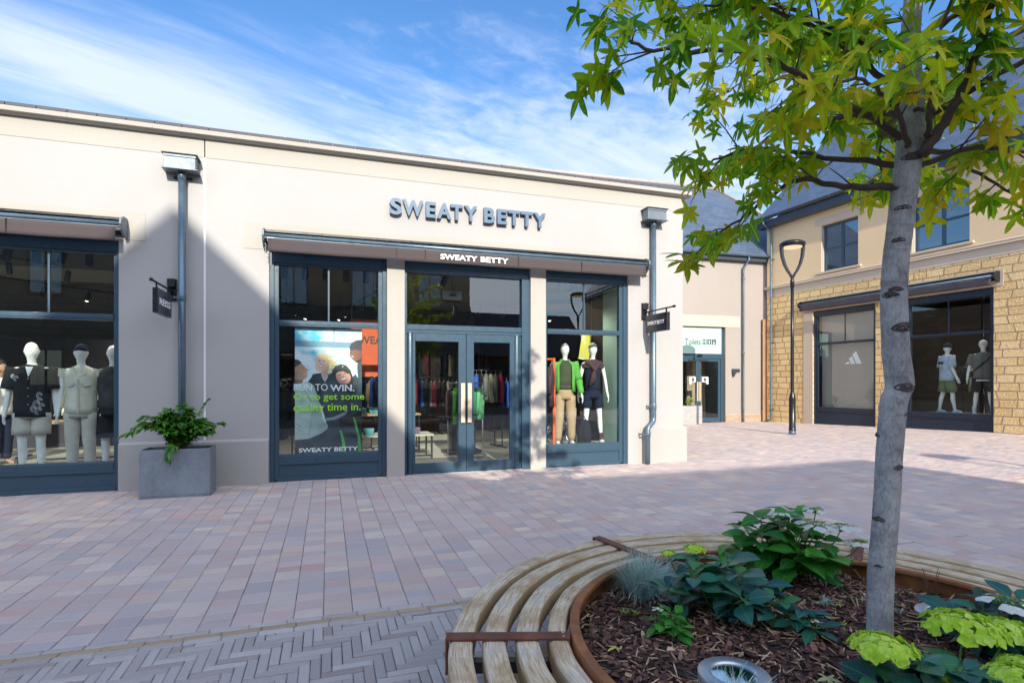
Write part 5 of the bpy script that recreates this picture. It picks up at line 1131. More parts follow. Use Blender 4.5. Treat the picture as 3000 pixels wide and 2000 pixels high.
def seedling(pos, h, n, label, seed, mat='shrub_leaf', stem='red_twig', L=0.03):
    r = random.Random(seed); t = thing('seedling', label, 'seedling', pos); s = MB(); l = MB()
    for i in range(n):
        a = r.uniform(0, 6.28); tip = Vector((0.035 * math.cos(a), 0.035 * math.sin(a), h * r.uniform(0.6, 1.1))); s.tube([(0.01 * math.cos(a), 0.01 * math.sin(a), 0), tip * 0.6, tip], [0.0022, 0.0018, 0.0014], 5)
        for k in range(4):
            az = r.uniform(0, 6.28); c = tip * r.uniform(0.6, 1); leaf_ovate(l, frame_to(c, Vector((math.cos(az), math.sin(az), 0.8))), L * r.uniform(0.6, 1), L * 0.35, (r.uniform(0.6, 0.95), 0.5, 0.5), 0, 0.2, 0.1, 4)
    s.build('stems', stem, t); l.build('leaves', mat, t)
seedling(bed(1.285, 2.20), 0.055, 4, 'small yellow green seedling by the steel ring, left side of the bed', 1)
seedling(bed(2.80, 1.93), 0.15, 5, 'cluster of dark bare shoots near the right rim', 2, L=0.012)
seedling(bed(1.98, 1.68), 0.07, 3, 'pale dry sprig just left of the trunk foot', 3, 'fallen_leaf', 'green_stem', 0.02)
for i, (x, y, s, lab, h) in enumerate(((1.085, 1.955, 0.06, 'yellow fallen leaf against the steel ring', 0.6), (2.60, 2.10, 0.055, 'yellow fallen leaf with long stalk right behind the trunk', 0.7), (2.78, 2.02, 0.06, 'yellow fallen leaf before the right rim', 0.5), (2.25, 1.97, 0.035, 'small yellow leaf on the bark left of the trunk', 0.5), (2.08, 1.86, 0.035, 'narrow yellow leaf nearest the dark hydrangea', 0.6), (1.665, 1.50, 0.075, 'large pale leaf on the bark beside the near light', 1.0), (1.81, 1.50, 0.07, 'pale green fallen leaf at the foot of the front hydrangea', 0.1), (1.845, 1.42, 0.065, 'curled green yellow leaf under the front lime flowers', 0.0))):
    b = MB(); r = random.Random(60 + i); leaf_star(b, Matrix.Rotation(r.uniform(0, 6.28), 4, 'Z') @ Matrix.Rotation(r.uniform(-0.5, 0.7), 4, 'X'), s * 0.75, (h, 0.5, 0.5), r); b.tube([(0, 0, 0), (-0.01, -s * 0.6, 0.004)], 0.001, 4, 0, (h, 0.5, 0.5))
    o = b.build('fallen_leaf', 'fallen_leaf', None); o.location = bed(x, y) + Vector((0, 0, 0.022)); tag(o, lab, 'leaf', 'fallen leaves on the bark')
def uplight(pos, label, s=1.0):
    t = thing('ground_light', label, 'ground light', pos, 0, 'round steel lights set in the bed'); b = MB()
    b.lathe([(0.076, -0.004), (0.078, 0.004), (0.086, 0.007), (0.090, 0.0065), (0.118, 0.006), (0.122, 0.002), (0.122, -0.03)], n=48); b.build('bezel', 'steel', t)
    b = MB(); b.lathe([(0.0, 0.001), (0.0765, 0.001)], n=32); b.build('lens', 'window_glass', t)
    b = MB(); b.lathe([(0.0, -0.03), (0.03, -0.026), (0.0765, -0.002)], n=24); b.build('reflector', 'chrome', t)
    b = MB(); b.lathe([(0.0, -0.012), (0.042, -0.012), (0.046, -0.016)], n=20); b.build('bulb', 'uplight_glow', t)
uplight(bed(1.350, 1.600) + Vector((0, 0, 0.028)), 'round steel ground light half covered by sparse grass, near the ring')
uplight(bed(2.62, 1.735) + Vector((0, 0, 0.03)), 'round steel ground light behind the big lime flower head')

# ================================================================== box planter with shrub, small planter by the toilets
tub = thing('box_planter', 'square galvanised metal planter box with riveted base against the white wall', 'planter', (-2.215, 7.965, 0))
b = MB(); w_, d_, h_ = 0.785, 0.41, 0.605
b.box(0, 0, 0.008, w_, 0.02, h_); b.box(0, d_ - 0.02, 0.008, w_, d_, h_); b.box(0, 0.02, 0.008, 0.02, d_ - 0.02, h_); b.box(w_ - 0.02, 0.02, 0.008, w_, d_ - 0.02, h_); b.box(0.02, 0.02, 0.008, w_ - 0.02, d_ - 0.02, 0.03); b.build('box', 'galvanised', tub, 0.003)
b = MB(); b.box(0.02, 0.02, 0.5, w_ - 0.02, d_ - 0.02, 0.56); b.build('soil', 'tree_soil', tub)
b = MB(); b.box(-0.004, -0.004, 0.0, w_ + 0.004, 0, 0.016); b.box(w_, -0.004, 0.0, w_ + 0.004, d_, 0.016); b.build('base_strip', 'galvanised', tub)
def rivets(b, n, f):
    for i in range(n):
        x, y, z = f(i); b.lathe([(0.006, z - 0.005), (0.008, z), (0.0055, z + 0.0055), (0.0, z + 0.007)], x, y, 8)
b = MB(); rivets(b, 37, lambda i: (0.015 + i * 0.021, -0.002, 0.028)); rivets(b, 19, lambda i: (w_ + 0.002, 0.015 + i * 0.021, 0.028)); rivets(b, 18, lambda i: (w_ + 0.001, 0.006, 0.06 + i * 0.03)); b.build('rivets', 'galvanised', tub)
def shrub(pos, label, seed, H, Rr, nb, Lf, arch, name='shrub', mat='shrub_leaf', drops=()):
    r = random.Random(seed); t = thing(name, label, 'shrub', pos); s = MB(); l = MB(); paths = []
    for i in range(nb):
        a = 2.4 * i + r.uniform(-0.4, 0.4); e = r.uniform(0.25, 1.0); end = Vector((Rr * e * math.cos(a), 0.55 * Rr * e * math.sin(a), H * (1.05 - 0.55 * e) * r.uniform(0.75, 1.1))); paths.append([Vector((0.15 * end.x, 0.1 * end.y, -0.03)), Vector((end.x * 0.4, end.y * 0.4, end.z * 0.62)), Vector((end.x * 0.75, end.y * 0.75, end.z * 0.95)), end])
    for p in arch: paths.append([Vector(q) for q in p])
    for P in paths:
        S_ = [Vector(q) for q in catmull([tuple(p) for p in P], 7)]; s.tube(S_, [0.004 * (1 - 0.7 * i / len(S_)) for i in range(len(S_))], 5)
        for i in range(4, len(S_)):
            d = (S_[i] - S_[i - 1]).normalized(); sd = d.cross(Vector((0, 0, 1))); sd = sd.normalized() if sd.length > 0.01 else Vector((1, 0, 0))
            for sg_ in (-1, 1):
                if r.random() < 0.12: continue
                dd = (d * 0.75 + sd * sg_ * r.uniform(0.5, 1.0) + Vector((0, 0, r.uniform(-0.55, 0.25)))).normalized(); L = Lf * r.uniform(0.7, 1.15) * (1 if i < len(S_) - 3 else 0.75)
                leaf_ovate(l, frame_to(S_[i], dd, Vector((0, 0, 1)), r.gauss(0, 0.4)), L, L * 0.40, (min(1, max(0, r.gauss(0.45, 0.22))), r.random(), 0.5), 0, r.uniform(0.2, 0.6), 0.2)
    s.build('stems', 'red_twig', t); l.build('leaves', mat, t); return t
shrub((-1.83, 8.15, 0.56), 'leafy green shrub with long arching shoots growing out of the grey box', 4, 0.62, 0.42, 56, 0.10, [
    [(0.05, 0, 0), (0.1, 0, 0.30), (0.24, -0.02, 0.50), (0.34, -0.02, 0.66)], [(0, 0, 0.05), (-0.25, -0.05, 0.34), (-0.42, -0.08, 0.30), (-0.60, -0.1, 0.23)],
    [(0, 0, 0.05), (0.28, -0.03, 0.30), (0.42, -0.04, 0.34), (0.52, -0.05, 0.36)], [(0, 0, 0.05), (-0.2, 0, 0.35), (-0.33, -0.02, 0.46), (-0.42, -0.04, 0.43)], [(0.05, -0.1, 0.02), (0.0, -0.2, 0.09), (-0.05, -0.26, 0.0), (-0.05, -0.27, -0.06)],
    [(0, 0, 0.05), (-0.18, 0.02, 0.30), (-0.36, 0, 0.38), (-0.5, 0, 0.32)]])
pp = M3 @ Vector((-2.86, -0.55, 0)); q = thing('square_pot', 'small square grey pot beside the toilet doors', 'planter', pp, RZ3)
b = MB(); b.box(-0.42, 0, 0.0, 0.42, 0.02, 0.63); b.box(-0.42, 0.36, 0, 0.42, 0.38, 0.63); b.box(-0.42, 0.02, 0, -0.40, 0.36, 0.63); b.box(0.40, 0.02, 0, 0.42, 0.36, 0.63); b.box(-0.4, 0.02, 0.55, 0.4, 0.36, 0.57); b.build('pot', 'concrete_pot', q, 0.004)
shrub(M3 @ Vector((-2.80, -0.36, 0.57)), 'small yellow green plant in the grey pot by the toilet doors', 9, 0.38, 0.26, 12, 0.05, [[(0.1, 0, 0), (0.2, 0, 0.2), (0.25, 0, 0.36), (0.28, 0, 0.48)]], 'pot_plant', 'green_bud')

q = thing('square_pot', 'large square pot by the toilet block, seen only mirrored in the glass', 'planter', (8.6, 15.9, 0), RZ3)
b = MB(); b.box(-0.4, 0, 0.0, 0.4, 0.02, 0.6); b.box(-0.4, 0.38, 0, 0.4, 0.4, 0.6); b.box(-0.4, 0.02, 0, -0.38, 0.38, 0.6); b.box(0.38, 0.02, 0, 0.4, 0.38, 0.6); b.box(-0.38, 0.02, 0.5, 0.38, 0.38, 0.54); b.build('pot', 'concrete_pot', q, 0.004)
shrub((8.6, 16.1, 0.55), 'tall loose pot shrub by the toilet block, seen only mirrored in the glass', 12, 1.3, 0.8, 46, 0.10, [], 'pot_shrub')
ORD = ['first', 'second', 'third', 'fourth', 'fifth', 'sixth', 'seventh', 'eighth', 'ninth', 'tenth', 'eleventh', 'twelfth', 'thirteenth', 'fourteenth', 'fifteenth', 'sixteenth']
# ================================================================== figures (shop mannequins and a shopper): one continuous skinned body each
def skin_body(name, joints, edges, mat, parent, sub=2, head=None):
    me = D.meshes.new(name); ks = list(joints); me.from_pydata([joints[k][0] for k in ks], [(ks.index(a), ks.index(c)) for a, c in edges][:0] or [(ks.index(a), ks.index(c)) for a, c in edges], [])
    o = D.objects.new(name, me); COL.objects.link(o); o.modifiers.new('s', 'SKIN'); sv = me.skin_vertices[0].data
    for i, k in enumerate(ks):
        r = joints[k][1]; sv[i].radius = r if isinstance(r, tuple) else (r, r); sv[i].use_root = (k == 'pelvis')
    o.modifiers['s'].use_smooth_shade = True
    m = o.modifiers.new('sub', 'SUBSURF'); m.levels = sub; m.render_levels = sub
    dg = bpy.context.evaluated_depsgraph_get(); dg.update(); nm = D.meshes.new_from_object(o.evaluated_get(dg)); D.objects.remove(o)
    nm.materials.clear(); nm.materials.append(MATS[mat]); nm.polygons.foreach_set('use_smooth', [True] * len(nm.polygons))
    if head: shape_head(nm, *head)
    ob_ = D.objects.new(name, nm); COL.objects.link(ob_); ob_.parent = parent; return ob_
def shape_head(me, c, s, yaw, plain):
    """pushes the head part of the body mesh into a skull with brow, nose, chin and ears; faces -y turned by yaw"""
    cy, sy_ = math.cos(yaw), math.sin(yaw)
    for v in me.vertices:
        p = v.co - c
        if p.z < -0.115 * s or p.length > 0.22 * s: continue
        bl = min(1, max(0, (p.z + 0.105 * s) / (0.05 * s))); dn = p.normalized(); rr_ = 1 / math.sqrt((dn.x / (0.080 * s)) ** 2 + (dn.y / (0.100 * s)) ** 2 + (dn.z / (0.122 * s)) ** 2); p = p.lerp(dn * rr_, bl)
        x = p.x * cy + p.y * sy_; y = -p.x * sy_ + p.y * cy; z = p.z
        f = max(0, -y / (0.1 * s))                             # towards the face
        if not plain:
            nose = math.exp(-((x / 0.014 / s) ** 2) - (((z + 0.015 * s) / (0.024 * s)) ** 2)); y -= 0.020 * s * nose * f
            eye = math.exp(-(((abs(x) - 0.032 * s) / (0.016 * s)) ** 2) - (((z - 0.008 * s) / (0.014 * s)) ** 2)); y += 0.010 * s * eye * f
            brow = math.exp(-((x / 0.05 / s) ** 2) - (((z - 0.032 * s) / (0.010 * s)) ** 2)); y -= 0.005 * s * brow * f
            mth = math.exp(-((x / 0.022 / s) ** 2) - (((z + 0.058 * s) / (0.009 * s)) ** 2)); y -= 0.006 * s * mth * f
            ear = math.exp(-((y / (0.018 * s)) ** 2) - (((z + 0.005 * s) / (0.028 * s)) ** 2)); x += (0.014 * s * ear) * (1 if x > 0 else -1) * min(1, abs(x) / (0.06 * s))
        x *= 0.97 - 0.12 * min(1, max(0, -z / (0.12 * s)))
        v.co = Vector((x * cy - y * sy_, x * sy_ + y * cy, z)) + c
def figure(name, label, cat, loc, rz, H=1.86, mat='mannequin_white', arms=((8, 6), (8, 6)), stance=0.10, step=0.0, plain=False, female=False, headyaw=0.0, group=None, feet=True, bend=0.0):
    """local frame: faces -y; arms = (out angle, elbow bend forward) for left (+x) and right (-x)"""
    t = thing(name, label, cat, loc, rz, group); k = H / 1.86; sw = (0.175 if female else 0.195) * k; hw = 0.095 * k
    th_ = 0.9 if female else 1.0
    J = {'pelvis': ((0, 0, 0.97 * k), (0.125 * k * th_, 0.10 * k * th_)), 'waist': ((0, 0, 1.14 * k), ((0.105 if female else 0.125) * k, 0.085 * k)), 'chest': ((0, 0.0, 1.33 * k), ((0.12 if female else 0.148) * k, 0.105 * k)), 'upper': ((0, 0.005, 1.46 * k), ((0.11 if female else 0.13) * k, 0.085 * k)),
         'neck': ((0, 0.0, 1.56 * k), 0.050 * k * th_), 'neck2': ((0, -0.01, 1.61 * k), 0.048 * k * th_), 'jaw': ((0, -0.018, 1.665 * k), (0.072 * k, 0.078 * k)), 'skull': ((0, -0.008, 1.75 * k), (0.095 * k, 0.108 * k)), 'crown': ((0, 0, 1.81 * k), (0.072 * k, 0.082 * k))}
    E_ = [('pelvis', 'waist'), ('waist', 'chest'), ('chest', 'upper'), ('upper', 'neck'), ('neck', 'neck2'), ('neck2', 'jaw'), ('jaw', 'skull'), ('skull', 'crown')]
    pts = {}
    for s, nm, (ao, el) in ((1, 'l', arms[0]), (-1, 'r', arms[1])):
        sh = Vector((s * sw, 0.005, 1.475 * k)); d1 = Vector((s * math.sin(R(ao)), 0.03, -math.cos(R(ao)))); e = sh + d1 * 0.29 * k
        d2_ = Vector((s * math.sin(R(ao * 0.6)), -math.sin(R(el)), -math.cos(R(el)))).normalized(); w_ = e + d2_ * 0.255 * k; f = 0.85 if female else 1.0
        J['sh' + nm] = (tuple(sh), 0.055 * k * f); J['ua' + nm] = (tuple(sh + d1 * 0.14 * k), 0.046 * k * f); J['el' + nm] = (tuple(e), 0.038 * k * f); J['fa' + nm] = (tuple(e + d2_ * 0.09 * k), 0.037 * k * f); J['wr' + nm] = (tuple(w_), (0.022 * k * f, 0.027 * k * f))
        pl_ = w_ + d2_ * 0.07 * k; J['pa' + nm] = (tuple(pl_), (0.017 * k, 0.036 * k)); E_ += [('upper', 'sh' + nm), ('sh' + nm, 'ua' + nm), ('ua' + nm, 'el' + nm), ('el' + nm, 'fa' + nm), ('fa' + nm, 'wr' + nm), ('wr' + nm, 'pa' + nm)]
        for q, (oy, L) in enumerate(((-0.026, 0.075), (-0.009, 0.088), (0.009, 0.082), (0.025, 0.062))):
            b1 = pl_ + d2_ * 0.028 * k + Vector((0, oy * k, 0)); b2 = b1 + (d2_ + Vector((-s * 0.15, oy * 3, 0))).normalized() * L * 0.5 * k; b3 = b2 + (d2_ + Vector((-s * 0.45, oy * 2, 0))).normalized() * L * 0.5 * k
            J[f'f{q}a' + nm] = (tuple(b1), 0.0095 * k); J[f'f{q}b' + nm] = (tuple(b2), 0.0085 * k); J[f'f{q}c' + nm] = (tuple(b3), 0.007 * k); E_ += [('pa' + nm, f'f{q}a' + nm), (f'f{q}a' + nm, f'f{q}b' + nm), (f'f{q}b' + nm, f'f{q}c' + nm)]
        t1 = w_ + d2_ * 0.035 * k + Vector((-s * 0.005, -0.032 * k, 0)); t2 = t1 + (d2_ * 0.8 + Vector((-s * 0.3, -0.5, 0))).normalized() * 0.055 * k
        J['ta' + nm] = (tuple(t1), 0.011 * k); J['tb' + nm] = (tuple(t2), 0.008 * k); E_ += [('wr' + nm, 'ta' + nm), ('ta' + nm, 'tb' + nm)]
        fy = step * s; hp = Vector((s * hw, 0, 0.93 * k)); an = Vector((s * stance * k, fy, 0.085 * k)); kn = hp.lerp(an, 0.5) + Vector((0, -0.02 - bend * 0.06 * (1 if s > 0 else 0), 0.0))
        lg_ = 0.86 if female else 1.0
        J['hp' + nm] = (tuple(hp), 0.092 * k * lg_); J['th' + nm] = (tuple(hp.lerp(kn, 0.45)), 0.078 * k * lg_); J['kn' + nm] = (tuple(kn), 0.053 * k * lg_); J['ca' + nm] = (tuple(kn.lerp(an, 0.32) + Vector((0, 0.018, 0))), 0.057 * k * lg_); J['sn' + nm] = (tuple(kn.lerp(an, 0.75)), 0.036 * k * lg_); J['an' + nm] = (tuple(an), 0.034 * k * lg_)
        E_ += [('pelvis', 'hp' + nm), ('hp' + nm, 'th' + nm), ('th' + nm, 'kn' + nm), ('kn' + nm, 'ca' + nm), ('ca' + nm, 'sn' + nm), ('sn' + nm, 'an' + nm)]
        J['ft' + nm] = (tuple(an + Vector((s * 0.012, -0.09 * k, -0.045 * k))), (0.036 * k, 0.026 * k)); J['to' + nm] = (tuple(an + Vector((s * 0.018, -0.165 * k, -0.06 * k))), (0.036 * k, 0.016 * k)); E_ += [('an' + nm, 'ft' + nm), ('ft' + nm, 'to' + nm)]
        pts[nm] = dict(sh=sh, d1=d1, e=e, d2=d2_, w=w_, hp=hp, kn=kn, an=an)
    skin_body('body', J, E_, mat, t, 2, (Vector((0, -0.012, 1.738 * k)), k, headyaw, plain)); pts['k'] = k; pts['sw'] = sw
    return t, pts
def ell(c, ax, ay, n=20, tilt=0.0, ph=0.0):
    return [(c[0] + ax * math.cos(2 * math.pi * i / n), c[1] + ay * math.sin(2 * math.pi * i / n), c[2] + tilt * math.sin(2 * math.pi * i / n) + 0.004 * math.sin(6 * math.pi * i / n + ph)) for i in range(n)]
def limb_rings(p0, p1, r0, r1, n=12, m=3, wr=0.004):
    d = (p1 - p0).normalized(); a = d.orthogonal().normalized(); b_ = d.cross(a); o = []
    for i in range(m + 1):
        c = p0.lerp(p1, i / m); r = r0 + (r1 - r0) * i / m
        o.append([c + (a * math.cos(2 * math.pi * j / n) + b_ * math.sin(2 * math.pi * j / n)) * (r + wr * math.sin(j * 2.1 + i * 1.7)) for j in range(n)])
    return o
def shirt(t, P, mat, hem=0.84, sleeve=0.9, loose=1.12, collar=None, name='shirt', sleeved=True, armhole=0.0, depth=0.125):
    k = P['k']; sw = P['sw']; m = MB(); L = loose
    prof = [(hem, 0.178, depth + 0.01), (hem + 0.1, 0.172, depth + 0.005), (1.1, 0.165, depth), (1.28, 0.175, depth + 0.01), (1.40, 0.19, depth + 0.005), (1.475, 0.185, depth - 0.015), (1.525, 0.12, 0.085), (1.555, 0.068, 0.066)]
    m.loft([ell((0, 0.0, z * k), a * k * L, b_ * k * L, 24, 0, z * 9) for z, a, b_ in prof], False)
    if sleeved:
        for nm in ('l', 'r'):
            q = P[nm]; e = q['sh'].lerp(q['e'], min(1, sleeve)); m.loft(limb_rings(q['sh'] + Vector((0, 0, 0.022 * k)) - q['d1'] * 0.02, e, 0.082 * k, 0.082 * k * (L - 0.02), 14, 4, 0.003), False)
            if sleeve > 1: m.loft(limb_rings(q['e'] - q['d2'] * 0.01, q['e'].lerp(q['w'], sleeve - 1), 0.068 * k, 0.05 * k, 14, 4, 0.004), False)
    o = m.build(name, mat, t); sd = o.modifiers.new('thick', 'SOLIDIFY'); sd.thickness = 0.004; return o
def shorts(t, P, mat, top=1.03, end=0.55, flare=1.2, name='shorts', full=False, L=1.0):
    k = P['k']; m = MB(); m.loft([ell((0, 0, z * k), a * k * L, b_ * k * L, 22) for z, a, b_ in ((top, 0.150, 0.115), (0.98, 0.172, 0.13), (0.90, 0.185, 0.135), (0.84, 0.19, 0.13))], False)
    for nm in ('l', 'r'):
        q = P[nm]; kn, hp, an = q['kn'], q['hp'], q['an']
        top_ = hp + Vector((0, 0, -0.02)); 
        if full:
            rr = limb_rings(top_, kn, 0.112 * k * L, 0.082 * k * flare, 14, 4, 0.003) + limb_rings(kn, an + Vector((0, 0, 0.02)), 0.082 * k * flare, 0.060 * k * flare, 14, 5, 0.005)[1:]
        else: rr = limb_rings(top_, hp.lerp(kn, end / 0.55 * 0.80), 0.112 * k * L, 0.098 * k * flare, 14, 4, 0.003)
        m.loft(rr, False)
    o = m.build(name, mat, t); sd = o.modifiers.new('thick', 'SOLIDIFY'); sd.thickness = 0.003; return o
def shoes(t, P, mat, sock=None):
    for nm in ('l', 'r'):
        a = P[nm]['an']; k = P['k']; m = MB(); rr = []
        for y, w_, h_ in ((0.055, 0.030, 0.07), (0.03, 0.042, 0.10), (-0.03, 0.045, 0.095), (-0.09, 0.052, 0.06), (-0.15, 0.05, 0.042), (-0.19, 0.03, 0.022)):
            rr.append([(a.x + w_ * math.cos(q), a.y + y, a.z - 0.085 * k + h_ * (0.5 + 0.5 * math.sin(q))) for q in [2 * math.pi * i / 12 for i in range(12)]])
        m.loft(rr); m.box(a.x - 0.05, a.y - 0.19, a.z - 0.087 * k, a.x + 0.05, a.y + 0.06, a.z - 0.065 * k); s_ = m.build('shoe', mat, t)
        if sock:
            m = MB(); m.loft([ell((a.x, a.y, z), 0.043 * k, 0.046 * k, 12) for z in (a.z, a.z + 0.06, a.z + 0.13)], False); m.build('sock', sock, t)
MG = 'shop mannequins'
# --- menswear window
z0 = 0.10; yM = Y0 + 0.62
t, P = figure('mannequin', 'white mannequin in black short sleeved shirt with white line pattern and pale shorts', 'mannequin', (-3.85, yM, z0), R(8), 1.90, group=MG, arms=((9, 8), (10, 8)))
sh = shirt(t, P, 'black_cloth', 0.86, 0.85, 1.14)
for x, z, s in ((0.115, 1.17, 1.0), (0.085, 1.05, 1.2), (0.14, 1.02, 1.0), (0.10, 0.96, 1.1), (0.05, 0.99, 0.9), (0.12, 1.10, 0.9), (-0.13, 1.40, 0.8), (-0.165, 1.43, 0.6)):
    m = MB()
    for rr_ in (0.014, 0.026, 0.036):
        m.tube([(x + rr_ * s * math.cos(a) * 0.9, -0.160 - 0.004 * math.cos(a) + 0.09 * abs(x), z + rr_ * s * math.sin(a) * 1.25) for a in [k_ * math.pi / 7 for k_ in range(12)]], 0.0022, 4)
    m.build('print', 'white_cloth', sh)
m = MB()
for z in (1.40, 1.27, 1.16, 1.05): m.lathe([(0.0, 0), (0.007, 0.0), (0.0, 0.004)], n=8); m.v[-24:] = [(v_[0], -0.168 - v_[2], z + v_[1]) for v_ in m.v[-24:]]
m.build('button', 'white_cloth', sh)
m = MB()
for s in (-1, 1): m.add([(s * 0.005, -0.155, 1.40), (s * 0.045, -0.125, 1.555), (s * 0.10, -0.10, 1.545), (s * 0.085, -0.148, 1.44)], [(0, 1, 2, 3) if s < 0 else (3, 2, 1, 0)])
c_ = m.build('collar', 'black_cloth', sh); sd = c_.modifiers.new('thick', 'SOLIDIFY'); sd.thickness = 0.006
m = MB(); m.add([(-0.042, -0.112, 1.56), (0.042, -0.112, 1.56), (0, -0.16, 1.42)], [(0, 2, 1)]); c_ = m.build('neckline', 'mannequin_white', sh)
shorts(t, P, 'stone_cloth', 1.0, 0.50, 1.12)
t, P = figure('mannequin', 'white mannequin in sage sleeveless shirt with two chest pockets and grey trousers', 'mannequin', (-3.30, yM + 0.05, z0), R(4), 1.885, group=MG, arms=((7, 8), (8, 8)))
sh = shirt(t, P, 'sage_cloth', 0.90, 0.85, 1.10, sleeved=False)
for nm in ('l', 'r'): m = MB(); q = P[nm]; m.loft(limb_rings(q['sh'] + Vector((0, 0, 0.012)) - q['d1'] * 0.03, q['sh'] + q['d1'] * 0.07, 0.068, 0.066, 14, 2, 0.002), False); m.build('shoulder_cap', 'sage_cloth', sh)
for s in (-1, 1):
    m = MB(); m.add([(s * 0.045, -0.166, 1.34), (s * 0.145, -0.125, 1.34), (s * 0.145, -0.133, 1.31), (s * 0.095, -0.16, 1.29), (s * 0.045, -0.172, 1.31)], [(0, 1, 2, 3, 4) if s < 0 else (4, 3, 2, 1, 0)]); c_ = m.build('pocket_flap', 'stone_cloth', sh); sd = c_.modifiers.new('thick', 'SOLIDIFY'); sd.thickness = 0.006
    m = MB(); m.add([(s * 0.004, -0.15, 1.42), (s * 0.05, -0.12, 1.575), (s * 0.10, -0.085, 1.55), (s * 0.09, -0.145, 1.46)], [(0, 1, 2, 3) if s < 0 else (3, 2, 1, 0)]); c_ = m.build('collar', 'sage_cloth', sh); sd = c_.modifiers.new('thick', 'SOLIDIFY'); sd.thickness = 0.006
m = MB(); m.box(-0.012, -0.163, 0.92, 0.012, -0.155, 1.40); m.build('placket', 'stone_cloth', sh)
shorts(t, P, 'stone_cloth', 1.0, flare=0.95, name='trousers', full=True)
m = MB(); m.loft([ell((0, -0.010, z), a, a * 1.26, 20) for z, a in ((1.79, 0.083), (1.83, 0.074), (1.87, 0.053), (1.893, 0.012))], True); m.build('skull_cap', 'navy_cloth', t)
t, P = figure('mannequin', 'white mannequin half hidden by the window frame, dark checked shirt and black shorts', 'mannequin', (-2.925, yM + 0.1, z0), R(2), 1.885, group=MG, arms=((8, 8), (9, 8)))
shirt(t, P, 'dark_check', 0.97, 0.85, 1.10); shorts(t, P, 'black_cloth', 1.05, 0.62, 1.1)
t, P = figure('person', 'shopper in a blue polo shirt and khaki shorts inside the menswear shop', 'person', (-5.25, Y0 + 1.9, 0.10), R(-120), 1.78, 'skin', arms=((10, 40), (14, 60)), group='shoppers inside the menswear shop')
shirt(t, P, 'blue_cloth', 0.88, 0.8, 1.15); shorts(t, P, 'sage_cloth', 1.0, 0.6, 1.2); shoes(t, P, 'black_cloth')
m = MB(); m.loft([ell((0, 0.008, z), a, a * 1.15, 16) for z, a in ((1.64, 0.080), (1.72, 0.083), (1.76, 0.066), (1.79, 0.02))], True); m.build('hair', 'hair', t)
t, P = figure('person', 'shopper in a white top standing behind the man in blue', 'person', (-5.1, Y0 + 2.6, 0.10), R(60), 1.70, 'skin', arms=((10, 60), (14, 20)), group='shoppers inside the menswear shop')
shirt(t, P, 'white_cloth', 0.9, 0.6, 1.1); shorts(t, P, 'navy_cloth', 1.0, full=True, name='trousers'); m = MB(); m.loft([ell((0, 0.01, z), a, a * 1.15, 16) for z, a in ((1.52, 0.08), (1.66, 0.085), (1.70, 0.066), (1.73, 0.02))], True); m.build('hair', 'hair', t)

# --- sportswear window of the white building
zf = 0.31; ys_ = Y0 + 0.50
t, P = figure('mannequin', 'egg headed white mannequin in bright green jacket and beige cargo trousers', 'mannequin', (4.05, ys_, zf), R(-14), 1.84, plain=True, female=True, group=MG, arms=((16, 12), (12, 8)), stance=0.14, step=0.07)
shirt(t, P, 'olive_cloth', 1.02, 0.3, 0.84, name='vest_top', sleeved=False)
k = P['k']; m = MB()
rings = []
for z, a, b_ in ((0.98, 0.20, 0.15), (1.15, 0.19, 0.145), (1.33, 0.195, 0.145), (1.45, 0.19, 0.12), (1.53, 0.11, 0.085), (1.57, 0.08, 0.075)):
    rings.append([(a * k * math.cos(q), b_ * k * math.sin(q), z * k) for q in [R(-52 + 284 * i / 20) for i in range(21)]])
m.loft(rings, False, True, close=False)
for nm in ('l', 'r'):
    q = P[nm]; m.loft(limb_rings(q['sh'] + Vector((0, 0, 0.015)) - q['d1'] * 0.03, q['e'], 0.078, 0.068, 14, 4, 0.005), False); m.loft(limb_rings(q['e'] - q['d2'] * 0.02, q['w'], 0.068, 0.05, 14, 4, 0.006), False)
o = m.build('jacket', 'bright_green', t); sd = o.modifiers.new('thick', 'SOLIDIFY'); sd.thickness = 0.008
shorts(t, P, 'beige_cloth', 1.04, flare=1.08, name='cargo_trousers', full=True, L=0.88)
for s, nm in ((1, 'l'), (-1, 'r')):
    q = P[nm]; c = q['hp'].lerp(q['kn'], 0.75); m = MB(); m.box(c.x + s * 0.07 - 0.02, c.y - 0.05, c.z - 0.09, c.x + s * 0.07 + 0.025, c.y + 0.06, c.z + 0.07); m.build('cargo_pocket', 'beige_cloth', t, 0.012)
shoes(t, P, 'shoe_sand', 'white_cloth')
t, P = figure('mannequin', 'egg headed white mannequin in black vest and shorts with a plum jumper over its shoulders', 'mannequin', (4.62, ys_ + 0.03, zf), R(-10), 1.86, plain=True, female=True, group=MG, arms=((13, 5), (12, 5)), stance=0.165)
shirt(t, P, 'navy_cloth', 0.98, 0.3, 0.83, name='vest_top', sleeved=False); m = MB(); m.loft([ell((0, 0, z), 0.134, 0.107, 20) for z in (0.992, 1.005)], False); m.build('waistband', 'white_cloth', t)
shorts(t, P, 'navy_cloth', 1.0, 0.42, 0.90, L=0.86); shoes(t, P, 'shoe_white', 'plum_cloth')
m = MB(); m.loft([ell((0, 0.0, z), a, b_, 24, 0, z * 20) for z, a, b_ in ((1.40, 0.215, 0.135), (1.46, 0.215, 0.13), (1.52, 0.14, 0.105), (1.555, 0.085, 0.085))], False)
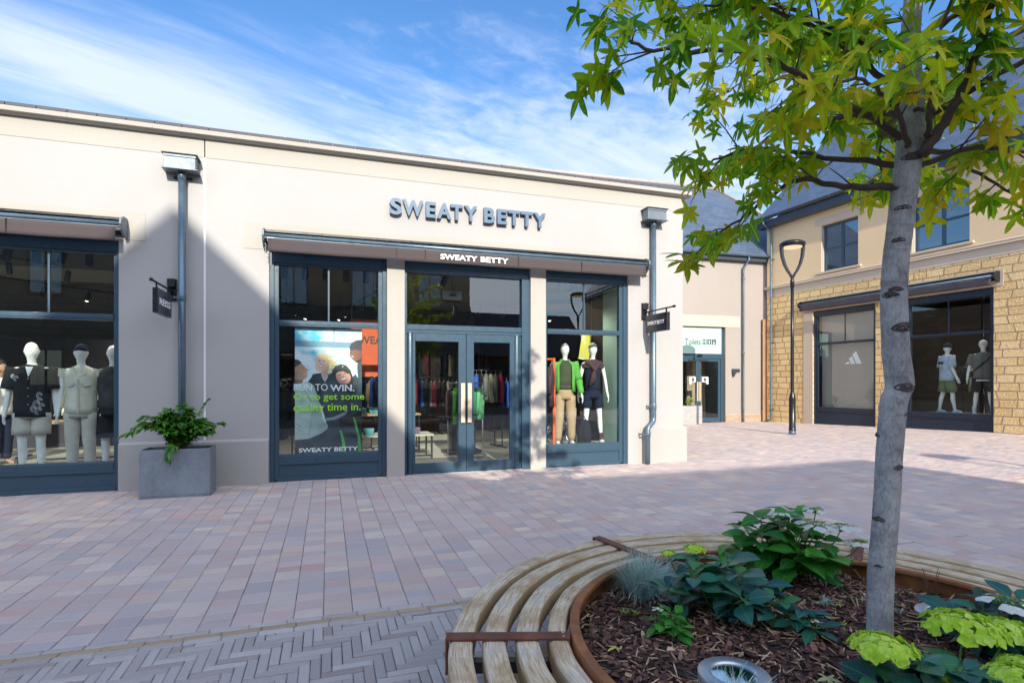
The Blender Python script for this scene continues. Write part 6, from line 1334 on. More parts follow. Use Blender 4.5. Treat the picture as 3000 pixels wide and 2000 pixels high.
m.tube([(-0.13, -0.09, 1.50), (-0.05, -0.125, 1.44), (-0.01, -0.14, 1.37), (-0.015, -0.14, 1.22), (-0.05, -0.135, 1.12)], [0.045, 0.04, 0.034, 0.04, 0.034], 10); m.tube([(0.13, -0.09, 1.50), (0.05, -0.125, 1.44), (0.0, -0.145, 1.38), (-0.03, -0.145, 1.28), (-0.09, -0.135, 1.08)], [0.045, 0.04, 0.034, 0.04, 0.03], 10)
m.tube([(-0.035, -0.15, 1.35), (0.03, -0.165, 1.37)], 0.035, 8); m.build('jumper', 'plum_cloth', t)
m = MB(); m.loft([ell((0, -0.010, z), a, a * 1.26, 20) for z, a in ((1.775, 0.084), (1.81, 0.075), (1.845, 0.053), (1.866, 0.012))], True); m.build('headband', 'stone_cloth', t)

def garment(loc, rz, mat, label, L=0.62, w_=0.22, d_=0.055, sl=0.45, group='garments hanging on the shop rails', col=True):
    t = thing('hanging_garment', label, 'garment', loc, rz, group); m = MB(); rs = random.Random(int(abs(loc[0] * 1000 + loc[1] * 77)))
    prof = [(-L, 1.05, 1.25), (-L * 0.75, 1.0, 1.1), (-L * 0.4, 0.94, 1.0), (-0.14, 0.98, 1.0), (-0.05, 0.93, 0.8), (0.0, 0.35, 0.7), (0.015, 0.22, 0.6)]
    m.loft([[(w_ * a * math.cos(q) , d_ * b_ * math.sin(q) * (1 + 0.25 * math.sin(q * 5 + z * 9)), z - 0.05) for q in [2 * math.pi * i / 18 for i in range(18)]] for z, a, b_ in prof], True)
    if sl:
        for s in (-1, 1): m.tube([(s * w_ * 0.86, 0, -0.10), (s * w_ * 1.08, 0.0, -0.28), (s * w_ * 1.10, 0.01, -0.10 - sl)], [0.055, 0.05, 0.042], 8)
    m.build('cloth', mat, t); h = MB(); h.tube([(-w_ * 0.8, 0, -0.06), (0, 0, -0.015), (w_ * 0.8, 0, -0.06)], 0.006, 6); h.tube([(0, 0, -0.015), (0, 0, 0.03), (0.012, 0, 0.05), (0.0, 0, 0.065), (-0.012, 0, 0.05)], 0.003, 6); h.build('hanger', 'steel', t); return t
def rail(loc, rz, L, H, mat, label, kind='clothes_rail', th=0.014, square=False):
    t = thing(kind, label, 'clothes rail', loc, rz); m = MB()
    m.tube([(0, 0, H), (L, 0, H)], th, 10); m.build('bar', mat, t)
    for x in (0, L):
        m = MB()
        if square: m.box(x - th, -th, 0, x + th, th, H + th)
        else: m.tube([(x, 0, 0), (x, 0, H)], th, 10)
        m.build('post', mat, t); m = MB(); m.box(x - 0.02, -0.12 if square else -0.26, 0, x + 0.02, 0.12 if square else 0.26, 0.03); m.build('foot', mat, t)
    return t
rail((3.755, Y0 + 0.30, zf), R(168), 0.62, 1.54, 'orange_paint', 'bright orange clothes rail at the left edge of the sportswear window', th=0.021, square=True)
for i, (mt, lab) in enumerate((('plum_cloth', 'plum hooded jacket on the orange rail, closest to the glass'), ('army_green', 'dark green coat in the middle of the orange rail'), ('mid_green', 'teal green padded jacket at the left end of the orange rail'))):
    garment((3.74 - 0.12 * i - 0.02, Y0 + 0.33 + 0.07 * i, zf + 1.49), R(60), mt, lab, 0.72 + 0.06 * i, 0.20)
for i, (x, y, z, r) in enumerate(((4.28, 0.75, 0.13, 0.13), (4.18, 0.82, 0.34, 0.10), (4.32, 0.85, 0.45, 0.085), (4.14, 0.62, 0.09, 0.09), (4.24, 0.9, 0.60, 0.07), (3.78, 0.66, 0.30, 0.08))):
    m = MB(); m.lathe([(r * math.sin(math.pi * k_ / 14) + 1e-4, -r * math.cos(math.pi * k_ / 14)) for k_ in range(15)], n=22); m.tube([(0, 0, -r), (0, 0.01, -r - 0.015)], 0.008, 6)
    o = m.build('silver_ball', 'balloon_silver', None); o.location = (x, Y0 + y, zf + z); tag(o, ('largest silver ball on the window floor', 'silver ball resting on the largest one', 'upper silver ball between the beige trouser legs', 'silver ball low by the beige trousers', 'topmost small silver ball of the pile', 'silver ball beside the orange post')[i], 'ball', 'silver balls piled by the green jacket mannequin')
t = thing('backpack', 'black padded backpack on the window floor between the two mannequins', 'bag', (4.40, Y0 + 0.42, zf), R(10)); m = MB()
m.loft([[(w_ * math.cos(q) + 0.012 * math.sin(q * 7 + z * 20), d_ * math.sin(q), z) for q in [2 * math.pi * i / 20 for i in range(20)]] for z, w_, d_ in ((0.0, 0.09, 0.07), (0.04, 0.125, 0.095), (0.2, 0.135, 0.10), (0.34, 0.12, 0.09), (0.44, 0.08, 0.06), (0.47, 0.03, 0.03))]); m.build('bag', 'black_cloth', t)
m = MB(); m.tube([(-0.03, 0, 0.46), (0, 0, 0.52), (0.03, 0, 0.46)], 0.008, 6); m.tube([(-0.07, -0.06, 0.42), (-0.08, -0.115, 0.25), (-0.06, -0.09, 0.06)], 0.012, 6); m.build('strap', 'black_cloth', t)
t = thing('hanging_banner', 'yellow green hanging banner behind the egg headed mannequins', 'banner', (4.93, Y0 + 1.5, 0), R(-8)); m = MB(); m.prism([(-0.13, 1.93), (0.09, 1.90), (0.15, 2.46), (-0.05, 2.47)], lambda a, h, q: (a, q, h), 0, 0.008); bn = m.build('cloth', 'yellow_banner', t)
m = MB(); m.tube([(-0.15, 0, 1.93), (0.12, 0, 1.89)], 0.01, 8); m.tube([(-0.04, 0, 2.46), (-0.04, 0, 3.5)], 0.003, 5); m.tube([(0.14, 0, 2.46), (0.14, 0, 3.5)], 0.003, 5); m.build('rod', 'steel', t)

# --- poster window
ps = thing('window_poster', 'tall photo poster of four laughing people in dark sportswear standing behind the glass', 'poster', (-0.462, Y0 + 0.155, 0.368)); PWd, PH = 0.961, 1.895
m = MB(); m.box(0, 0, 0, PWd, 0.012, PH); m.build('board', 'white_plastic', ps)
# the printed photo on the poster, painted as soft shapes on a fine grid of the board
def paint_poster():
    GX, GY = 150, 296; X, Y = np.meshgrid(160 + 710 * (np.arange(GX) + 0.5) / GX, 105 + 1365 * (np.arange(GY) + 0.5) / GY)
    I = np.zeros((GY, GX, 3)); I[:] = (0.80, 0.90, 0.93)
    rs = np.random.RandomState(4)
    def nz(s, seed):
        r = np.random.RandomState(seed); g = r.rand(int(1365 / s) + 3, int(710 / s) + 3); u = (X - 160) / s; v = (Y - 105) / s; i = u.astype(int); j = v.astype(int); fu = u - i; fv = v - j; fu = fu * fu * (3 - 2 * fu); fv = fv * fv * (3 - 2 * fv)
        return g[j, i] * (1 - fu) * (1 - fv) + g[j, i + 1] * fu * (1 - fv) + g[j + 1, i] * (1 - fu) * fv + g[j + 1, i + 1] * fu * fv
    n1 = nz(120, 1) * 0.5 + nz(50, 2) * 0.3 + nz(22, 3) * 0.2; n2 = nz(70, 5) * 0.6 + nz(26, 6) * 0.4
    def mixin(a, c, sh=None):
        a = np.clip(a, 0, 1)[..., None]; c = np.array(c)[None, None, :] * (1 if sh is None else np.clip(sh, 0.1, 2.2)[..., None]); I[:] = I * (1 - a) + c * a
    def el(cx, cy, rx, ry, c, soft=5, ang=0, lx=0, ly=0, al=1.0):
        a = R(ang); dx, dy = X - cx, Y - cy; p = (dx * math.cos(a) + dy * math.sin(a)) / rx; q = (-dx * math.sin(a) + dy * math.cos(a)) / ry; d = (1 - np.sqrt(p * p + q * q)) * min(rx, ry) / soft + 0.5
        mixin(np.clip(d, 0, 1) * al, c, 1 + lx * (X - cx) / rx + ly * (Y - cy) / ry)
    def po(P, c, soft=4, sh=None, al=1.0):
        P = np.array(P, float); d = np.full(X.shape, 1e9); ins = np.zeros(X.shape, bool)
        for k in range(len(P)):
            (x0, y0), (x1, y1) = P[k], P[(k + 1) % len(P)]; ex, ey = x1 - x0, y1 - y0; t_ = np.clip(((X - x0) * ex + (Y - y0) * ey) / (ex * ex + ey * ey + 1e-9), 0, 1); d = np.minimum(d, np.hypot(X - x0 - t_ * ex, Y - y0 - t_ * ey))
            c_ = ((y0 > Y) != (y1 > Y)) & (X < (x1 - x0) * (Y - y0) / (y1 - y0 + 1e-12) + x0); ins ^= c_
        mixin(np.clip(np.where(ins, d, -d) / soft + 0.5, 0, 1) * al, c, sh)
    # sky with cloud
    blue = np.clip(1.35 - np.hypot((X - 215) / 190, (Y - 190) / 130), 0, 1) + np.clip(1.0 - np.hypot((X - 400) / 100, (Y - 215) / 45), 0, 1) + np.clip(1.0 - np.hypot((X - 290) / 130, (Y - 375) / 50), 0, 1) + np.clip(0.8 - np.hypot((X - 800) / 80, (Y - 560) / 90), 0, 1)
    mixin(np.clip(blue * 1.1 - (n1 - 0.45) * 2.2, 0, 1), (0.10, 0.52, 0.74)); mixin(np.clip((n2 - 0.55) * 2, 0, 0.4), (0.55, 0.68, 0.72))
    po([(150, 242), (880, 256), (880, 322), (150, 308)], (0.13, 0.28, 0.37), 3, None, 0.85); po([(562, 100), (574, 100), (574, 255), (562, 255)], (0.2, 0.33, 0.4), 3)
    fold = 1 + (n2 - 0.5) * 0.9
    # dark-clothed bodies
    po([(290, 690), (330, 640), (345, 605), (430, 590), (520, 600), (590, 560), (640, 640), (760, 640), (800, 600), (826, 640), (818, 500), (835, 455), (880, 440), (880, 1480), (150, 1480), (150, 1290), (420, 1240), (500, 1180), (440, 960)], (0.045, 0.062, 0.08), 4, fold * (1.25 - (Y - 700) / 1600))
    po([(345, 605), (430, 592), (470, 660), (520, 600), (560, 640), (500, 760), (380, 900), (300, 700)], (0.03, 0.04, 0.045), 8, fold * 1.3)
    el(600, 900, 150, 220, (0.07, 0.09, 0.115), 40, -20, -0.4, -0.3, 0.8); po([(620, 1100), (880, 1010), (880, 1200), (640, 1190)], (0.015, 0.017, 0.022), 10)
    po([(455, 1085), (560, 1072), (720, 1000), (690, 1045), (590, 1095), (480, 1110)], (0.33, 0.39, 0.42), 8, None, 0.8)
    # man at the back, upper right
    po([(742, 330), (790, 305), (880, 300), (880, 470), (835, 482), (800, 470), (765, 440), (742, 410), (736, 370)], (0.27, 0.115, 0.08), 4, 1.25 - (X - 740) / 220 + (n2 - 0.5) * 0.3)
    po([(736, 300), (760, 255), (815, 226), (880, 222), (880, 345), (800, 330), (758, 345), (740, 340)], (0.055, 0.05, 0.06), 4, 1.2 + (n1 - 0.5)); po([(800, 470), (835, 482), (880, 440), (880, 400), (850, 440), (812, 452)], (0.06, 0.03, 0.03), 6)
    el(768, 408, 16, 6, (0.65, 0.6, 0.55), 3, 35); el(752, 372, 8, 4, (0.05, 0.03, 0.03), 3, 20); el(741, 398, 8, 9, (0.33, 0.15, 0.11), 4); el(864, 375, 10, 20, (0.2, 0.08, 0.06), 5)
    # blonde woman
    strand = 1 + 0.55 * (nz(14, 9) - 0.5) + 0.3 * (nz(40, 10) - 0.5)
    po([(378, 560), (370, 500), (383, 430), (405, 392), (455, 376), (515, 392), (560, 440), (605, 495), (590, 530), (560, 520), (548, 570), (520, 560), (500, 590), (420, 575)], (0.74, 0.58, 0.30), 5, strand * 1.05)
    po([(430, 565), (500, 560), (505, 620), (470, 665), (435, 615)], (0.66, 0.40, 0.30), 4, 1.15 - (X - 430) / 250); el(437, 488, 56, 84, (0.84, 0.54, 0.42), 5, 6, -0.14, -0.04)
    el(455, 405, 62, 26, (0.80, 0.64, 0.34), 8, 12, -0.2, 0, 0.9); po([(492, 420), (520, 450), (512, 560), (494, 580), (498, 500)], (0.60, 0.44, 0.20), 6); el(392, 520, 9, 45, (0.82, 0.66, 0.38), 6, 4)
    for ex in (413, 463): el(ex, 463, 15, 4.5, (0.18, 0.10, 0.08), 3, 6); el(ex, 448, 18, 4, (0.45, 0.30, 0.18), 4, 4, 0, 0, 0.8)
    el(430, 492, 9, 12, (0.70, 0.40, 0.31), 6); el(431, 521, 27, 12, (0.58, 0.18, 0.17), 4, 4); el(431, 519, 23, 7, (0.95, 0.93, 0.90), 3, 4); el(395, 500, 16, 16, (0.88, 0.50, 0.40), 14, 0, 0, 0, 0.5); el(473, 505, 15, 16, (0.86, 0.46, 0.37), 14, 0, 0, 0, 0.5)
    po([(430, 600), (470, 660), (512, 600), (500, 640), (474, 690), (448, 650)], (0.55, 0.62, 0.64), 4)
    # woman in the cap
    po([(560, 600), (580, 650), (610, 700), (760, 720), (790, 690), (760, 600)], (0.05, 0.035, 0.03), 8); el(668, 628, 78, 92, (0.72, 0.38, 0.28), 5, -22, 0.10, -0.12)
    po([(548, 612), (548, 560), (580, 515), (640, 492), (700, 505), (748, 560), (765, 620), (748, 628), (725, 585), (680, 555), (620, 560), (575, 590)], (0.045, 0.055, 0.05), 4, 1.4 - (Y - 490) / 200); po([(552, 600), (600, 555), (680, 548), (730, 588), (722, 600), (670, 570), (610, 578), (566, 618)], (0.02, 0.025, 0.025), 4); el(662, 520, 7, 7, (0.7, 0.75, 0.72), 3)
    for ex, ey in ((628, 612), (690, 592)): el(ex, ey, 17, 4.5, (0.13, 0.06, 0.05), 3, -18)
    el(664, 625, 12, 12, (0.62, 0.30, 0.22), 6); el(672, 660, 38, 17, (0.50, 0.13, 0.12), 4, -18); el(671, 656, 33, 10, (0.96, 0.94, 0.92), 3, -18); el(620, 645, 18, 18, (0.80, 0.36, 0.27), 12, 0, 0, 0, 0.6); el(718, 625, 18, 20, (0.82, 0.40, 0.30), 12, 0, 0, 0, 0.6)
    po([(600, 700), (700, 715), (790, 680), (770, 760), (660, 790), (600, 750)], (0.04, 0.05, 0.06), 10)
    # person at the left in profile and the grey sweater
    po([(150, 720), (230, 688), (300, 690), (352, 722), (392, 830), (430, 980), (452, 1095), (502, 1152), (498, 1195), (440, 1242), (300, 1300), (150, 1308)], (0.42, 0.53, 0.51), 5, (1.15 + (n2 - 0.5) * 0.5) * (1.12 - (Y - 700) / 1900) * (1.12 - (X - 160) / 900))
    for a_, b_, w_ in (((345, 1030), (305, 1270), 9), ((250, 760), (330, 900), 10), ((165, 1120), (225, 1170), 12), ((165, 1180), (215, 1200), 8), ((380, 960), (330, 1060), 7)): dx, dy = b_[0] - a_[0], b_[1] - a_[1]; L_2 = math.hypot(dx, dy); nx, ny = -dy / L_2 * w_, dx / L_2 * w_; po([a_, (b_[0] + nx, b_[1] + ny), b_, ((a_[0] + b_[0]) / 2 - nx * 0.4, (a_[1] + b_[1]) / 2 - ny * 0.4)], (0.17, 0.22, 0.20), 9, None, 0.75)
    po([(150, 520), (225, 480), (240, 500), (262, 525), (300, 562), (281, 578), (291, 598), (284, 612), (290, 628), (270, 655), (244, 662), (236, 700), (150, 715)], (0.50, 0.31, 0.21), 4, 0.72 + (X - 150) / 260)
    po([(150, 445), (185, 447), (222, 470), (228, 486), (190, 512), (150, 540)], (0.05, 0.065, 0.06), 4, 1.2 - (Y - 445) / 200); el(248, 538, 12, 3.5, (0.08, 0.05, 0.04), 3, 15); el(273, 600, 12, 4, (0.75, 0.65, 0.6), 3, 10); el(176, 598, 11, 20, (0.36, 0.20, 0.13), 5, 0, 0.4)
    po([(150, 655), (215, 668), (244, 662), (236, 700), (150, 715)], (0.20, 0.11, 0.08), 10, None, 0.7)
    # green trouser stripes
    po([(628, 1212), (650, 1222), (690, 1365), (697, 1480), (664, 1480), (655, 1350)], (0.10, 0.47, 0.09), 4, fold); po([(773, 1072), (800, 1098), (850, 1300), (868, 1480), (830, 1480), (826, 1300)], (0.08, 0.40, 0.08), 4, fold); po([(350, 1425), (395, 1425), (395, 1480), (350, 1480)], (0.08, 0.35, 0.08), 4)
    I[:] = np.clip(I * (1 + (rs.rand(GY, GX, 1) - 0.5) * 0.05), 0.0, 0.97)
    xs_ = np.linspace(0, PWd, GX + 1); zs_ = np.linspace(PH, 0, GY + 1); vs = [(x, -0.0012, z) for z in zs_ for x in xs_]; W1 = GX + 1
    fs = [(j * W1 + i, (j + 1) * W1 + i, (j + 1) * W1 + i + 1, j * W1 + i + 1) for j in range(GY) for i in range(GX)]
    me = D.meshes.new('print'); me.from_pydata(vs, [], fs); at = me.attributes.new('ink', 'FLOAT_COLOR', 'CORNER')
    col = np.ones((GY * GX, 4, 4)); col[:, :, :3] = I.reshape(-1, 1, 3); at.data.foreach_set('color', col.ravel()); me.materials.append(MATS['photo_print'])
    o = D.objects.new('print', me); COL.objects.link(o); o.parent = ps
t = NT('photo_print'); a = t.n('ShaderNodeAttribute'); a.attribute_name = 'ink'; t.done(t.bsdf(a.outputs['Color'], 0.45, 0, None, 0.4))
paint_poster()
text_obj('SWEATY BETTY', 'lettering', 'white_vinyl', ps, 0.053, 0.905, 0.035, 0.100, -0.0035, 0.002, 0.03)
vt = thing('window_lettering', 'vinyl lettering RUN TO WIN and two lime lines stuck to the inside of the glass', 'lettering', (0, Y0 + 0.112, 0))
text_obj('RUN TO', 'white_line', 'white_vinyl', vt, -0.475, 0.00, 1.322, 1.425, 0, 0.001, 0.0); text_obj('WIN.', 'white_line', 'white_vinyl', vt, 0.035, 0.388, 1.312, 1.412, 0, 0.001, 0.025)
text_obj('Or to get some', 'lime_line', 'lime_vinyl', vt, -0.478, 0.532, 1.155, 1.285, 0, 0.001, 0.008); text_obj('quality time in.', 'lime_line', 'lime_vinyl', vt, -0.478, 0.478, 0.985, 1.135, 0, 0.001, 0.008)
t = thing('hanging_banner', 'orange red hanging shop banner with dark letters to the right of the poster', 'banner', (0.80, Y0 + 1.4, 0), 0); m = MB(); m.box(-0.42, 0, 1.55, 0.35, 0.01, 2.55); bn = m.build('cloth', 'red_banner', t); text_obj('SWEATY', 'lettering', 'black_vinyl', bn, -0.36, 0.34, 2.12, 2.26, -0.002, 0.002, 0.02)
m = MB(); m.tube([(-0.4, 0, 2.55), (-0.4, 0, 3.5)], 0.003, 5); m.tube([(0.33, 0, 2.55), (0.33, 0, 3.5)], 0.003, 5); m.build('wire', 'steel', t)

# --- shop fittings inside the white building
def table(loc, w_, d_, h, label, top='timber', leg='black_paint'):
    t = thing('display_table', label, 'table', loc, 0); m = MB(); m.box(0, 0, h - 0.03, w_, d_, h); m.build('table_top', top, t, 0.003)
    for x in (0.02, w_ - 0.05):
        for y in (0.02, d_ - 0.05): m = MB(); m.box(x, y, 0, x + 0.03, y + 0.03, h - 0.031); m.build('leg', leg, t)
    m = MB(); m.box(0.051, 0.03, 0.05, w_ - 0.051, 0.04, 0.08); m.box(0.051, d_ - 0.04, 0.05, w_ - 0.051, d_ - 0.03, 0.08); m.build('stretcher', leg, t); return t
table((0.55, Y0 + 1.7, 0.012), 1.35, 0.7, 0.46, 'low front display table with pale top and thin black legs', 'pale_floor'); table((0.45, Y0 + 2.6, 0.012), 1.35, 0.75, 0.80, 'higher wooden display table behind the low one')
fi = 0
for (x, y, z) in ((0.72, 1.95, 0.472), (1.0, 1.95, 0.472), (1.28, 1.95, 0.472), (1.56, 1.95, 0.472), (0.62, 2.9, 0.812), (0.9, 2.9, 0.812), (1.18, 2.9, 0.812), (1.46, 2.9, 0.812)):
    fi += 1; m = MB(); rs = random.Random(fi)
    for q in range(4): m.box(-0.10 + rs.uniform(-0.01, 0.01), -0.12, 0.001 + q * 0.03, 0.10 + rs.uniform(-0.01, 0.01), 0.12, 0.028 + q * 0.03)
    o = m.build('folded_clothes', ['teal_print', 'teal_print', 'grey_cloth', 'purple_print'][(fi - 1) % 4], None, 0.008); o.location = (x, Y0 + y, z); o.rotation_euler = (0, 0, rs.uniform(-0.1, 0.1))
    tag(o, '%s folded leggings, %s from the left on the %s table' % (['teal patterned', 'turquoise patterned', 'plain grey', 'purple speckled'][(fi - 1) % 4], ['first', 'second', 'third', 'last'][(fi - 1) % 4], 'low' if fi < 5 else 'higher'), 'clothes', 'stacks of folded leggings')
rail((2.22, Y0 + 1.95, 0.012), R(6), 0.72, 1.42, 'steel', 'silver clothes rail just inside the right door leaf')
GC = ['plum_cloth', 'bright_green', 'black_cloth', 'grey_cloth', 'navy_cloth', 'mid_green', 'mint_cloth']; GN = ['brown', 'bright green', 'black', 'grey', 'navy', 'dark green', 'mint green']
for i in range(7): garment((2.28 + i * 0.10, Y0 + 1.96 + i * 0.010, 1.37), R(62 + 5 * (i % 3)), GC[i], '%s top on the rail behind the right door leaf' % GN[i], 0.60 if i != 1 else 0.68, 0.19)
t = thing('floor_stand', 'dark slatted floor stand on a square base behind the right door leaf', 'stand', (2.60, Y0 + 2.35, 0.012), 0); m = MB(); m.box(-0.38, -0.3, 0, 0.38, 0.3, 0.06); m.build('base', 'charcoal_panel', t); m = MB(); m.box(-0.25, -0.12, 0.06, 0.25, 0.12, 1.15); m.build('body', 'charcoal_panel', t)
k_ = 0
for (rx, ry, n, H, lab) in ((-1.15, 1.5, 8, 1.5, 'left wall rail'), (0.9, 3.7, 9, 1.62, 'rail behind the folded leggings'), (1.2, 6.9, 14, 2.35, 'upper back wall rail'), (3.0, 6.8, 14, 2.3, 'far upper rail'), (-0.6, 6.9, 12, 2.35, 'left upper wall rail'), (2.9, 3.0, 7, 1.7, 'tall rail in the shop middle'), (-0.1, 4.6, 12, 1.55, 'long back rail'), (1.9, 4.8, 12, 1.55, 'second back rail'), (3.6, 3.4, 12, 1.55, 'rail behind the mannequins')):
    rail((rx, Y0 + ry, 0.012), R(4), n * 0.11, H, 'black_paint', 'black clothes rail deep in the shop, the %s' % lab)
    for i in range(n):
        k_ += 1; mt = random.Random(k_ * 7).choice(['black_cloth', 'navy_cloth', 'grey_cloth', 'plum_cloth', 'crimson_cloth', 'cream_cloth', 'dark_check', 'blue_cloth', 'black_cloth', 'olive_cloth'])
        garment((rx + 0.06 + i * 0.11, Y0 + ry + i * 0.008, H - 0.04), R(60 + (i * 37) % 25), mt, '%s garment hanging %s on the %s' % (mt.replace('_', ' ').replace(' cloth', ''), ORD[i], lab), 0.6, 0.19, sl=0.4 if i % 2 else 0.0)
for i, mt in enumerate(['crimson_cloth', 'cream_cloth', 'black_cloth']):
    garment((-0.98 + i * 0.13, Y0 + 0.95 + i * 0.05, 1.42), R(70), mt, '%s coat hanging at the left edge of the poster window' % ['crimson', 'cream', 'black'][i], 0.85, 0.18)
rail((-1.08, Y0 + 0.93, 0.012), R(16), 0.55, 1.47, 'black_paint', 'short black clothes rail left of the poster')
for (rx, ry, n, lab) in ((-5.2, 3.6, 14, 'rail behind the menswear mannequins'), (-3.4, 4.2, 12, 'right hand menswear rail')):
    rail((rx, Y0 + ry, 0.10), 0, n * 0.11, 1.5, 'black_paint', 'black clothes rail in the menswear shop, the %s' % lab)
    for i in range(n):
        mt = random.Random(i * 13 + n).choice(['black_cloth', 'navy_cloth', 'grey_cloth', 'sage_cloth', 'cream_cloth', 'dark_check', 'white_cloth']); garment((rx + 0.06 + i * 0.11, Y0 + ry, 1.55), R(62 + (i * 31) % 20), mt, '%s jacket hanging %s on the %s' % (mt.replace('_', ' ').replace(' cloth', ''), ORD[i], lab), 0.65, 0.2)
table((-4.6, Y0 + 1.9, 0.10), 2.4, 0.7, 0.72, 'wooden table with folded clothes behind the menswear mannequins')

# track lights
def spot(loc, rz, tilt, lit, label, s=1.0, mat='dark_frame'):
    t = thing('track_spotlight', label, 'spotlight', loc, rz, 'spotlights on the shop ceilings'); Mx = Matrix.Rotation(tilt, 4, 'X')
    m = MB(); m.tube([(0, 0, 0.0), (0, 0, -0.07)], 0.010, 8); m.box(-0.03, -0.02, -0.012, 0.03, 0.02, 0.006); m.build('stem', mat, t)
    m = MB(); pr_ = [(0.0, 0.02), (0.047 * s, 0.018), (0.05 * s, 0.01), (0.05 * s, -0.19 * s), (0.045 * s, -0.20 * s), (0.043 * s, -0.18 * s), (0.0, -0.175 * s)]; m.lathe(pr_, n=18); m.v = [tuple(Mx @ Vector(v_) + Vector((0, 0, -0.08))) for v_ in m.v]; m.build('can', mat, t)
    if lit: m = MB(); m.lathe([(0.0, -0.178 * s), (0.043 * s, -0.181 * s), (0.0, -0.186 * s)], n=16); m.v = [tuple(Mx @ Vector(v_) + Vector((0, 0, -0.08))) for v_ in m.v]; m.build('bulb', 'lamp_glow', t)
def track(x0, y0, x1, y1, z, label):
    t = thing('lighting_track', label, 'lighting track', (x0, y0, z)); m = MB(); m.tube([(0, 0, 0), (x1 - x0, y1 - y0, 0)], 0.018, 4); m.build('rail', 'black_paint', t)
    m = MB()
    for f_ in (0.1, 0.5, 0.9): m.tube([((x1 - x0) * f_, (y1 - y0) * f_, 0), ((x1 - x0) * f_, (y1 - y0) * f_, (3.55 if x0 > -1.6 else 3.75) - z)], 0.004, 5)
    m.build('cable', 'black_paint', t)
names = ['first', 'second', 'third', 'fourth', 'fifth', 'sixth']
for i, (x, rz, ti) in enumerate(((-4.25, 0, 0.25), (-3.93, 0, 0.0), (-3.60, 0, 0.3), (-3.30, 0, 0.0))): spot((x, Y0 + 0.95, 3.42), R(90), ti, False, 'unlit %s spotlight hanging at the top of the menswear window' % names[i])
for i, x in enumerate((-0.65, -0.35, -0.03, 0.29, 0.61)): spot((x, Y0 + 0.95, 3.40), 0, 0.05 * i - 0.1, False, 'unlit %s black spotlight hanging above the poster' % names[i])
for i, x in enumerate((4.11, 4.39, 4.68, 4.97)): spot((x, Y0 + 0.95, 3.38), 0, 0.0, False, 'unlit %s black spotlight above the sportswear mannequins' % names[i])
for i, x in enumerate((2.05,)): spot((x, Y0 + 1.3, 3.46), R(40), 0.5, False, 'black spotlight above the entrance')
for k, (xa, ya, xb, yb, z, n) in enumerate(((-6.6, 1.6, -3.2, 5.6, 3.25, 7), (-4.9, 1.5, -2.1, 4.2, 3.35, 5), (-1.2, 1.8, -0.4, 5.5, 3.15, 5), (0.9, 1.8, 0.2, 5.5, 3.15, 5), (2.2, 2.5, 5.2, 3.4, 3.1, 5))):
    track(xa, Y0 + ya, xb, Y0 + yb, z, 'black ceiling lighting track %s' % ['running back over the blue shirted shopper', 'right of the first in the menswear shop', 'left one over the poster', 'right one over the poster', 'crossing behind the entrance and mannequins'][k])
    for i in range(n):
        f_ = (i + 0.5) / n; spot((xa + (xb - xa) * f_, Y0 + ya + (yb - ya) * f_, z - 0.01), R(40 * i), 0.25 + 0.1 * (i % 3), True, 'lit spotlight, %s from the front on the track %s' % (names[i] if i < 6 else 'last', ['over the blue shirted shopper', 'right of the first menswear one', 'left over the poster', 'right over the poster', 'behind the entrance'][k]), 0.8)
for (x, y, z, e) in ((-4.2, 1.2, 3.2, 60), (-3.0, 1.0, 3.2, 40), (-3.4, 4.5, 3.2, 70), (0.2, 2.8, 3.1, 50), (2.2, 2.6, 3.1, 55), (4.4, 1.0, 3.1, 40), (2.0, 5.4, 3.1, 60)):
    l = D.lights.new('added_shop_spot', 'SPOT'); l.energy = e; l.spot_size = R(140); l.spot_blend = 0.8; l.color = (1, 0.88, 0.72); l.shadow_soft_size = 0.08; lo = D.objects.new('added_shop_spot', l); COL.objects.link(lo); lo.location = (x, Y0 + y, z)
for x, y in ((3.0, 0.7), (6.0, 0.6), (6.8, 2.0)):
    l = D.lights.new('added_shop_spot', 'SPOT'); l.energy = 45; l.spot_size = R(140); l.spot_blend = 0.8; l.color = (1, 0.88, 0.72); l.shadow_soft_size = 0.08; lo = D.objects.new('added_shop_spot', l); COL.objects.link(lo); lo.location = M2 @ Vector((x, y, 4.2))  # added lamps without fittings that brighten banner and mannequins behind the glass
t = thing('exit_box', 'small white ceiling box with a grey disc hanging inside above the entrance', 'sign', (2.12, Y0 + 1.1, 0)); m = MB(); m.box(-0.17, -0.02, 2.93, 0.17, 0.02, 3.08); m.build('box', 'white_plastic', t, 0.004); m = MB(); m.tube([(0, 0, 3.08), (0, 0, 3.55)], 0.006, 6); m.lathe([(0.0, 2.98), (0.07, 2.985), (0.07, 3.0), (0.02, 3.02)], 0, -0.06, 16); m.build('stem', 'dark_frame', t)
t = thing('fire_sounder', 'small red alarm sounder high on the menswear shop wall', 'alarm', (-3.15, Y0 + 6.38, 0)); m = MB(); m.lathe([(0.0, 3.30), (0.06, 3.31), (0.09, 3.38), (0.09, 3.42), (0.0, 3.43)], n=16); m.build('housing', 'red_plastic', t)

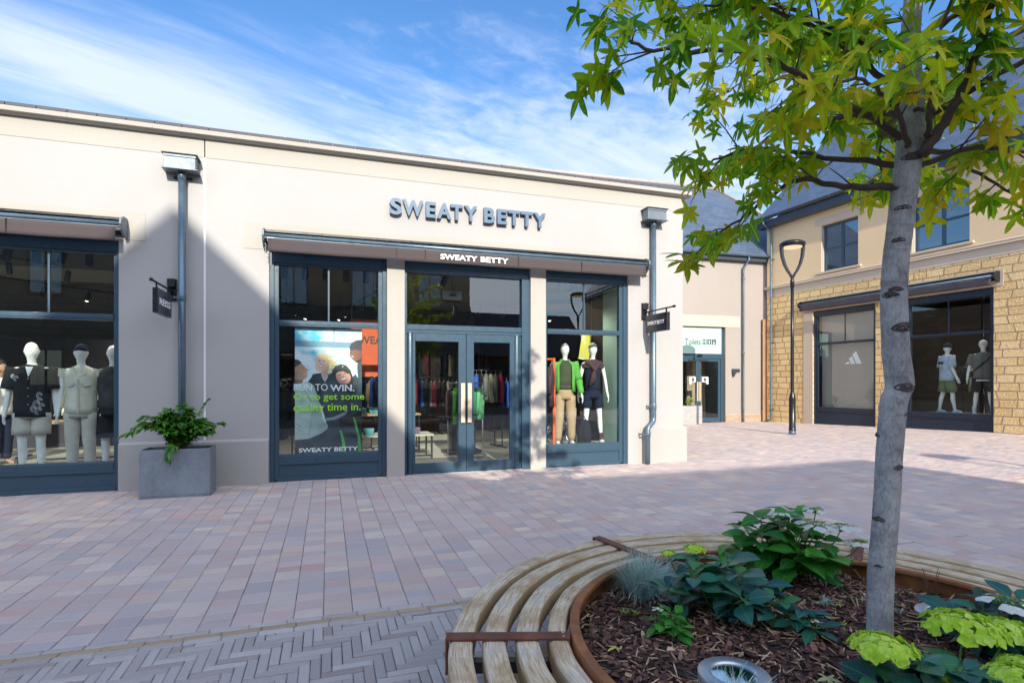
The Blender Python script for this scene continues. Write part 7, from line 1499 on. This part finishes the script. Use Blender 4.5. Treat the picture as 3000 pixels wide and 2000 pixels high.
# --- sportswear mannequins in the stone building
def b2fig(x, y, rz, label, **k): return figure('mannequin', label, 'mannequin', M2 @ Vector((x, y, 0.60)), RZ2 + rz, group=MG, **k)
t, P = b2fig(5.70, 0.62, R(150), 'white mannequin seen from behind in pale blue printed t-shirt and green shorts', H=1.93, arms=((12, 8), (10, 20)), stance=0.16, step=0.10)
sh = shirt(t, P, 'pale_blue_cloth', 0.86, 0.9, 1.2); shorts(t, P, 'army_green', 0.98, 0.6, 1.25); shoes(t, P, 'pale_blue_cloth')
m = MB()
for i in range(7): m.box(-0.11 + 0.031 * i, 0.158, 1.34 + 0.004 * (i % 3), -0.085 + 0.031 * i, 0.166, 1.415 - 0.006 * (i % 2))
for i in range(4): m.box(-0.09, 0.152, 1.29 - i * 0.03, 0.09, 0.163, 1.294 - i * 0.03)
m.build('back_print', 'black_cloth', sh)
m = MB(); m.loft([ell((0, -0.008, z), a, a * 1.2, 20) for z, a in ((1.80, 0.094), (1.86, 0.09), (1.91, 0.065), (1.935, 0.01))], True); m.box(-0.06, -0.17, 1.80, 0.06, -0.08, 1.81); m.build('cap', 'navy_cloth', t)
t, P = b2fig(6.58, 0.60, R(30), 'white mannequin in grey green t-shirt, black shorts and white cap with a cross body strap', H=1.95, arms=((12, 8), (14, 14)), stance=0.17, step=-0.06)
shirt(t, P, 'grey_cloth', 0.90, 0.85, 1.2); m = MB(); m.loft([ell((0, 0, z), 0.205, 0.16, 20) for z in (0.88, 0.915)], False); m.build('undershirt', 'white_cloth', t); shorts(t, P, 'black_cloth', 0.98, 0.6, 1.25); shoes(t, P, 'shoe_white', 'white_cloth')
m = MB(); m.tube([(-0.20, -0.03, 1.12), (-0.10, -0.175, 1.25), (0.08, -0.175, 1.42), (0.16, -0.08, 1.56), (0.10, 0.1, 1.55), (-0.1, 0.17, 1.3), (-0.20, 0.05, 1.12)], 0.022, 6); m.loft([ell((-0.24, 0.0, z), a, a * 0.6, 12) for z, a in ((0.98, 0.05), (1.0, 0.10), (1.10, 0.09), (1.14, 0.02))]); m.build('shoulder_bag', 'black_cloth', t)
m = MB(); m.loft([ell((0, -0.008, z), a, a * 1.2, 20) for z, a in ((1.82, 0.095), (1.88, 0.092), (1.93, 0.065), (1.957, 0.01))], True); m.loft([[(x, y, 1.815 - 0.012 * (abs(x) / 0.07) ** 2 + dz) for x, y in ((-0.075, -0.06), (-0.07, -0.13), (-0.03, -0.18), (0.03, -0.18), (0.07, -0.13), (0.075, -0.06))] for dz in (0, 0.008)]); m.build('cap', 'white_cloth', t)
rl = rail(M2 @ Vector((5.2, 2.2, 0.24)), RZ2, 2.6, 1.75, 'black_paint', 'black clothes rail behind the two sportswear mannequins')
for i in range(16):
    mt = ['black_cloth', 'navy_cloth', 'cream_cloth', 'black_cloth', 'white_cloth', 'grey_cloth'][i % 6] if i < 12 else 'cream_cloth'
    garment(M2 @ Vector((5.28 + 0.155 * i, 2.2, 1.93)), RZ2 + R(20 + (i * 29) % 40), mt, '%s sports top hanging %s on the rail behind the stone building mannequins' % (mt.replace('_', ' ').replace(' cloth', ''), ORD[i]), 0.7, 0.22)
